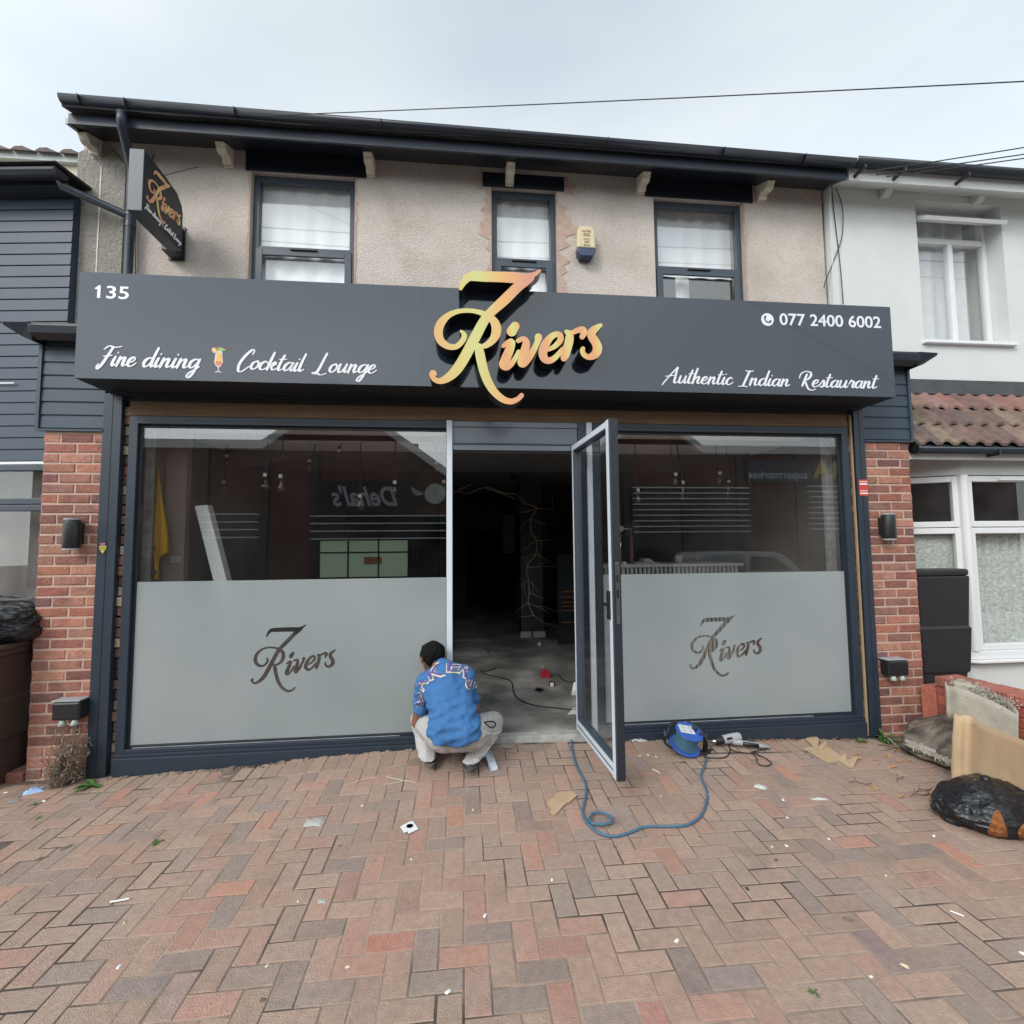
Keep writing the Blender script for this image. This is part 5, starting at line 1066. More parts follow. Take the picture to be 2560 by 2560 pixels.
for i, (xa, xb, yb__, kd) in enumerate(PENl):
    Yp = rp_.uniform(.5, 1.1); b_ = at(xb, yb__, Yp); top = at(xa, yb__, Yp); z1 = 2.598
    side, j = ('left', i) if i < 10 else ('right', i-10)
    t = thing('pendant_light', '%s on cord, %s pendant from the left in the %s window' % (kinds[kd], ordn[j], side), 'pendant light', b_, 'pendant bulbs hanging from the restaurant ceiling')
    hgt = [.07, .09, .09, .11, .16][kd]; r_ = [.032, .050, .062, .038, .022][kd]
    s0 = b_.z+hgt*.5
    MB().tube([Vector((top.x, Yp, z1)), Vector((lerp(top.x, b_.x, .4), Yp, lerp(z1, s0, .5))), Vector((b_.x, Yp, s0+.07))], .0048, 6).build('cord', M['wire'], t)
    MB().lathe([(.004, .075), (.014, .07), (.015, .02), (.015, 0)], (b_.x, Yp, s0), 'z', 14).build('lamp_holder', M['black'], t, smooth=True)
    MB().box(b_.x-.015, b_.x+.015, Yp-.021, Yp-.016, s0+.015, s0+.045).build('rating_tag', socm, t)
    pr = {0: [(.01, 0), (.012, -.015), (r_, -.05), (r_*.8, -.068), (0, -.075)], 1: [(.012, 0), (.014, -.02), (r_, -.055), (r_, -.065), (r_*.6, -.09), (0, -.1)], 2: [(.012, 0), (.016, -.03), (r_, -.075), (r_*.9, -.085), (0, -.09)], 3: [(.012, 0), (.014, -.02), (r_, -.075), (r_*.8, -.1), (0, -.115)], 4: [(.012, 0), (r_, -.02), (r_, -.15), (r_*.5, -.165), (0, -.168)]}[kd]
    MB().lathe(pr, (b_.x, Yp, s0), 'z', 16).build('bulb', M['bulb'], t, smooth=True)
    MB().tube([(b_.x-.004, Yp, s0-.01), (b_.x-.006, Yp, s0-.045), (b_.x+.006, Yp, s0-.045), (b_.x+.004, Yp, s0-.01)], .0018, 5).build('filament', M['cream'], t)
# things lying on the inside floor
def GI(px, py, z=.105): D = ray(px, py); return CAMP+D*((z-CAMZ)/D.z)
rt = random.Random(9)
def sheet(name, outline, z, m, label, cat, lift=.0, th=.003, group=None, gi=False):
    P = [(GI(x, y) if gi else G(x, y)) for x, y in outline]; 
    if not gi: P = [Vector((p.x, p.y, gz(p.x, p.y)+.006+lift+rt.uniform(0, .004))) for p in P]
    else: P = [p+Vector((0, 0, .004+lift+rt.uniform(0, .01))) for p in P]
    o = MB().prism(P, (0, 0, th)).build(name, m); return tag(o, label, cat, group)
filmo = mat('dusty polythene', (.20, .20, .195), .4, var=.3, scale=10, bump=.5)
def crumple(name, c, sx, sy_, h, m, label, cat, rz=0, seed=0, group=None, n_=14):
    mb = MB(); ca, sa = math.cos(rz), math.sin(rz)
    for j in range(n_+1):
        for i in range(n_+1):
            u, v = i/n_*2-1, j/n_*2-1; k = 1+.25*noise.noise(Vector((u*1.5, v*1.5, seed))); x, y = u*sx*k, v*sy_*k
            e = max(0, 1-max(abs(u), abs(v))**2); z = h*(.15+e*(.5+abs(noise.noise(Vector((u*2.2+seed, v*2.2, seed)))))*1.0)*min(1, e*4)
            mb.v.append((c[0]+x*ca-y*sa, c[1]+x*sa+y*ca, c[2]+z+.001))
    for j in range(n_):
        for i in range(n_): q = j*(n_+1)+i; mb.f.append([q, q+1, q+n_+2, q+n_+1]); mb.mi.append(0); mb.c.append((1, 1, 1))
    return tag(mb.build(name, m, smooth=True, fix=False), label, cat, group)
p = GI(1180, 1632); crumple('plastic_sheet', p, .30, .16, .09, filmo, 'dusty clear plastic sheet heaped on the inside floor by the left jamb', 'plastic sheet', rz=-.25, seed=1)
p = GI(1235, 1634); crumple('plastic_strip', p, .20, .05, .02, filmo, 'narrow strip of clear plastic lying right of the heaped sheet inside', 'plastic strip', rz=.05, seed=2)
p = GI(1180, 1600); crumple('plastic_wrap', p, .34, .10, .05, filmo, 'flat plastic wrap lying deeper in the room behind the heaped sheet', 'plastic wrap', rz=-.05, seed=3)
rl = thing('cable_run', 'dark cable snaking across the inside floor to the threshold', 'cable', GI(1300, 1700))
MB().tube(catmull([GI(x, y)+Vector((0, 0, .008)) for x, y in ((1240, 1672), (1212, 1680), (1204, 1678), (1212, 1686), (1255, 1697), (1278, 1706), (1285, 1735), (1300, 1752), (1340, 1766), (1400, 1773), (1445, 1778))], 6), .0055, 8).build('sheath', M['wire'], rl, smooth=True)
p = GI(1366, 1695); t = thing('red_power_tool', 'small red battery tool standing on the inside floor', 'power tool', p)
MB().prism([p+Vector((-.06, 0, 0)), p+Vector((.06, 0, 0)), p+Vector((.05, 0, .045)), p+Vector((-.02, 0, .10)), p+Vector((-.045, 0, .10))], (0, .08, 0)).build('body', M['redplastic'], t, bevel=.01)
MB().lathe([(.012, 0), (.014, .03)], p+Vector((-.035, .04, .10)), 'z', 10).build('collet', M['greyplastic'], t)
MB().tube(catmull([p+Vector((.06, .03, .03)), p+Vector((.14, .0, .03)), p+Vector((.16, -.1, .006)), p+Vector((.22, -.22, .006)), p+Vector((.30, -.16, .006))], 5), .005, 6).build('lead', M['wire'], t, smooth=True)
p = GI(1380, 1716); t = thing('plug_adaptor', 'black plug with white face lying on the inside floor', 'plug', p)
MB().box(p.x-.03, p.x+.03, p.y-.02, p.y+.02, p.z+.001, p.z+.05).build('body', M['blackplastic'], t, bevel=.006); MB().box(p.x-.025, p.x+.015, p.y-.024, p.y-.0205, p.z+.006, p.z+.046).build('face', M['paper'], t)
for nm, ol, m, lb_, ct in (('paper_scrap', ((1419, 1789), (1434, 1772), (1450, 1776), (1448, 1789)), M['paper'], 'folded white paper on the threshold by the door hinge', 'paper'), ('dark_tile_chip', ((1336, 1726), (1346, 1721), (1361, 1727), (1350, 1731)), M['black'], 'flat black chip on the inside floor', 'chip'),):
    sheet(nm, ol, 0, m, lb_, ct, gi=True)
p = GI(1436, 1738); tag(MB().tube([p, p+Vector((.02, .02, .12))], [.035, .02], 12).build('white_nozzle', M['paper'], smooth=True), 'white cone shaped nozzle on the inside floor against the jamb', 'nozzle')
p = GI(1348, 1613); tag(MB().box(p.x-.02, p.x+.02, p.y-.02, p.y+.02, p.z, p.z+.04).build('white_cube', M['paper'], bevel=.004), 'small white cube on the inside floor in front of the column', 'box')

# ------------------------------------------------------------------ the other side of the street (seen in the glass)
D_ = 16.0
def mir(px, py, Yp=D_, m=.04): p = at(px, py, Yp-m*0); return Vector((p.x, -(Yp)+.08, p.z))
def zl(px, py): return at(340+px/2.4456, 1060+py/2.4456, D_)
def zr(px, py): return at(1480+px/2.76, 1060+py/2.76, D_)
OB = thing('shop_parade', 'dark brick shop parade with white edged gables across the street, seen in the window glass', 'building', (0, -D_, 0))
yo = -D_+.08
zE = (zl(400, 78).z+zr(1200, 182).z)/2
xA = zl(785, 110).x; xP = zl(1240, 0).x; xC = zl(1895, 300).x; xD = zr(60, 190).x; xQ = zr(420, 0).x; xF = zr(745, 200).x
zP = zE+(xP-xA)*.62
def opp(x): return x
outline = [(-24, -.5), (-24, zE), (xA, zE), (xP, zE+(xP-xA)*.72), (zl(1895, 272).x, zl(1895, 272).z), (xD-.6, zE-1.2), (xD, zE), ((xD+xF)/2, zE+(xF-xD)*.40), (xF, zE), (26, zE), (26, -.5)]
MB().prism([(x, yo, z) for x, z in outline], (0, -.4, 0)).build('brick_wall', M['brick_far'], OB)
top = outline[1:-1]; mb = MB()
for (x0, z0), (x1, z1) in zip(top, top[1:]): mb.prism([(x0, yo+.25, z0), (x1, yo+.25, z1), (x1, yo+.25, z1-.34), (x0, yo+.25, z0-.34)], (0, -.7, 0))
mb.build('white_bargeboard', mat('white fascia far', (.55, .57, .58), .6), OB)
mb = MB()
for u in (427, 795, 1100, 1705): p = zl(u, 300); mb.box(p.x-.14, p.x+.14, yo+.002, yo+.10, -.4, zE-.05)
for u in (225, 625, 1005, 1410): p = zr(u, 300); mb.box(p.x-.13, p.x+.13, yo+.002, yo+.10, -.4, zE-.05)
mb.build('pilaster', M['black'], OB)
mb = MB(); gl = MB(); lv = MB()
def shopw(a_, b_, zt, zb_, n__, pitch, full=True):
    gl.box(a_.x, b_.x, yo+.01, yo+.03, .1, zt)
    for k in range(n__): lv.box(a_.x, b_.x, yo+.05, yo+.30, zt-k*pitch-.05, zt-k*pitch)
shopw(zl(450, 0), zl(775, 0), zl(600, 550).z, 0, 4, .30)
shopw(zl(1090, 0), zl(1900, 0), zl(1500, 560).z, 0, 4, .30)
shopw(zr(260, 0), zr(1040, 0), zr(600, 440).z, 0, 9, .235); shopw(zr(1450, 0), zr(1665, 0), zr(1550, 430).z, 0, 9, .235)
gl.build('shop_window', mat('dark far glazing', (.010, .012, .014), .1, var=0), OB); lv.build('louvre', mat('grey louvre', (.60, .61, .62), .5), OB)
mb = MB(); a_, b_ = zl(1130, 715), zl(1660, 930); mb.box(a_.x, b_.x, yo+.031, yo+.04, b_.z, a_.z); lit = bpy.data.materials.new('lit shop interior'); lit.use_nodes = True
e_ = lit.node_tree.nodes['Principled BSDF']; e_.inputs['Base Color'].default_value = (.3, .4, .3, 1); e_.inputs['Emission Color'].default_value = (.45, .62, .42, 1); e_.inputs['Emission Strength'].default_value = .55; lw = mb.build('lit_window', lit, OB)
mb = MB()
for u in (1310, 1492): p = zl(u, 0); mb.box(p.x-.03, p.x+.03, yo+.042, yo+.06, b_.z, a_.z)
z_ = zl(1400, 785).z; mb.box(a_.x, b_.x, yo+.061, yo+.075, z_-.03, z_+.03); mb.build('glazing_bar', M['black'], lw)
mb = MB(); q = zl(1450, 835); mb.box(q.x-.35, q.x+.35, yo+.045, yo+.055, q.z-.15, q.z+.15); mb.build('window_poster', mat('orange poster', (.45, .2, .08), .7), lw)
def sgn(name, m, a_, b_, label):
    t = thing(name, label, 'shop sign', ((a_.x+b_.x)/2, yo+.2, (a_.z+b_.z)/2)); MB().box(a_.x, b_.x, yo+.12, yo+.18, b_.z, a_.z).build('board', m, t); return t
t = sgn('cafe_sign', M['dark_in'], zl(1120, 350), zl(1680, 545), 'black sign with grey script lettering across the street, reflected in the left window')
a_, b_ = zl(1200, 500), zl(1605, 500); mb = MB(); text_on(mb, "Dehal's", Vector((b_.x, yo+.185, a_.z)), Vector((a_.x, yo+.185, a_.z)), .78, (0, 1, 0), off=.02, shear=.35); mb.build('lettering', mat('grey lettering', (.42, .40, .44), .6, var=0), t)
t = thing('round_emblem', 'pale round winged emblem on the wall across the street', 'emblem', zl(1830, 430)); c_ = zl(1830, 430); MB().lathe([(.42, 0), (.42, .06)], (c_.x, yo+.13, c_.z), 'y', 28).build('disc', mat('pale green disc', (.45, .50, .42), .6), t)
MB().prism([(c_.x-.42, yo+.13, c_.z), (c_.x-1.0, yo+.13, c_.z+.3), (c_.x-.9, yo+.13, c_.z+.05), (c_.x-.7, yo+.13, c_.z-.1)], (0, .05, 0)).build('wing', M['greyplastic'], t)
t = sgn('supermarket_sign', mat('navy board', (.012, .022, .05), .4, var=0), zr(1050, 255), zr(1720, 405), 'navy supermarket sign across the street, reflected in the right window')
a_, b_ = zr(1062, 378), zr(1465, 372); mb = MB(); text_on(mb, 'supermarket', Vector((b_.x, yo+.185, a_.z)), Vector((a_.x, yo+.185, a_.z)), .36, (0, 1, 0), off=.003); mb.build('lettering', mat('pale lettering', (.5, .55, .6), .6, var=0), t)
a_, b_ = zr(1500, 375), zr(1720, 375); mb = MB(); text_on(mb, 'RA', Vector((b_.x, yo+.185, a_.z)), Vector((a_.x, yo+.185, a_.z)), .78, (0, 1, 0), off=.03); mb.build('large_lettering', mat('gold lettering', (.50, .36, .03), .6, var=0), t)
# parked van (reflected in the right window)
V = thing('parked_van', 'silver grey small van parked at the far kerb, seen in the window glass', 'van', (0, -10.5, -.36))
Yv = 10.5; pa, pb, pr_ = at(1480+720/2.76, 1420, Yv), at(1480+1450/2.76, 1425, Yv), at(1480+1100/2.76, 1060+878/2.76, Yv)
xa, xb, zt = pa.x, pb.x+.9, pr_.z; yv = -Yv+.08; zb = -.36
body = [(xa, zb+.30), (xa-.02, zb+.9), (xa+.05, zt-.18), (xa+.25, zt-.04), (xa+1.2, zt), (xa+2.6, zt-.03), (xa+2.95, zt-.14), (pb.x, zb+1.05), (xb, zb+.85), (xb+.05, zb+.5), (xb, zb+.28)]
vm = mat('silver van paint', (.32, .33, .34), .25, metal=.4, var=.02)
MB().prism([(x, yv, z) for x, z in body], (0, -1.7, 0)).build('body', vm, V, bevel=.05)
gd = mat('dark van glass', (.02, .022, .025), .1, var=0)
MB().prism([(x, yv+.012, z) for x, z in ((xa+1.75, zb+1.08), (xa+1.78, zt-.16), (xa+2.55, zt-.18), (pb.x-.35, zb+1.08))], (0, .006, 0)).build('side_window', gd, V)
MB().prism([(x, yv+.012, z) for x, z in ((xa+.35, zb+1.08), (xa+.45, zt-.15), (xa+1.55, zt-.12), (xa+1.6, zb+1.08))], (0, .006, 0)).build('side_panel', mat('van panel', (.22, .23, .24), .3), V)
MB().box(xa-.03, xa+.05, yv+.0, yv+.02, zb+.8, zb+1.2).build('tail_light', M['redplastic'], V)
for x in (xa+.7, xb-.65):
    wh = MB().lathe([(.31, -.1), (.31, .1)], (x, yv-.08, zb+.31), 'y', 24).build('wheel', M['rubber'], V); MB().lathe([(.19, .0), (.19, .012)], (x, yv+.025, zb+.31), 'y', 20).build('hub_cap', M['greyplastic'], wh)

# ------------------------------------------------------------------ overhead wires
def wire(a_, b_, label, r_=.008, sag=.1, n=20):
    pts = [a_.lerp(b_, k/n)-Vector((0, 0, sag*4*(k/n)*(1-k/n))) for k in range(n+1)]; tag(MB().tube(pts, r_, 5).build('overhead_wire', M['wire'], smooth=True), label, 'wire', 'overhead wires')
def ext(a_, b_, k): return b_+(b_-a_)*k
a_, b_ = at(560, 293, .3), at(2560, 196, -1.6); wire(a_, ext(a_, b_, .5), 'long single wire crossing the sky above the restaurant roof', .0035, .02)
for i, (y0, py, x0) in enumerate(((432, 366, 2150), (437, 383, 2190), (442, 393, 2215))):
    a_, b_ = at(x0, y0, .15), at(2560, py, -.35); wire(a_, ext(a_, b_, .8), ('top', 'middle', 'lowest')[i]+' of the three wires leaving the eaves of the white house', .005, .01)
for i, (py, s_) in enumerate(((476, .3), (492, .35), (505, .3), (562, .5), (590, .6))):
    p = at(1400, py, 6.6); z = p.z; tag(MB().tube([(x, -5.4-.12*i, z-.0016*(14-abs(x)) ** 2*s_+.25*(x/14)*(.3 if i % 2 else -.2)) for x in range(-26, 27, 2)], .012, 5).build('street_wire', M['wire'], smooth=True), 'wire strung along the street, %s from the top in the window reflection' % ordn[i], 'wire', 'street wires')
# cables on the white house corner
for i, q in enumerate((((2195, 425), (2150, 435), (2088, 450), (2080, 470), (2086, 540), (2100, 660), (2108, 760)), ((2090, 470), (2106, 520), (2105, 590), (2085, 650), (2065, 700), (2060, 720)))):
    tag(MB().tube(catmull([at(x, y, YR-.02) for x, y in q], 5), .0045, 6).build('wall_cable', M['wire'], smooth=True), ('straight black cable clipped down the corner of the white house', 'loose black cable bowing out from the corner of the white house')[i], 'cable')

# ------------------------------------------------------------------ things in front of the shop
def Gz(px, py, z): D = ray(px, py); return CAMP+D*((z-CAMZ)/D.z)
def wheelie(name, label, x0, x1, y0, y1, z0, z1, m, lidm, lid=True):
    t = thing(name, label, 'wheelie bin', ((x0+x1)/2, (y0+y1)/2, z0)); k = .06
    mb = MB(); vs = []
    for z, e in ((z0+.03, k), (z0+(z1-z0)*.33, k*.66), (z0+(z1-z0)*.345, k*.60-.012), (z0+(z1-z0)*.62, k*.30-.012), (z0+(z1-z0)*.635, k*.3), (z1-.06, 0)):
        vs += [(x0+e, y0+e, z), (x1-e, y0+e, z), (x1-e, y1-e*.3, z), (x0+e, y1-e*.3, z)]
    fs = [(3, 2, 1, 0), (20, 21, 22, 23)]
    for r_ in range(5):
        for k_ in range(4): a_, b_ = r_*4+k_, r_*4+(k_+1) % 4; fs.append((a_, b_, b_+4, a_+4))
    mb.add(vs, fs); mb.build('body', m, t, bevel=.012)
    if lid: MB().box(x0-.02, x1+.02, y0-.02, y1+.015, z1-.059, z1-.02).build('rim', m, t, bevel=.008)
    else: MB().box(x0+.002, x1-.002, y0+.002, y1-.002, z1-.059, z1).build('rim', m, t, bevel=.018)
    if lid: MB().prism([(x0-.03, y0-.035, z1-.019), (x0-.03, y0-.03, z1+.006), (x0-.03, (y0+y1)/2, z1+.03), (x0-.03, y1+.02, z1+.02), (x0-.03, y1+.02, z1-.019)], (x1-x0+.06, 0, 0)).build('lid', lidm, t, bevel=.008)
    for x in (x0-.005, x1-.035): MB().lathe([(.10, 0), (.10, .04)], (x, y1+.0, z0+.10), 'x', 20).build('wheel', M['rubber'], t)
    return t
wheelie('wheelie_bin', 'brown wheelie bin beside the left brick pillar with a black bag on top', -3.68, -3.13, -.22, .36, -.05, .93, M['bin_brown'], M['bin_brown'])
wheelie('wheelie_bin', 'tall black wheelie bin between the right brick pillar and the white bay', 3.905, 4.41, .0, .185, .0, 1.35, M['rubber'], M['rubber'], lid=False)
tag(MB().box(-3.135, -3.085, .10, .12, .03, .80).build('leaning_panel', M['white_plastic']), 'narrow white panel standing behind the brown bin against the pillar', 'panel')
def bag(name, c, sx, sy_, sz, label, seed, knot=None):
    t = thing(name, label, 'rubbish bag', c); b = bmesh.new(); bmesh.ops.create_icosphere(b, subdivisions=6, radius=1)
    kn = Vector(knot) if knot else Vector((.2, -.2, .95))
    for v in b.verts:
        d = v.co.normalized(); r_ = 1+.13*noise.noise(d*1.6+Vector((seed, 0, 0)))
        # creases radiate from the knot
        dk = (d-kn.normalized()); ang = math.atan2(dk.y, dk.x+dk.z*.3); fall = math.exp(-dk.length*.9)
        r_ += .05*fall*noise.noise(Vector((ang*5.5, seed, dk.length*.8)))+.10*(.12-abs(noise.noise(d*3.2+Vector((0, seed, 0)))))+.035*(.2-abs(noise.noise(d*8+Vector((seed, 0, 0)))))
        p = d*r_; p.z = max(p.z, -.62+.04*noise.noise(d*4)); v.co = Vector((p.x*sx, p.y*sy_, (p.z+.62)*sz))+Vector(c)
    me = bpy.data.meshes.new('skin'); b.to_mesh(me); b.free(); me.materials.append(M['bag'])
    for p in me.polygons: p.use_smooth = True
    link('skin', me, t)
    kp = Vector((kn.normalized().x*sx, kn.normalized().y*sy_, (kn.normalized().z+.55)*sz))+Vector(c)
    MB().tube(catmull([kp-Vector((0, 0, .03)), kp+Vector((.0, 0, .02)), kp+Vector((.02, -.02, .035)), kp+Vector((.04, -.01, .02))], 4), [.03, .028, .016, .014, .014, .02, .026, .028, .028, .03, .02, .02, .01][:10]+[.01]*3, 10).build('knot', M['bag'], t, smooth=True) if False else MB().lathe([(.0, -.03), (.026, -.02), (.015, .0), (.028, .018), (.018, .03), (0, .028)], kp, 'z', 12).build('knot', M['bag'], t, smooth=True)
    return t
bag('rubbish_bag', (-3.42, .02, .955), .42, .30, .19, 'black rubbish bag slumped on top of the brown wheelie bin', 3, (.1, -.5, .6))
gb = Gz(2440, 2085, -.03)
bc = Vector((gb.x+.255, gb.y+.10, -.035))
BG = bag('rubbish_bag', bc, .345, .22, .145, 'black rubbish bag torn open on the paving at the right, orange cloth showing', 12, (-.12, .05, .95))
def bvh_of(o, off):
    return BVHTree.FromPolygons([v.co.copy() for v in o.data.vertices], [tuple(p.vertices) for p in o.data.polygons])
bb_ = bvh_of([c for c in bpy.data.objects if c.parent == BG and c.name.startswith('skin')][0], 0)
for k_, pl in enumerate((((2484, 2030), (2497, 2026), (2512, 2062), (2517, 2092), (2470, 2086), (2478, 2052)), ((2560, 2058), (2545, 2078), (2552, 2100), (2580, 2100), (2585, 2060)))):
    cx_ = sum(p[0] for p in pl)/len(pl); cy2 = sum(p[1] for p in pl)/len(pl); mb = MB(); rings = 9; ok = True; npl = catmull(list(pl)+[pl[0]], 5)[:-1]
    for r_ in range(rings+1):
        for qx, qy in npl:
            x, y = cx_+(qx-cx_)*r_/rings, cy2+(qy-cy2)*r_/rings; D_r = ray(x, y).normalized(); h = bb_.ray_cast(CAMP, D_r)
            if h[0] is None: h = bb_.find_nearest(CAMP+D_r*(bc-CAMP).length)[:2]
            mb.v.append(tuple(h[0]+h[1]*(.004+(.016*abs(noise.noise(Vector((x*.3, y*.3, 0)))) if r_ < rings else -.004))))
    m_n = len(npl)
    for r_ in range(rings):
        for q in range(m_n): mb.f.append([r_*m_n+q, r_*m_n+(q+1) % m_n, (r_+1)*m_n+(q+1) % m_n, (r_+1)*m_n+q]); mb.mi.append(0); mb.c.append((1, 1, 1))
    mb.build('orange_cloth', M['orange'], BG, smooth=True, fix=False)
# big crumpled cardboard box
zt_ = .47; T0, T1 = Gz(2418, 1790, zt_), Gz(2575, 1858, zt_); B0, B1 = Gz(2412, 1985, .02), Gz(2575, 2052, .02)
CB = thing('cardboard_box', 'large crumpled brown cardboard box leaning over the torn black bag', 'cardboard box', (T0.x+.2, T0.y, 0))
Lt = [Vector((T0.x+.62, T0.y+.10, zt_-.30)), Vector((T0.x+.20, T0.y+.10, zt_-.25)), Vector((T0.x-.01, T0.y+.07, zt_-.02)), Vector((T0.x-.03, T0.y+.02, zt_-.005)), T0+Vector((.02, -.005, 0)), T0.lerp(T1, .38)+Vector((0, .010, -.008)), T1, T1+(T1-T0)*.8]
Lb = [Vector((p.x, p.y, z)) for p, z in zip([Vector((B0.x+.62, B0.y+.14, 0)), Vector((B0.x+.2, B0.y+.14, 0)), Vector((B0.x+.0, B0.y+.09, 0)), Vector((B0.x-.01, B0.y+.03, 0)), B0+Vector((.03, 0, 0)), B0.lerp(B1, .38), B1, B1+(B1-B0)*.8], [-.01]*4+[.02, .05, .08, .1])]
ct_, cb_ = catmull([tuple(p) for p in Lt], 8), catmull([tuple(p) for p in Lb], 8); mb = MB(); NR = 10
for r_ in range(NR+1):
    for a_, b_ in zip(ct_, cb_):
        p = Vector(b_).lerp(Vector(a_), r_/NR); p.x -= .006*math.sin(math.pi*r_/NR); p += Vector((.014, .026, 0))*(.2-abs(noise.noise(Vector((p.x*2.2, p.y*2, p.z*5))))); mb.v.append(tuple(p))
m_n = len(ct_)
for r_ in range(NR):
    for k in range(m_n-1): q = r_*m_n+k; mb.f.append([q, q+1, q+m_n+1, q+m_n]); mb.mi.append(0); mb.c.append((1, 1, 1))
o = mb.build('box_wall', M['card'], CB, smooth=True, fix=False); sm = o.modifiers.new('thick', 'SOLIDIFY'); sm.thickness = .007
fv = Vector((.0, .0, 0)); a_, b_ = T0.lerp(T1, .08), T0.lerp(T1, 1.5)
MB().prism([a_+Vector((.01, .012, -.05)), b_+Vector((.01, .012, -.05)), b_+Vector((.06, .13, -.16)), a_+Vector((.05, .10, -.15))], (0, 0, .004)).build('inner_flap', M['card'], CB)
# soiled carpet heap
def loft(rows, name, m, parent, nz=.012, thick=.02, sub=6, freq=9, seed=0):
    R_ = [catmull([tuple(p) for p in r_], sub) for r_ in rows]; cols_ = list(zip(*R_)); C_ = [catmull(list(c), 5) for c in cols_]; mb = MB(); n1, n2 = len(C_), len(C_[0])
    for c in C_:
        for p in c: p = Vector(p); p += Vector((0, -.7, .6))*nz*noise.noise(p*freq+Vector((seed, 0, 0))); mb.v.append(tuple(p))
    for i in range(n1-1):
        for j in range(n2-1): q = i*n2+j; mb.f.append([q, q+n2, q+n2+1, q+1]); mb.mi.append(0); mb.c.append((1, 1, 1))
    o = mb.build(name, m, parent, smooth=True, fix=False); s_ = o.modifiers.new('thick', 'SOLIDIFY'); s_.thickness = thick; s_.offset = 0; return o
CP = thing('carpet_heap', 'heap of soiled grey brown carpet and rug piled against the red brick garden wall', 'carpet', (3.4, -.5, 0))
def row(pts, z): return [Gz(x, y, z_) for (x, y), z_ in zip(pts, z)]
loft([row([(2250, 1868), (2310, 1895), (2370, 1918), (2440, 1938), (2540, 1965)], [.0, .0, .0, .0, .0]),
      row([(2262, 1848), (2320, 1868), (2380, 1888), (2440, 1900), (2540, 1915)], [.04, .05, .07, .08, .1]),
      row([(2270, 1822), (2330, 1806), (2390, 1800), (2450, 1800), (2540, 1820)], [.06, .15, .22, .26, .26]),
      row([(2275, 1806), (2335, 1783), (2390, 1776), (2450, 1768), (2530, 1790)], [.05, .14, .20, .25, .25])], 'rug', M['carpet'], CP, nz=.05, thick=.03, freq=11)
loft([row([(2276, 1872), (2340, 1899), (2395, 1920), (2450, 1940)], [-.01]*4), row([(2276, 1862), (2340, 1885), (2395, 1905), (2450, 1922)], [.045]*4), row([(2272, 1855), (2336, 1876), (2395, 1893), (2450, 1908)], [.05]*4)], 'folded_edge', M['carpet_back'], CP, nz=.02, thick=.025, seed=3)
# standing curl of carpet backing
mb = MB(); cpts = [((2366, 1703), .56), ((2368, 1712), .55), ((2395, 1718), .53), ((2440, 1735), .50), ((2490, 1758), .46), ((2530, 1780), .42), ((2542, 1786), .41), ((2535, 1768), .44), ((2500, 1742), .48), ((2440, 1715), .53), ((2385, 1700), .56)]
tops = [Gz(x, y, z) for (x, y), z in cpts]; bots = [Vector((p.x*.995, p.y-.01, p.z-.23)) for p in tops]
loft([bots, tops], 'carpet_curl', M['carpet_back'], CP, nz=.012, thick=.012, freq=6)
frz = MB(); rt = random.Random(5)
for _ in range(900):
    k = rt.random(); a_ = Vector(Gz(lerp(2400, 2520, k), lerp(1708, 1765, k), lerp(.52, .44, k)))+Vector((rt.gauss(0, .03), rt.gauss(0, .03), rt.uniform(-.02, .03))); d = Vector((rt.gauss(0, 1), rt.gauss(0, 1), rt.gauss(.4, 1))).normalized()*rt.uniform(.012, .03); frz.tube([a_, a_+d*.5+Vector((0, 0, .004)), a_+d], [.0035, .003, .001], 3, cap=False)
frz.build('frayed_pile', M['carpet_back'], CP)
fr = MB()
for _ in range(260):
    k = rt.random(); x = lerp(2262, 2400, k); y = lerp(1856, 1912, k)+rt.uniform(-8, 6); a_ = Gz(x, y, .05); d = Vector((rt.gauss(0, .4), -1, rt.uniform(-.8, .2))).normalized()*rt.uniform(.03, .05); fr.tube([a_, a_+d*.5+Vector((0, 0, .01)), a_+d], [.007, .007, .002], 4, cap=False)
fr.build('fringe', M['carpet_back'], CP)
# garden wall, runs out from the right pillar towards the street
w0 = Gz(2338, 1690, .50); w1 = Gz(2575, 1748, .50); wd = Vector((w1.x-w0.x, w1.y-w0.y, 0)); wl_ = 2.6; wd.normalize(); wn_ = Vector((wd.y, -wd.x, 0)); wn_ = wn_ if wn_.y < 0 else -wn_
GW = thing('garden_wall', 'low red brick garden wall with brick coping, right of the shopfront', 'garden wall', (w0.x, w0.y, 0))
def wb(m, u0, u1, v0, v1, z0, z1): c_ = Vector((w0.x, w0.y, 0))+wd*(u0+u1)/2-wn_*(v0+v1)/2+Vector((0, 0, (z0+z1)/2)); m.obox(c_, wd*(u1-u0)/2, wn_*(v1-v0)/2, Vector((0, 0, (z1-z0)/2)))
mb = MB(); wb(mb, .003, wl_, .004, .209, -.1, .43); mb.build('mortar_core', mat('wall mortar', (.20, .11, .09), .9), GW)
mb = MB(); rr = random.Random(13); RC = [(.30, .075, .055), (.26, .07, .055), (.34, .09, .06), (.24, .08, .065)]
for c in range(6):
    u = -.1*(c % 2); z = -.02+c*.075
    while u < wl_:
        mb.col = cols(rr.choice(RC), .15); wb(mb, max(u+.004, 0), u+.221, -.003+rr.uniform(-.001, .002), .21, z+.004, z+.071); u += .225
u = -.3
while u < wl_:
    mb.col = cols(rr.choice([(.40, .13, .09), (.36, .12, .09), (.42, .15, .11)]), .12)
    if u > -.02: wb(mb, u+.003, u+.072, -.012, .222, .434+rr.uniform(-.002, .002), .50+rr.uniform(-.002, .003))
    u += .075
wb(mb, -.12, -.004, .0, .2, -.05, .40)
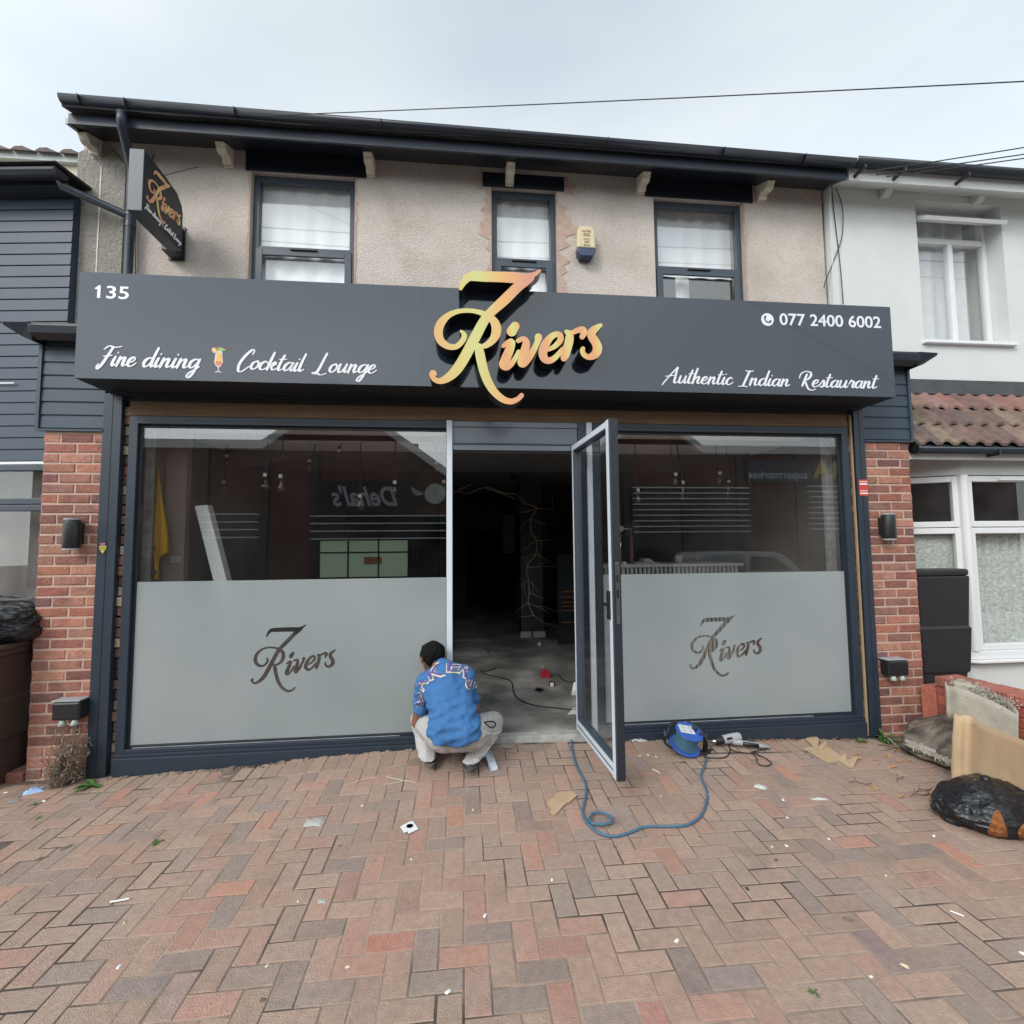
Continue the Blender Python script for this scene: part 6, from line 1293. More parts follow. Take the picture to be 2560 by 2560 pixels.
mb.build('bricks', M['brick'], GW, bevel=.004)
# cable reel
rc = G(1716, 1888); RL = thing('cable_reel', 'blue extension cable reel lying tilted on the paving against the plinth', 'cable reel', rc)
axz = Vector((.15, -.36, .92)).normalized(); axx = Vector((1, 0, -.35)); axx = (axx-axz*axx.dot(axz)).normalized(); axy = axz.cross(axx); AX = (axx, axy, axz)
oc = rc+Vector((.0, .03, .055)); RR = .098
MB().lathe([(RR+.012, 0), (RR+.015, .004), (RR+.012, .009), (.05, .012)], oc, n=36, A=AX).lathe([(.05, .125), (RR, .128), (RR+.003, .132), (RR, .137), (.0, .139)], oc, n=36, A=AX).lathe([(.045, .01), (.045, .128)], oc, n=24, A=AX).build('drum', M['blue'], RL, smooth=False)
mb = MB()
for lay in range(9):
    h = .017+lay*.0125; r_ = RR-.012-.010*math.sin(lay/8*math.pi)
    mb.tube([oc+axx*(math.cos(t)*r_)+axy*(math.sin(t)*r_)+axz*(h+.002*math.sin(t*2+lay)) for t in [2*math.pi*k/28 for k in range(28)]], .0058, 6, closed=True)
mb.build('wound_cable', M['cable'], RL, smooth=True)
f = MB(); c_ = oc+axz*.141; f.obox(c_+axx*-.02+axy*.01, axx*.055, axy*.042, axz*.0025); sp = f.build('socket_plate', mat('pale socket plate', (.55, .58, .60), .4, var=.03), RL, bevel=.002)
f = MB()
for i in (-1, 1):
    for j in (-1, 1):
        q = c_+axx*(-.02+i*.022)+axy*(.01+j*.018)+axz*.003
        for dx, dy in ((0, .006), (-.006, -.004), (.006, -.004)): f.obox(q+axx*dx+axy*dy, axx*.0018, axy*.003, axz*.0006)
f.build('socket_holes', M['black'], sp)
MB().lathe([(.022, 0), (.020, .022), (.014, .026), (0, .026)], c_+axx*.045+axy*.028, n=20, A=AX).build('winding_knob', mat('dark navy knob', (.015, .03, .07), .4), RL, smooth=False)
MB().lathe([(.013, 0), (.012, .018), (0, .018)], c_+axx*.078+axy*-.02, n=14, A=AX).build('cut_out_button', M['navy'], RL)
f = MB(); fp = [oc+axx*-.06+axy*.10+axz*.12, oc+axx*-.12+axy*.06+axz*.13, oc+axx*-.155+axy*.0+axz*.07, oc+axx*-.15+axz*.0, oc+axx*-.09+axy*-.02+axz*-.02]
f.tube(catmull([tuple(p) for p in fp], 5), .008, 8); f.tube(catmull([tuple(oc+axx*.02+axy*.12+axz*.13), tuple(oc+axx*.10+axy*.08+axz*.12), tuple(oc+axx*.155+axy*.0+axz*.07), tuple(oc+axx*.16+axy*-.02+axz*-.01)], 5), .007, 8); f.build('carry_frame', M['blackplastic'], RL, smooth=True)
f = MB(); q = G(1762, 1884); f.tube([q+Vector((-.005, 0, .008)), q+Vector((.02, .01, .145))], .014, 10); f.tube([q+Vector((-.03, .02, .01)), q+Vector((.05, .03, .012))], .010, 8); f.build('stand_foot', M['blackplastic'], RL, smooth=True)
def lay(pts, r_, dz=0): return [Vector((p.x, p.y, gz(p.x, p.y)+r_+.002+dz)) for p in (G(*q) for q in catmull(pts, 8))]
cb = thing('extension_cable', 'teal blue extension cable looping over the paving from the doorway to the reel', 'cable', G(1500, 2080))
Z6 = lambda pts: [(1400+x/3.22, 1760+y/3.22) for x, y in pts]
c1 = lay(Z6([(155, 190), (118, 205), (96, 245), (92, 310), (105, 400), (130, 500), (175, 590), (205, 650), (212, 720), (195, 810), (182, 880), (200, 940), (235, 985), (280, 1030), (340, 1062), (420, 1080), (500, 1070), (600, 1035), (690, 1002), (800, 1000), (920, 1000), (1020, 988), (1100, 945), (1150, 885), (1180, 800), (1188, 740), (1175, 690), (1145, 620), (1138, 570), (1165, 510), (1178, 450)]), .0075)
c1[0:6] = [p+Vector((0, 0, .03*(6-i)/6)) for i, p in enumerate(c1[0:6])]
MB().tube(c1, .0075, 8).tube(lay(Z6([(240, 980), (240, 945), (265, 912), (310, 900), (365, 912), (412, 945), (418, 972), (395, 992), (340, 1002), (280, 996), (248, 985)]), .0075, .012), .0075, 8).build('sheath', M['cable'], cb, smooth=True)
cb2 = tag(MB().tube(catmull([G(1700, 1876)+Vector((0, 0, .03)), G(1672, 1866)+Vector((0, 0, .03)), G(1662, 1850)+Vector((0, 0, .06)), G(1668, 1838)+Vector((0, 0, .08)), G(1690, 1835)+Vector((0, 0, .10))], 6), .0075, 8).build('cable_loop', M['cable'], smooth=True), 'teal cable loop springing out on the left of the reel', 'cable')
# heat gun
h0 = G(1828, 1872); HG = thing('heat_gun', 'grey hot air gun with black collar lying on its side beside the cable reel', 'heat gun', h0)
nb = at(1779, 1855, h0.y+.04); ne = at(1870, 1838, h0.y+.04); dv = (ne-nb).normalized(); sd = dv.cross(Vector((0, -1, 0))).normalized(); A3 = (sd, dv.cross(sd), dv)
Lh = (ne-nb).length
MB().lathe([(.011, 0), (.013, .001), (.017, .028), (.019, .032)], nb, n=20, A=A3).build('steel_nozzle', M['steel'], HG, smooth=True)
MB().lathe([(.020, .03), (.030, .032), (.031, .088), (.028, .094)], nb, n=24, A=A3).build('heat_collar', M['blackplastic'], HG, smooth=False)
MB().lathe([(.026, .094), (.033, .10), (.035, .15), (.036, .19), (.034, .225), (.030, .237), (0, .24)], nb, n=24, A=A3).build('motor_body', M['greyplastic'], HG, smooth=True)
g1 = nb+dv*.15+Vector((.01, -.02, -.015)); g2 = at(1925, 1882, h0.y-.03); g2.z = max(g2.z, gz(g2.x, g2.y)+.02)
hd = MB().tube([g1, g1.lerp(g2, .35), g1.lerp(g2, .7), g2], [.022, .019, .018, .015], 12).build('grip', M['greyplastic'], HG, smooth=True)
MB().tube([g1.lerp(g2, .25)+Vector((0, -.008, .0)), g1.lerp(g2, .68)+Vector((0, -.006, 0))], .0165, 10).build('rubber_inlay', M['blackplastic'], hd, smooth=True)
MB().obox(nb+dv*.13+Vector((0, -.034, .018)), dv*.022, Vector((0, .003, 0)), sd*.007).build('switch', M['black'], HG)
Zr = lambda pts: [(1620+x/5.68, 1780+y/5.68) for x, y in pts]
MB().tube([g2]+lay(Zr([(1460, 590), (1560, 620), (1680, 680), (1755, 745), (1700, 780), (1600, 770), (1550, 720), (1540, 660), (1480, 610), (1380, 600), (1200, 560), (1150, 500)]), .004, .002), .004, 6).build('lead', M['wire'], HG, smooth=True)
MB().tube(lay(Zr([(1110, 430), (1155, 500), (1165, 580), (1120, 650), (1050, 672), (940, 672), (830, 665), (800, 650), (860, 600), (925, 545)]), .004, .004), .004, 6).build('lead', M['wire'], HG, smooth=True)
tag(MB().tube(lay(Zr([(730, 640), (790, 632), (850, 600), (890, 560)]), .006, .01), .006, 6).build('trailing_plug', M['wire'], smooth=True), 'short black flex with plug end at the foot of the cable reel', 'plug')
# cardboard pieces
sheet('cardboard_scrap', ((1366, 2012), (1398, 1984), (1412, 1985), (1427, 1981), (1444, 1992), (1420, 2014), (1418, 2010), (1386, 2043), (1374, 2036), (1378, 2028)), 0, M['card'], 'torn flat piece of tan cardboard on the paving left of the cable loop', 'cardboard', th=.004)
cbx = thing('opened_carton', 'opened flat brown carton with bent flaps on the paving near the plinth', 'carton', G(2070, 1885))
def sh(ol, zs, nm, par):
    P = [Vector((G(x, y).x, G(x, y).y, G(x, y).z+z)) for (x, y), z in zip(ol, zs)]; o = MB().prism(P, (0, 0, .003)).build(nm, M['card'], par); return o
Zq = lambda pts: [(1860+x/2.76, 1300+y/2.76) for x, y in pts]
sh(Zq([(400, 1578), (500, 1570), (545, 1545), (690, 1655), (640, 1680), (572, 1680)]), [.004, .004, .006, .006, .006, .004], 'panel', cbx)
sh(Zq([(420, 1520), (500, 1510), (520, 1540), (505, 1590), (490, 1585)]), [.012, .02, .03, .008, .008], 'flap', cbx); sh(Zq([(640, 1660), (700, 1640), (712, 1672), (790, 1660), (755, 1715), (725, 1718)]), [.006, .03, .012, .03, .006, .006], 'flap', cbx); sh(Zq([(505, 1590), (560, 1550), (575, 1560), (530, 1600)]), [.01, .025, .012, .008], 'flap', cbx)
# metal level / track beside the man
pa = G(1232, 1921); pb = G(1205, 1868); dd = (pb-pa); dd.z += .05; 
TRK = thing('aluminium_channel', 'short aluminium channel section leaning on the ground behind the crouching man', 'metal channel', pa)
dn = dd.normalized(); side = dn.cross(Vector((0, -.3, 1))).normalized(); up = side.cross(dn)
f = MB(); m0 = pa.lerp(pb+Vector((0, 0, .05)), .5)+Vector((0, 0, .012)); f.obox(m0, side*.026, dn*(dd.length*.62), up*.0015); f.obox(m0+side*.025+up*.008, side*.0015, dn*(dd.length*.62), up*.0085); f.obox(m0-side*.025+up*.008, side*.0015, dn*(dd.length*.62), up*.0085); f.build('channel', M['alu'], TRK)
f = MB(); f.obox(m0+up*.0025+dn*.05, side*.003, dn*.02, up*.0008); f.obox(m0+up*.0025-dn*.10, side*.004, dn*.004, up*.0008); f.build('slot', M['black'], TRK)
# litter
ring = G(1022, 2073); RG = thing('white_card_plate', 'white square card with a round hole lying on the paving', 'card', ring)
Zc = lambda pts: [(600+x/2.147, 1900+y/2.147) for x, y in pts]
sheet_o = [G(x, y)+Vector((0, 0, .006)) for x, y in Zc([(860, 365), (905, 340), (928, 335), (958, 378), (925, 393), (905, 403), (898, 390), (882, 400)])]
MB().prism(sheet_o, (0, 0, .002)).build('card', M['paper'], RG); q = G(*Zc([(911, 363)])[0]); MB().lathe([(.019, 0), (.019, .0008)], q+Vector((0, 0, .0088)), n=24).build('round_hole', mat('seen paving', (.22, .16, .13), .9), RG)
MB().lathe([(.019, 0), (.019, .001), (.016, .001), (.016, 0)], q+Vector((0, 0, .0098)), n=24).build('rim', M['black'], RG)
crumple('clear_plastic_scrap', G(785, 2057), .055, .04, .015, mat('grey film scrap', (.40, .38, .35), .4, var=.1), 'translucent torn plastic scrap on the paving, left of the white card', 'plastic scrap', seed=4)
crumple('clear_plastic_scrap', G(806, 2254), .022, .014, .006, mat('pale film scrap', (.36, .38, .35), .4), 'small pale film scrap on the paving below the crouching man', 'plastic scrap', seed=6)
crumple('foil_scrap', G(1901, 1969), .035, .018, .02, M['clearish'], 'crumpled foil strip on the paving right of the blue cable', 'foil', rz=-.8, seed=7)
crumple('foil_scrap', G(2048, 1999), .055, .010, .012, M['clearish'], 'flat grey plastic strip on the paving further right', 'foil', rz=-.08, seed=8)
crumple('foil_scrap', G(2120, 2300), .02, .008, .01, M['dry'], 'twisted scrap of dry grass and paper on the right of the paving', 'scrap', rz=-.4, seed=9)
crumple('blue_mask', G(84, 1980), .055, .03, .025, mat('pale blue cloth', (.32, .45, .68), .8), 'crumpled pale blue face mask at the foot of the left pillar', 'face mask', rz=.5, seed=10)
crumple('flattened_disc', G(36, 2003), .03, .014, .008, mat('grey disc', (.22, .24, .24), .6), 'flat grey lid on the paving near the blue mask', 'lid', rz=.5, seed=11)
crumple('film_heap', G(1595, 1852), .07, .022, .014, M['clearish'], 'crushed pale film along the plinth right of the open door', 'plastic film', rz=-.12, seed=14)
crumple('film_heap', G(1262, 1865), .06, .03, .018, mat('dusty brown film', (.30, .25, .21), .5, var=.3), 'dusty brown crumpled film at the threshold right of the crouching man', 'plastic film', rz=-.2, seed=15)
def stick(pts, r_, m, label, cat='strip', name='plastic_strip', group=None): return tag(MB().tube(lay(pts, r_), r_, 6).build(name, m, smooth=True), label, cat, group)
stick([(275, 2259), (298, 2255), (324, 2250)], .0045, M['paper'], 'white plastic strip on the left of the paving')
stick([(1631, 1925), (1642, 1930), (1650, 1936)], .0045, M['paper'], 'short curved white strip on the paving beneath the cable reel')
stick([(2375, 2280), (2393, 2287), (2411, 2294)], .0035, M['paper'], 'white strip on the right of the paving')
stick([(862, 1966), (905, 1951), (945, 1944)], .0022, M['cream'], 'thin pale cord left of the crouching man, left piece')
stick([(965, 1943), (1000, 1951), (1040, 1958)], .0022, M['cream'], 'thin pale cord left of the crouching man, upper right piece')
stick([(962, 1963), (985, 1959), (1008, 1953)], .0022, M['cream'], 'thin pale cord left of the crouching man, lower right piece')
rt = random.Random(21)
chips = [(311, 2308), (298, 2417), (1028, 2150), (1182, 2025), (905, 2015), (745, 2255), (870, 2418), (1692, 2352), (2178, 2443), (2262, 2415), (2557, 2385), (1652, 1990), (1772, 1987), (1958, 2000), (1968, 2045), (1930, 2118), (1966, 2115), (2072, 2098), (2215, 2190), (1120, 2480), (2335, 2090), (1600, 1890), (1620, 1888), (1640, 1892), (1660, 1893), (15, 1982), (110, 2003), (668, 2415), (1380, 2200), (1212, 2290)]
for k, (px, py) in enumerate(chips):
    p = G(px, py); s_ = rt.uniform(.004, .009); crumple('white_chip', p, s_*1.5, s_*.8, .006, M['paper'] if k % 3 else M['cream'], 'small white plastic chip scattered on the paving', 'chip', rz=rt.uniform(0, 3), seed=k, group='white chips scattered on the paving', n_=5)
bl = [(850, 2115), (935, 2152), (735, 2410), (658, 2500), (1660, 2086), (1750, 2093), (1537, 2117), (1940, 2150), (2092, 2138), (2198, 2443), (2432, 2153), (1868, 2222), (1172, 2282), (1210, 2323)]
for k, (px, py) in enumerate(bl): p = G(px, py); crumple('dark_fleck', p, .011, .008, .003, M['sand'], 'dark spot of dirt on the paving', 'dirt spot', rz=k, seed=k+.5, group='dark dirt spots on the paving', n_=5)
for k, (px, py, rz_) in enumerate(((2310, 1978, .3), (2335, 1992, -.4), (2300, 1990, .1), (2250, 1950, .8), (2345, 2003, .2), (2150, 1960, -.5))):
    p = G(px, py); rn = random.Random(k); d = Vector((math.cos(rz_), math.sin(rz_)*.6, 0))*.07; q = [p-d+Vector((0, 0, .004)), p-d*.3+Vector((0, .012, .010)), p+d*.4+Vector((0, -.008, .006)), p+d+Vector((.01, .006, .008))]
    tw2 = MB().tube(catmull([tuple(v) for v in q], 4), .0022, 5).tube([q[1], q[1]+Vector((.02, .03, .012)), q[1]+Vector((.035, .035, .006))], .0016, 4); leafblade_ = q[2]
    tag(tw2.build('dead_twig', mat('dark twig', (.10, .06, .04), .9) if k == 0 else bpy.data.materials['dark twig']), 'thin dead twig on the paving in front of the carpet heap', 'twig', 'dead twigs near the carpet heap')
# plants
def leafblade(mb, p, d, L_, wd_, droop=.6, n_=5):
    d = Vector(d).normalized(); s_ = d.cross(Vector((0, 0, 1))); s_ = s_.normalized() if s_.length > .01 else Vector((1, 0, 0)); vs = []
    for k in range(n_+1):
        t = k/n_; q = p+d*(L_*t)-Vector((0, 0, droop*L_*t*t)); w_ = wd_*math.sin(math.pi*min(.97, .12+.85*t))*(1+.25*math.sin(k*2.4)); vs += [q-s_*w_, q+Vector((0, 0, -wd_*.25)), q+s_*w_]
    mb.add(vs, [f for k in range(n_) for f in ((k*3, k*3+1, k*3+4, k*3+3), (k*3+1, k*3+2, k*3+5, k*3+4))])
def weed(px, py, n_, L_, wd_, label, el=(.2, .8), m='leaf', name='weed', seed=1, dy=0):
    rn = random.Random(seed); p = G(px, py); mb = MB()
    for k in range(n_):
        a_ = rn.uniform(0, 6.28); e = rn.uniform(*el); leafblade(mb, p+Vector((rn.uniform(-.01, .01), rn.uniform(-.01, .01), .002)), (math.cos(a_), math.sin(a_)*.7-.2, e), L_*rn.uniform(.6, 1.1), wd_, rn.uniform(.3, .7))
    return tag(mb.build(name, M[m], smooth=True, fix=False), label, 'weed')
weed(232, 1965, 14, .13, .016, 'green dandelion weed at the foot of the left pilaster', seed=2)
weed(2212, 1852, 22, .15, .012, 'green weed tuft at the foot of the right pilaster', (.5, 1.6), seed=3)
weed(2150, 1855, 24, .07, .005, 'low grassy weed along the plinth left of the right pilaster', (.2, 1.2), seed=4)
weed(2040, 1842, 7, .10, .008, 'small green weed sprouting from the plinth joint', (.8, 2.2), seed=5)
weed(392, 2105, 12, .06, .006, 'small weed in a paving joint on the left', (.1, .5), seed=6)
weed(168, 2118, 12, .05, .004, 'thin dry weed in a paving joint, left of the small green weed', (.1, .5), m='dry', seed=7)
weed(100, 2148, 10, .04, .004, 'smaller dry weed near the left edge of the paving', (.1, .5), m='dry', seed=8)
weed(82, 2012, 10, .04, .004, 'tiny green weed below the blue mask', (.1, .7), seed=12)
weed(88, 2050, 10, .05, .005, 'small flat green weed on the paving below the left pillar', (.1, .3), seed=13)
weed(2035, 2482, 10, .025, .003, 'tiny bright green weed in a joint at the bottom right', (.2, .6), seed=9)
weed(2240, 1870, 26, .16, .012, 'pale wilted weed leaves spreading beside the carpet heap', (.1, .7), m='dry', seed=10)
weed(2265, 1860, 26, .20, .005, 'mixed grass tuft between the right pillar and the carpet heap', (.4, 1.6), seed=11)
dp = MB(); rn = random.Random(6); base = Vector((-2.78, -.06, -.03))
for k in range(70):
    a_ = base+Vector((rn.gauss(0, .035), rn.uniform(-.08, .03), 0)); h = rn.uniform(.08, .46)*(1-.3*rn.random()); q = a_+Vector((rn.gauss(.03, .05), rn.uniform(-.03, .01), h)); mid = a_.lerp(q, .5)+Vector((rn.gauss(0, .03), rn.gauss(0, .02)-.01, 0))
    q.y = min(q.y, -.02); mid.y = min(mid.y, -.02); dp.tube(catmull([tuple(a_), tuple(mid), tuple(q)], 3), .0018, 4)
    for _ in range(5):
        s_ = mid.lerp(q, rn.random()); e = s_+Vector((rn.gauss(0, .03), -abs(rn.gauss(0, .02)), rn.gauss(-.005, .02))); dp.tube([s_, s_.lerp(e, .5)+Vector((0, 0, .008)), e], .0022, 3); leafblade(dp, e, (rn.gauss(0, 1), rn.gauss(-.5, .4), rn.gauss(0, .6)), .022, .007, .4, 3)
tag(dp.build('dried_plant', M['dry'], fix=False), 'tangle of dead brown stems climbing the left brick pillar under the socket', 'dead plant')
ll = MB(); rn = random.Random(31)
spots = [(290, 1932, 5, .02), (440, 1925, 3, .03)]+[(rn.uniform(1870, 2150), 1849, 1, .02) for _ in range(34)]+[(rn.uniform(2140, 2280), rn.uniform(1852, 1900), 1, .04) for _ in range(26)]+[(rn.uniform(2180, 2390), rn.uniform(1900, 2010), 1, .05) for _ in range(14)]
for px, py, n_, sp in spots:
    for _ in range(n_):
        p = G(px, py)+Vector((rn.gauss(0, sp), rn.gauss(0, .012), .004)); leafblade(ll, p, (rn.gauss(0, 1), rn.gauss(0, 1), rn.uniform(0, .5)), rn.uniform(.025, .05), rn.uniform(.007, .014), rn.uniform(-.2, .6), 4)
tag(ll.build('leaf_litter', M['deadleaf'], fix=False), 'dead orange leaves blown along the foot of the plinth', 'leaves', kind='stuff')
dm = MB(); rn = random.Random(32)
for _ in range(420):
    x = rn.uniform(-2.55, 3.45); y = -.04-abs(rn.gauss(0, .018)); s_ = rn.uniform(.004, .014)
    if -.14 < x < 1.04: continue
    dm.obox((x, y, gz(x, y)+s_*.3), (s_, 0, 0), (0, s_*.8, 0), (0, s_*.2, s_*.4))
tag(dm.build('soil_line', M['sand'], bevel=0), 'crumbs of soil and grit along the foot of the plinth', 'soil', kind='stuff')

# ------------------------------------------------------------------ the crouching man
def blob(name, segs, m, parent, voxel=.010, smooth=4, disp=None, sub=0, keep=None):
    """one continuous skin over tapered limbs: segs = [(pointA, rA, pointB, rB, (flatten axis vec, k))]"""
    b = bmesh.new()
    for s_ in segs:
        A_, ra, B_, rb_ = s_[:4]; A_, B_ = Vector(A_), Vector(B_); n_ = max(2, int((A_-B_).length/(min(ra, rb_)*.30))+1)
        ax, k_ = (Vector(s_[4][0]).normalized(), s_[4][1]) if len(s_) > 4 else (None, 1)
        for i in range(n_+1):
            t = i/n_; c = A_.lerp(B_, t); r_ = lerp(ra, rb_, t); g = bmesh.ops.create_icosphere(b, subdivisions=2, radius=r_)
            for v in g['verts']:
                if ax: v.co += ax*(v.co.dot(ax)*(k_-1))
                v.co += c
    me = bpy.data.meshes.new(name); b.to_mesh(me); b.free(); me.materials.append(m)
    o = bpy.data.objects.new(name, me); COL.objects.link(o); rm = o.modifiers.new('r', 'REMESH'); rm.mode = 'VOXEL'; rm.voxel_size = voxel
    sm = o.modifiers.new('s', 'SMOOTH'); sm.factor = .5; sm.iterations = smooth
    dg = bpy.context.evaluated_depsgraph_get(); dg.update(); me2 = bpy.data.meshes.new_from_object(o.evaluated_get(dg)); bpy.data.objects.remove(o); bpy.data.meshes.remove(me); me2.name = name
    if keep:
        b = bmesh.new(); b.from_mesh(me2); bmesh.ops.delete(b, geom=[v for v in b.verts if not keep(v.co)], context='VERTS'); b.to_mesh(me2); b.free()
    if disp:
        nn_ = [v.normal.copy() for v in me2.vertices]
        for v, q in zip(me2.vertices, nn_): v.co += q*disp(v.co, q)
    me2.materials.clear(); me2.materials.append(m)
    for p in me2.polygons: p.use_smooth = True
    me2.update(); return link(name, me2, parent)
MAN = thing('person', 'man crouching with his back turned, blue basketball T-shirt, pale grey joggers, working at the glass', 'person', G(1140, 1930))
def J(px, py, Y): return at(px, py, Y)
hipL, hipR = J(1108, 1838, -.40), J(1176, 1832, -.40); kneeL, kneeR = J(1052, 1800, -.06), J(1232, 1806, -.10)
ankL, ankR = J(1072, 1905, -.30), J(1176, 1915, -.41)
wai = J(1136, 1800, -.42); chest = J(1120, 1735, -.32); shL, shR = J(1064, 1706, -.24), J(1164, 1690, -.26); yoke = J(1120, 1686, -.27); neck0, neck1 = J(1106, 1668, -.20), J(1092, 1653, -.14)
elL, elR = J(1042, 1806, -.16), J(1190, 1786, -.13); haL, haR = J(1072, 1838, -.075), J(1150, 1830, -.07); hd = J(1080, 1642, -.115)
hdir = Vector((-.25, .55, -.45)).normalized()     # where the face looks: down and forward, a little left
def hand(c, d, sgn_):
    d = Vector(d).normalized(); s_ = d.cross(Vector((0, 0, 1))).normalized()*sgn_; u = s_.cross(d).normalized(); seg = [(c, .030, c+d*.05, .032, (u, .55))]
    for i, L_ in enumerate((.070, .080, .075, .058)):
        r0 = c+d*.06+s_*(.027-.018*i); k1 = r0+d*L_*.5-u*.006*sgn_; k2 = k1+(d*.8-Vector((0, 0, .6)))*L_*.3; k3 = k2+(d*.4-Vector((0, 0, .9)))*L_*.28
        seg += [(r0, .0095, k1, .009), (k1, .009, k2, .0085), (k2, .0085, k3, .0072)]
    t0 = c+s_*.03+d*.01; t1 = t0+(s_*.7+d*.7)*.035; t2 = t1+(s_*.1+d*.95)*.03; seg += [(t0, .013, t1, .0105), (t1, .0105, t2, .0085)]; return seg
dL, dR = Vector((.3, .9, -.3)), Vector((-.2, .9, -.4))
body = [(hipL, .09, hipR, .09), (wai, .10, chest, .11), (chest, .11, (shL+shR)/2, .09), (shL, .052, elL, .042), (shR, .052, elR, .042), (elL, .041, haL-dL*.01, .026), (elR, .041, haR-dR*.01, .026),
        (neck0-Vector((0, .02, .03)), .062, neck1, .056), (neck1, .056, hd-hdir*.02, .066), (hd-hdir*.01, .085, hd+hdir*.025-Vector((0, 0, .0)), .078), (hd+hdir*.05-Vector((0, .0, .055)), .045, hd+hdir*.06-Vector((0, 0, .035)), .05),
        (hd+hdir*.10-Vector((0, 0, .02)), .012, hd+hdir*.085+Vector((0, 0, .012)), .009), (hipL, .085, kneeL, .055), (hipR, .085, kneeR, .055), (kneeL, .055, kneeL.lerp(ankL, .8), .038), (kneeR, .055, kneeR.lerp(ankR, .8), .038), ((shL+shR)/2, .075, shL, .055), ((shL+shR)/2, .075, shR, .055)]
hs_ = hdir.cross(Vector((0, 0, 1))).normalized()     # to his right
for s_ in (-1, 1): e0 = hd+hs_*s_*.083-Vector((0, 0, .008)); body.append((e0+Vector((0, 0, .016)), .012, e0-Vector((0, 0, .018)), .009, (hs_, .6)))
body += hand(haL, dL, 1)+hand(haR, dR, -1)
bo = blob('body', body, M['skin'], MAN, voxel=.0058, smooth=3)
for s_ in (-1, 1):
    e0 = hd+hdir*.088+hs_*s_*.030+Vector((0, 0, .022)); eb = MB().lathe([(0, -.011), (.008, -.008), (.0115, 0), (.008, .008), (0, .011)], e0, n=12).build('eye', mat('eye white', (.6, .58, .55), .2, var=0), MAN, smooth=True)
    MB().lathe([(.0055, 0), (.0055, .002)], e0+hdir*.0105, n=10, A=(hs_, hs_.cross(hdir), hdir)).build('pupil', M['black'], eb)
MB().tube([hd+hdir*.098-hs_*.02-Vector((0, 0, .058)), hd+hdir*.108-Vector((0, 0, .06)), hd+hdir*.098+hs_*.02-Vector((0, 0, .058))], .006, 8).build('mouth', mat('lips', (.22, .07, .055), .5, var=0), MAN, smooth=True)
# hair: a close cap over the crown and back
hupc = hd-hdir*.012+Vector((0, 0, .018))
def hk(co): q = co-hd; return not (q.dot(hdir) > .045 and q.z < .05) and q.z > -.062+.4*max(0, q.dot(hdir))
blob('hair', [(hupc-hdir*.012, .089, hupc+hdir*.035+Vector((0, 0, .012)), .082, (hs_, 1.03)), (hd-hdir*.035-Vector((0, 0, .025)), .066, hd-hdir*.025-Vector((0, 0, .0)), .078, (hs_, 1.04))], M['hair'], MAN, voxel=.006, smooth=3, keep=hk,
     disp=lambda c, q: .006*noise.noise(c*30)+.004*noise.noise(c*110)+.003)
# T-shirt
slL, slR = shL.lerp(elL, .88), shR.lerp(elR, .62)
shirt = [(wai+Vector((-.070, -.045, -.065)), .118, wai+Vector((.075, -.045, -.06)), .118), (wai+Vector((-.085, .01, -.02)), .095, wai+Vector((.085, .01, -.015)), .095), (wai, .13, chest, .132), (wai+Vector((-.06, 0, .02)), .11, chest+Vector((-.07, 0, 0)), .10), (wai+Vector((.06, 0, .02)), .11, chest+Vector((.07, 0, .01)), .10), (chest+Vector((-.06, 0, 0)), .10, shL+Vector((.025, .0, -.015)), .078), (chest+Vector((.06, 0, 0)), .10, shR+Vector((-.02, 0, -.01)), .078),
         (chest, .12, yoke, .105), (J(1086, 1698, -.27), .088, yoke, .09), (yoke, .10, shL, .074), (yoke, .10, shR, .074), (shL, .072, shR, .072), (shL, .074, slL, .060), (shR, .074, slR, .064), ((shL+shR)/2, .08, neck0, .068)]
def folds(c, q):
    u = c-wai; k = max(0, 1-abs(u.z+.02)/.34)
    side = max(0, 1-abs((c-chest).x-.0)/.5)
    d = .0095*k*(.25-abs(noise.noise(Vector((u.x*5+u.z*9, u.z*15-u.x*7, 2.3)))))*1.6+.006*(.2-abs(noise.noise(Vector((c.x*9-c.z*7, c.z*12+c.x*6, c.y*4+7)))))+.002*noise.noise(c*28)
    hem = max(0, 1-(c.z-(wai.z-.13))/.10); return d*2.2+.008*hem
def hemcut(c):
    zc = wai.z-.125+.055*((c.x-wai.x)/.19)**2
    if (c-slL).length < .12 and (c-slL).dot((elL-shL).normalized()) > .018: return False
    if (c-slR).length < .12 and (c-slR).dot((elR-shR).normalized()) > .018: return False
    if (c-neck0).dot((neck1-neck0).normalized()) > .038 and (c-neck0).length < .12: return False
    return c.z > zc
shirt_o = blob('t_shirt', shirt, M['shirt'], MAN, voxel=.0085, smooth=7, disp=folds, keep=hemcut)
sd_ = shirt_o.modifiers.new('thick', 'SOLIDIFY'); sd_.thickness = .004; sd_.offset = -1
# joggers
tr = [(hipL, .118, hipR, .118), (wai+Vector((0, .01, -.07)), .115, (hipL+hipR)/2, .128), (hipL+Vector((0, -.01, 0)), .118, kneeL, .078), (hipR+Vector((.01, -.01, 0)), .118, kneeR, .082), (kneeL, .078, ankL, .064), (kneeR, .082, ankR, .066), (hipR.lerp(kneeR, .5)+Vector((.02, -.02, -.04)), .085, kneeR+Vector((.0, -.03, -.02)), .075), (kneeR, .08, kneeR.lerp(ankR, .6), .072)]
def tfold(c, q): return .011*(.22-abs(noise.noise(Vector((c.x*10+c.z*6, c.z*9-c.x*7, c.y*8)))))*1.5+.0015*noise.noise(c*40)
tro = blob('joggers', tr, M['trouser'], MAN, voxel=.0085, smooth=5, disp=tfold, keep=lambda c: (c.z > gz(c.x, c.y)+(.086 if c.x > wai.x else .068)) )
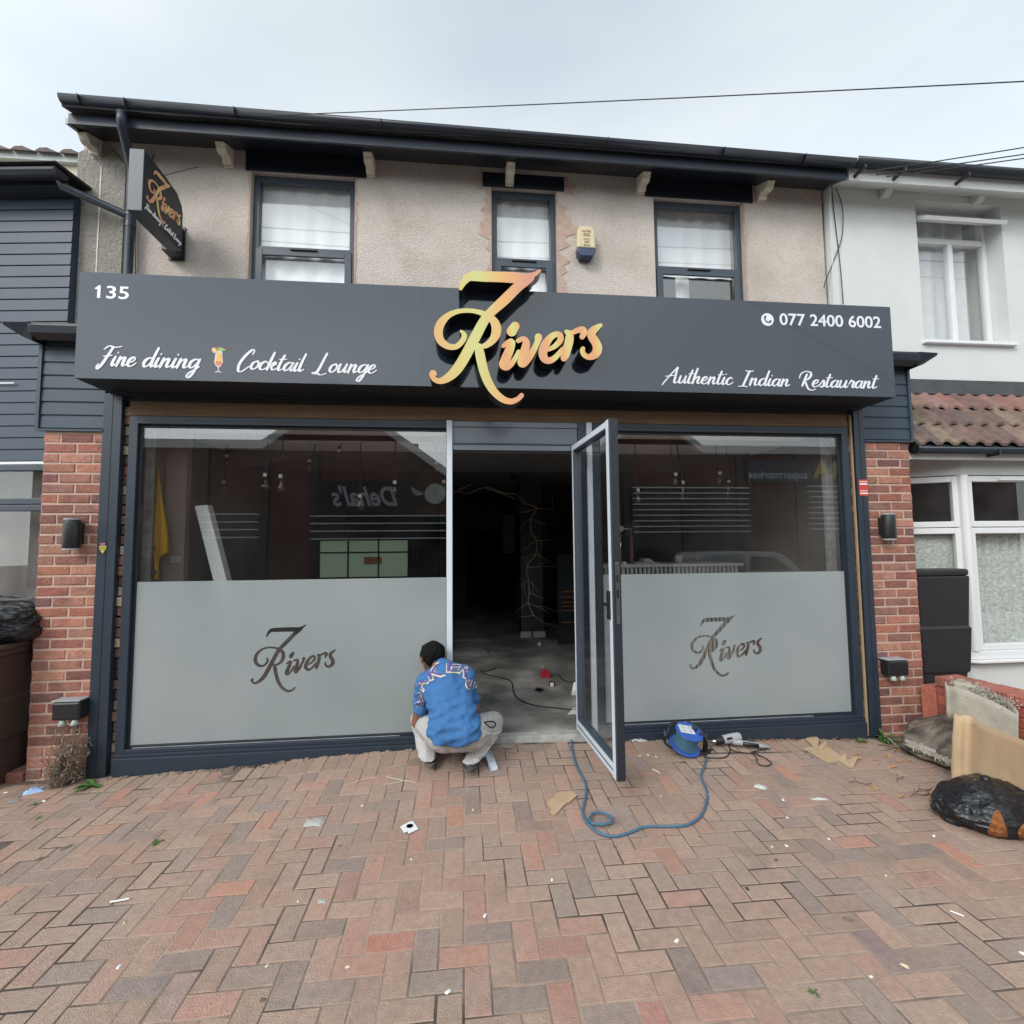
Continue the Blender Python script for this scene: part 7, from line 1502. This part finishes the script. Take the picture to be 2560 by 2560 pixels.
def on(bv, px, py, lift=.002):
    o_, d_ = CAMP, ray(px, py).normalized(); h = bv.ray_cast(o_, d_); 
    return (h[0]+h[1]*lift) if h[0] else None
def bvh(o):
    dg = bpy.context.evaluated_depsgraph_get(); dg.update(); e = o.evaluated_get(dg); me = e.to_mesh(); off = o.matrix_world.translation if False else Vector((0, 0, 0)); t = BVHTree.FromPolygons([v.co.copy() for v in me.vertices], [tuple(p.vertices) for p in me.polygons]); e.to_mesh_clear(); return t
bt, bs_ = bvh(tro), bvh(shirt_o)
Zm = lambda x, y: (960+x/4.6, 1560+y/4.6)
def strip_on(bv, pts, r_, m, nm, par, lift=.001):
    P = [on(bv, *Zm(*q), lift) for q in catmull(pts, 6)]; P = [p for p in P if p]
    if len(P) > 2: MB().tube(P, r_, 5).build(nm, m, par, smooth=True)
wst = mat('white stripe', (.68, .68, .68), .7, var=0)
for dx in (0, 22, 44):
    strip_on(bt, [(1030+dx, 1545), (1050+dx, 1590), (1055+dx, 1640)], .0035, wst, 'side_stripe', tro); strip_on(bt, [(450+dx*.8, 1440), (430+dx*.8, 1490), (425+dx*.8, 1540)], .003, wst, 'side_stripe', tro)
strip_on(bt, [(1120, 1220), (1180, 1255), (1240, 1262), (1310, 1255), (1350, 1225)], .004, wst, 'pocket_piping', tro); strip_on(bt, [(1300, 1300), (1220, 1400), (1150, 1490), (1070, 1520)], .004, wst, 'seam_piping', tro)
strip_on(bt, [(1150, 1135), (1200, 1125), (1255, 1125), (1278, 1150), (1265, 1182), (1225, 1190), (1185, 1165), (1150, 1135)], .005, M['black'], 'pocket_zip', tro, .002)
# print across the shoulders
def print_letter(ch, cx, cy_, h, wdt, rot, mcol, off, lift, nm):
    vs, fs = font_mesh(ch, 1, extrude=0, offset=off); b = bmesh.new(); bv_ = [b.verts.new(v) for v in vs]
    for f_ in fs:
        try: b.faces.new([bv_[i] for i in f_])
        except ValueError: pass
    bmesh.ops.triangulate(b, faces=b.faces); bmesh.ops.subdivide_edges(b, edges=[e for e in b.edges if e.calc_length() > .12], cuts=2, use_grid_fill=True); bmesh.ops.triangulate(b, faces=b.faces)
    x0, x1 = min(v.co.x for v in b.verts), max(v.co.x for v in b.verts); xm, ym = (x0+x1)/2, .365; ca, sa = math.cos(rot), math.sin(rot); ok = {}
    for v in b.verts:
        u, w_ = (v.co.x-xm)/(x1-x0)*wdt, -(v.co.y-ym)/.73*h; p = on(bs_, *Zm(cx+u*ca-w_*sa, cy_+u*sa+w_*ca), lift); ok[v] = p is not None
        if p: v.co = p
    bmesh.ops.delete(b, geom=[v for v in b.verts if not ok[v]], context='VERTS')
    bmesh.ops.delete(b, geom=[e for e in b.edges if e.calc_length() > .05], context='EDGES') if b.edges else None
    me = bpy.data.meshes.new(nm); b.to_mesh(me); b.free(); me.materials.append(mcol); return link(nm, me, shirt_o)
for ch, cx, cy_, h, wdt, rot in (('L', 368, 880, 105, 120, R(-112)), ('A', 408, 680, 120, 120, R(-62)), ('K', 592, 540, 118, 165, R(-20)), ('E', 800, 478, 112, 135, R(2)), ('R', 940, 530, 115, 115, R(38)), ('S', 1018, 690, 110, 95, R(76))):
    print_letter(ch, cx, cy_, h*1.36, wdt*1.24, rot, M['print_cream'], .05, .0022, 'printed_outline'); print_letter(ch, cx, cy_, h*1.24, wdt*1.12, rot, M['print_purple'], .008, .0034, 'printed_letter')
# trainers
for a_, sgn_, px, py in ((ankL, -1, 1075, 1926), (ankR, 1, 1176, 1944)):
    hp = G(px, py); tdir = Vector((-.12*1, 1, 0)).normalized() if sgn_ < 0 else Vector((.25, 1, 0)).normalized(); z0 = gz(hp.x, hp.y)
    lift = .045 if sgn_ > 0 else .03
    heel = Vector((hp.x, hp.y+.052, z0+.046+lift*.8)); toe = heel+tdir*.17; toe.z = z0+.042
    sh_ = blob('shoe', [(heel, .043, heel.lerp(toe, .5)+Vector((0, 0, .004)), .045), (heel.lerp(toe, .5), .045, toe, .038), (heel+Vector((0, .03, .0)), .038, heel+Vector((0, .05, .035)), .032)], M['shoe'], MAN, voxel=.006, smooth=3, keep=lambda c: c.z > gz(c.x, c.y)+.010)
    sb_ = MB(); out = []
    for k in range(20):
        t = 2*math.pi*k/20; out.append((math.cos(t)*.045, .082+math.sin(t)*.125))
    sx_ = Vector((tdir.y, -tdir.x, 0)); vs = []
    for dz_ in (0, .022):
        for x, y in out:
            f_ = max(0, min(1, y/.17)); zz = z0+.006+lift*(1-f_)*.95; vs.append(Vector((heel.x, heel.y, 0))+sx_*x+tdir*(y-.035-.02)+Vector((0, 0, zz+dz_)))
    n_ = 20; sb_.add(vs, [tuple(range(n_-1, -1, -1)), tuple(range(n_, 2*n_))]+[(k, (k+1) % n_, n_+(k+1) % n_, n_+k) for k in range(n_)]); sb_.build('sole', M['sole'], sh_, smooth=False, bevel=.004)
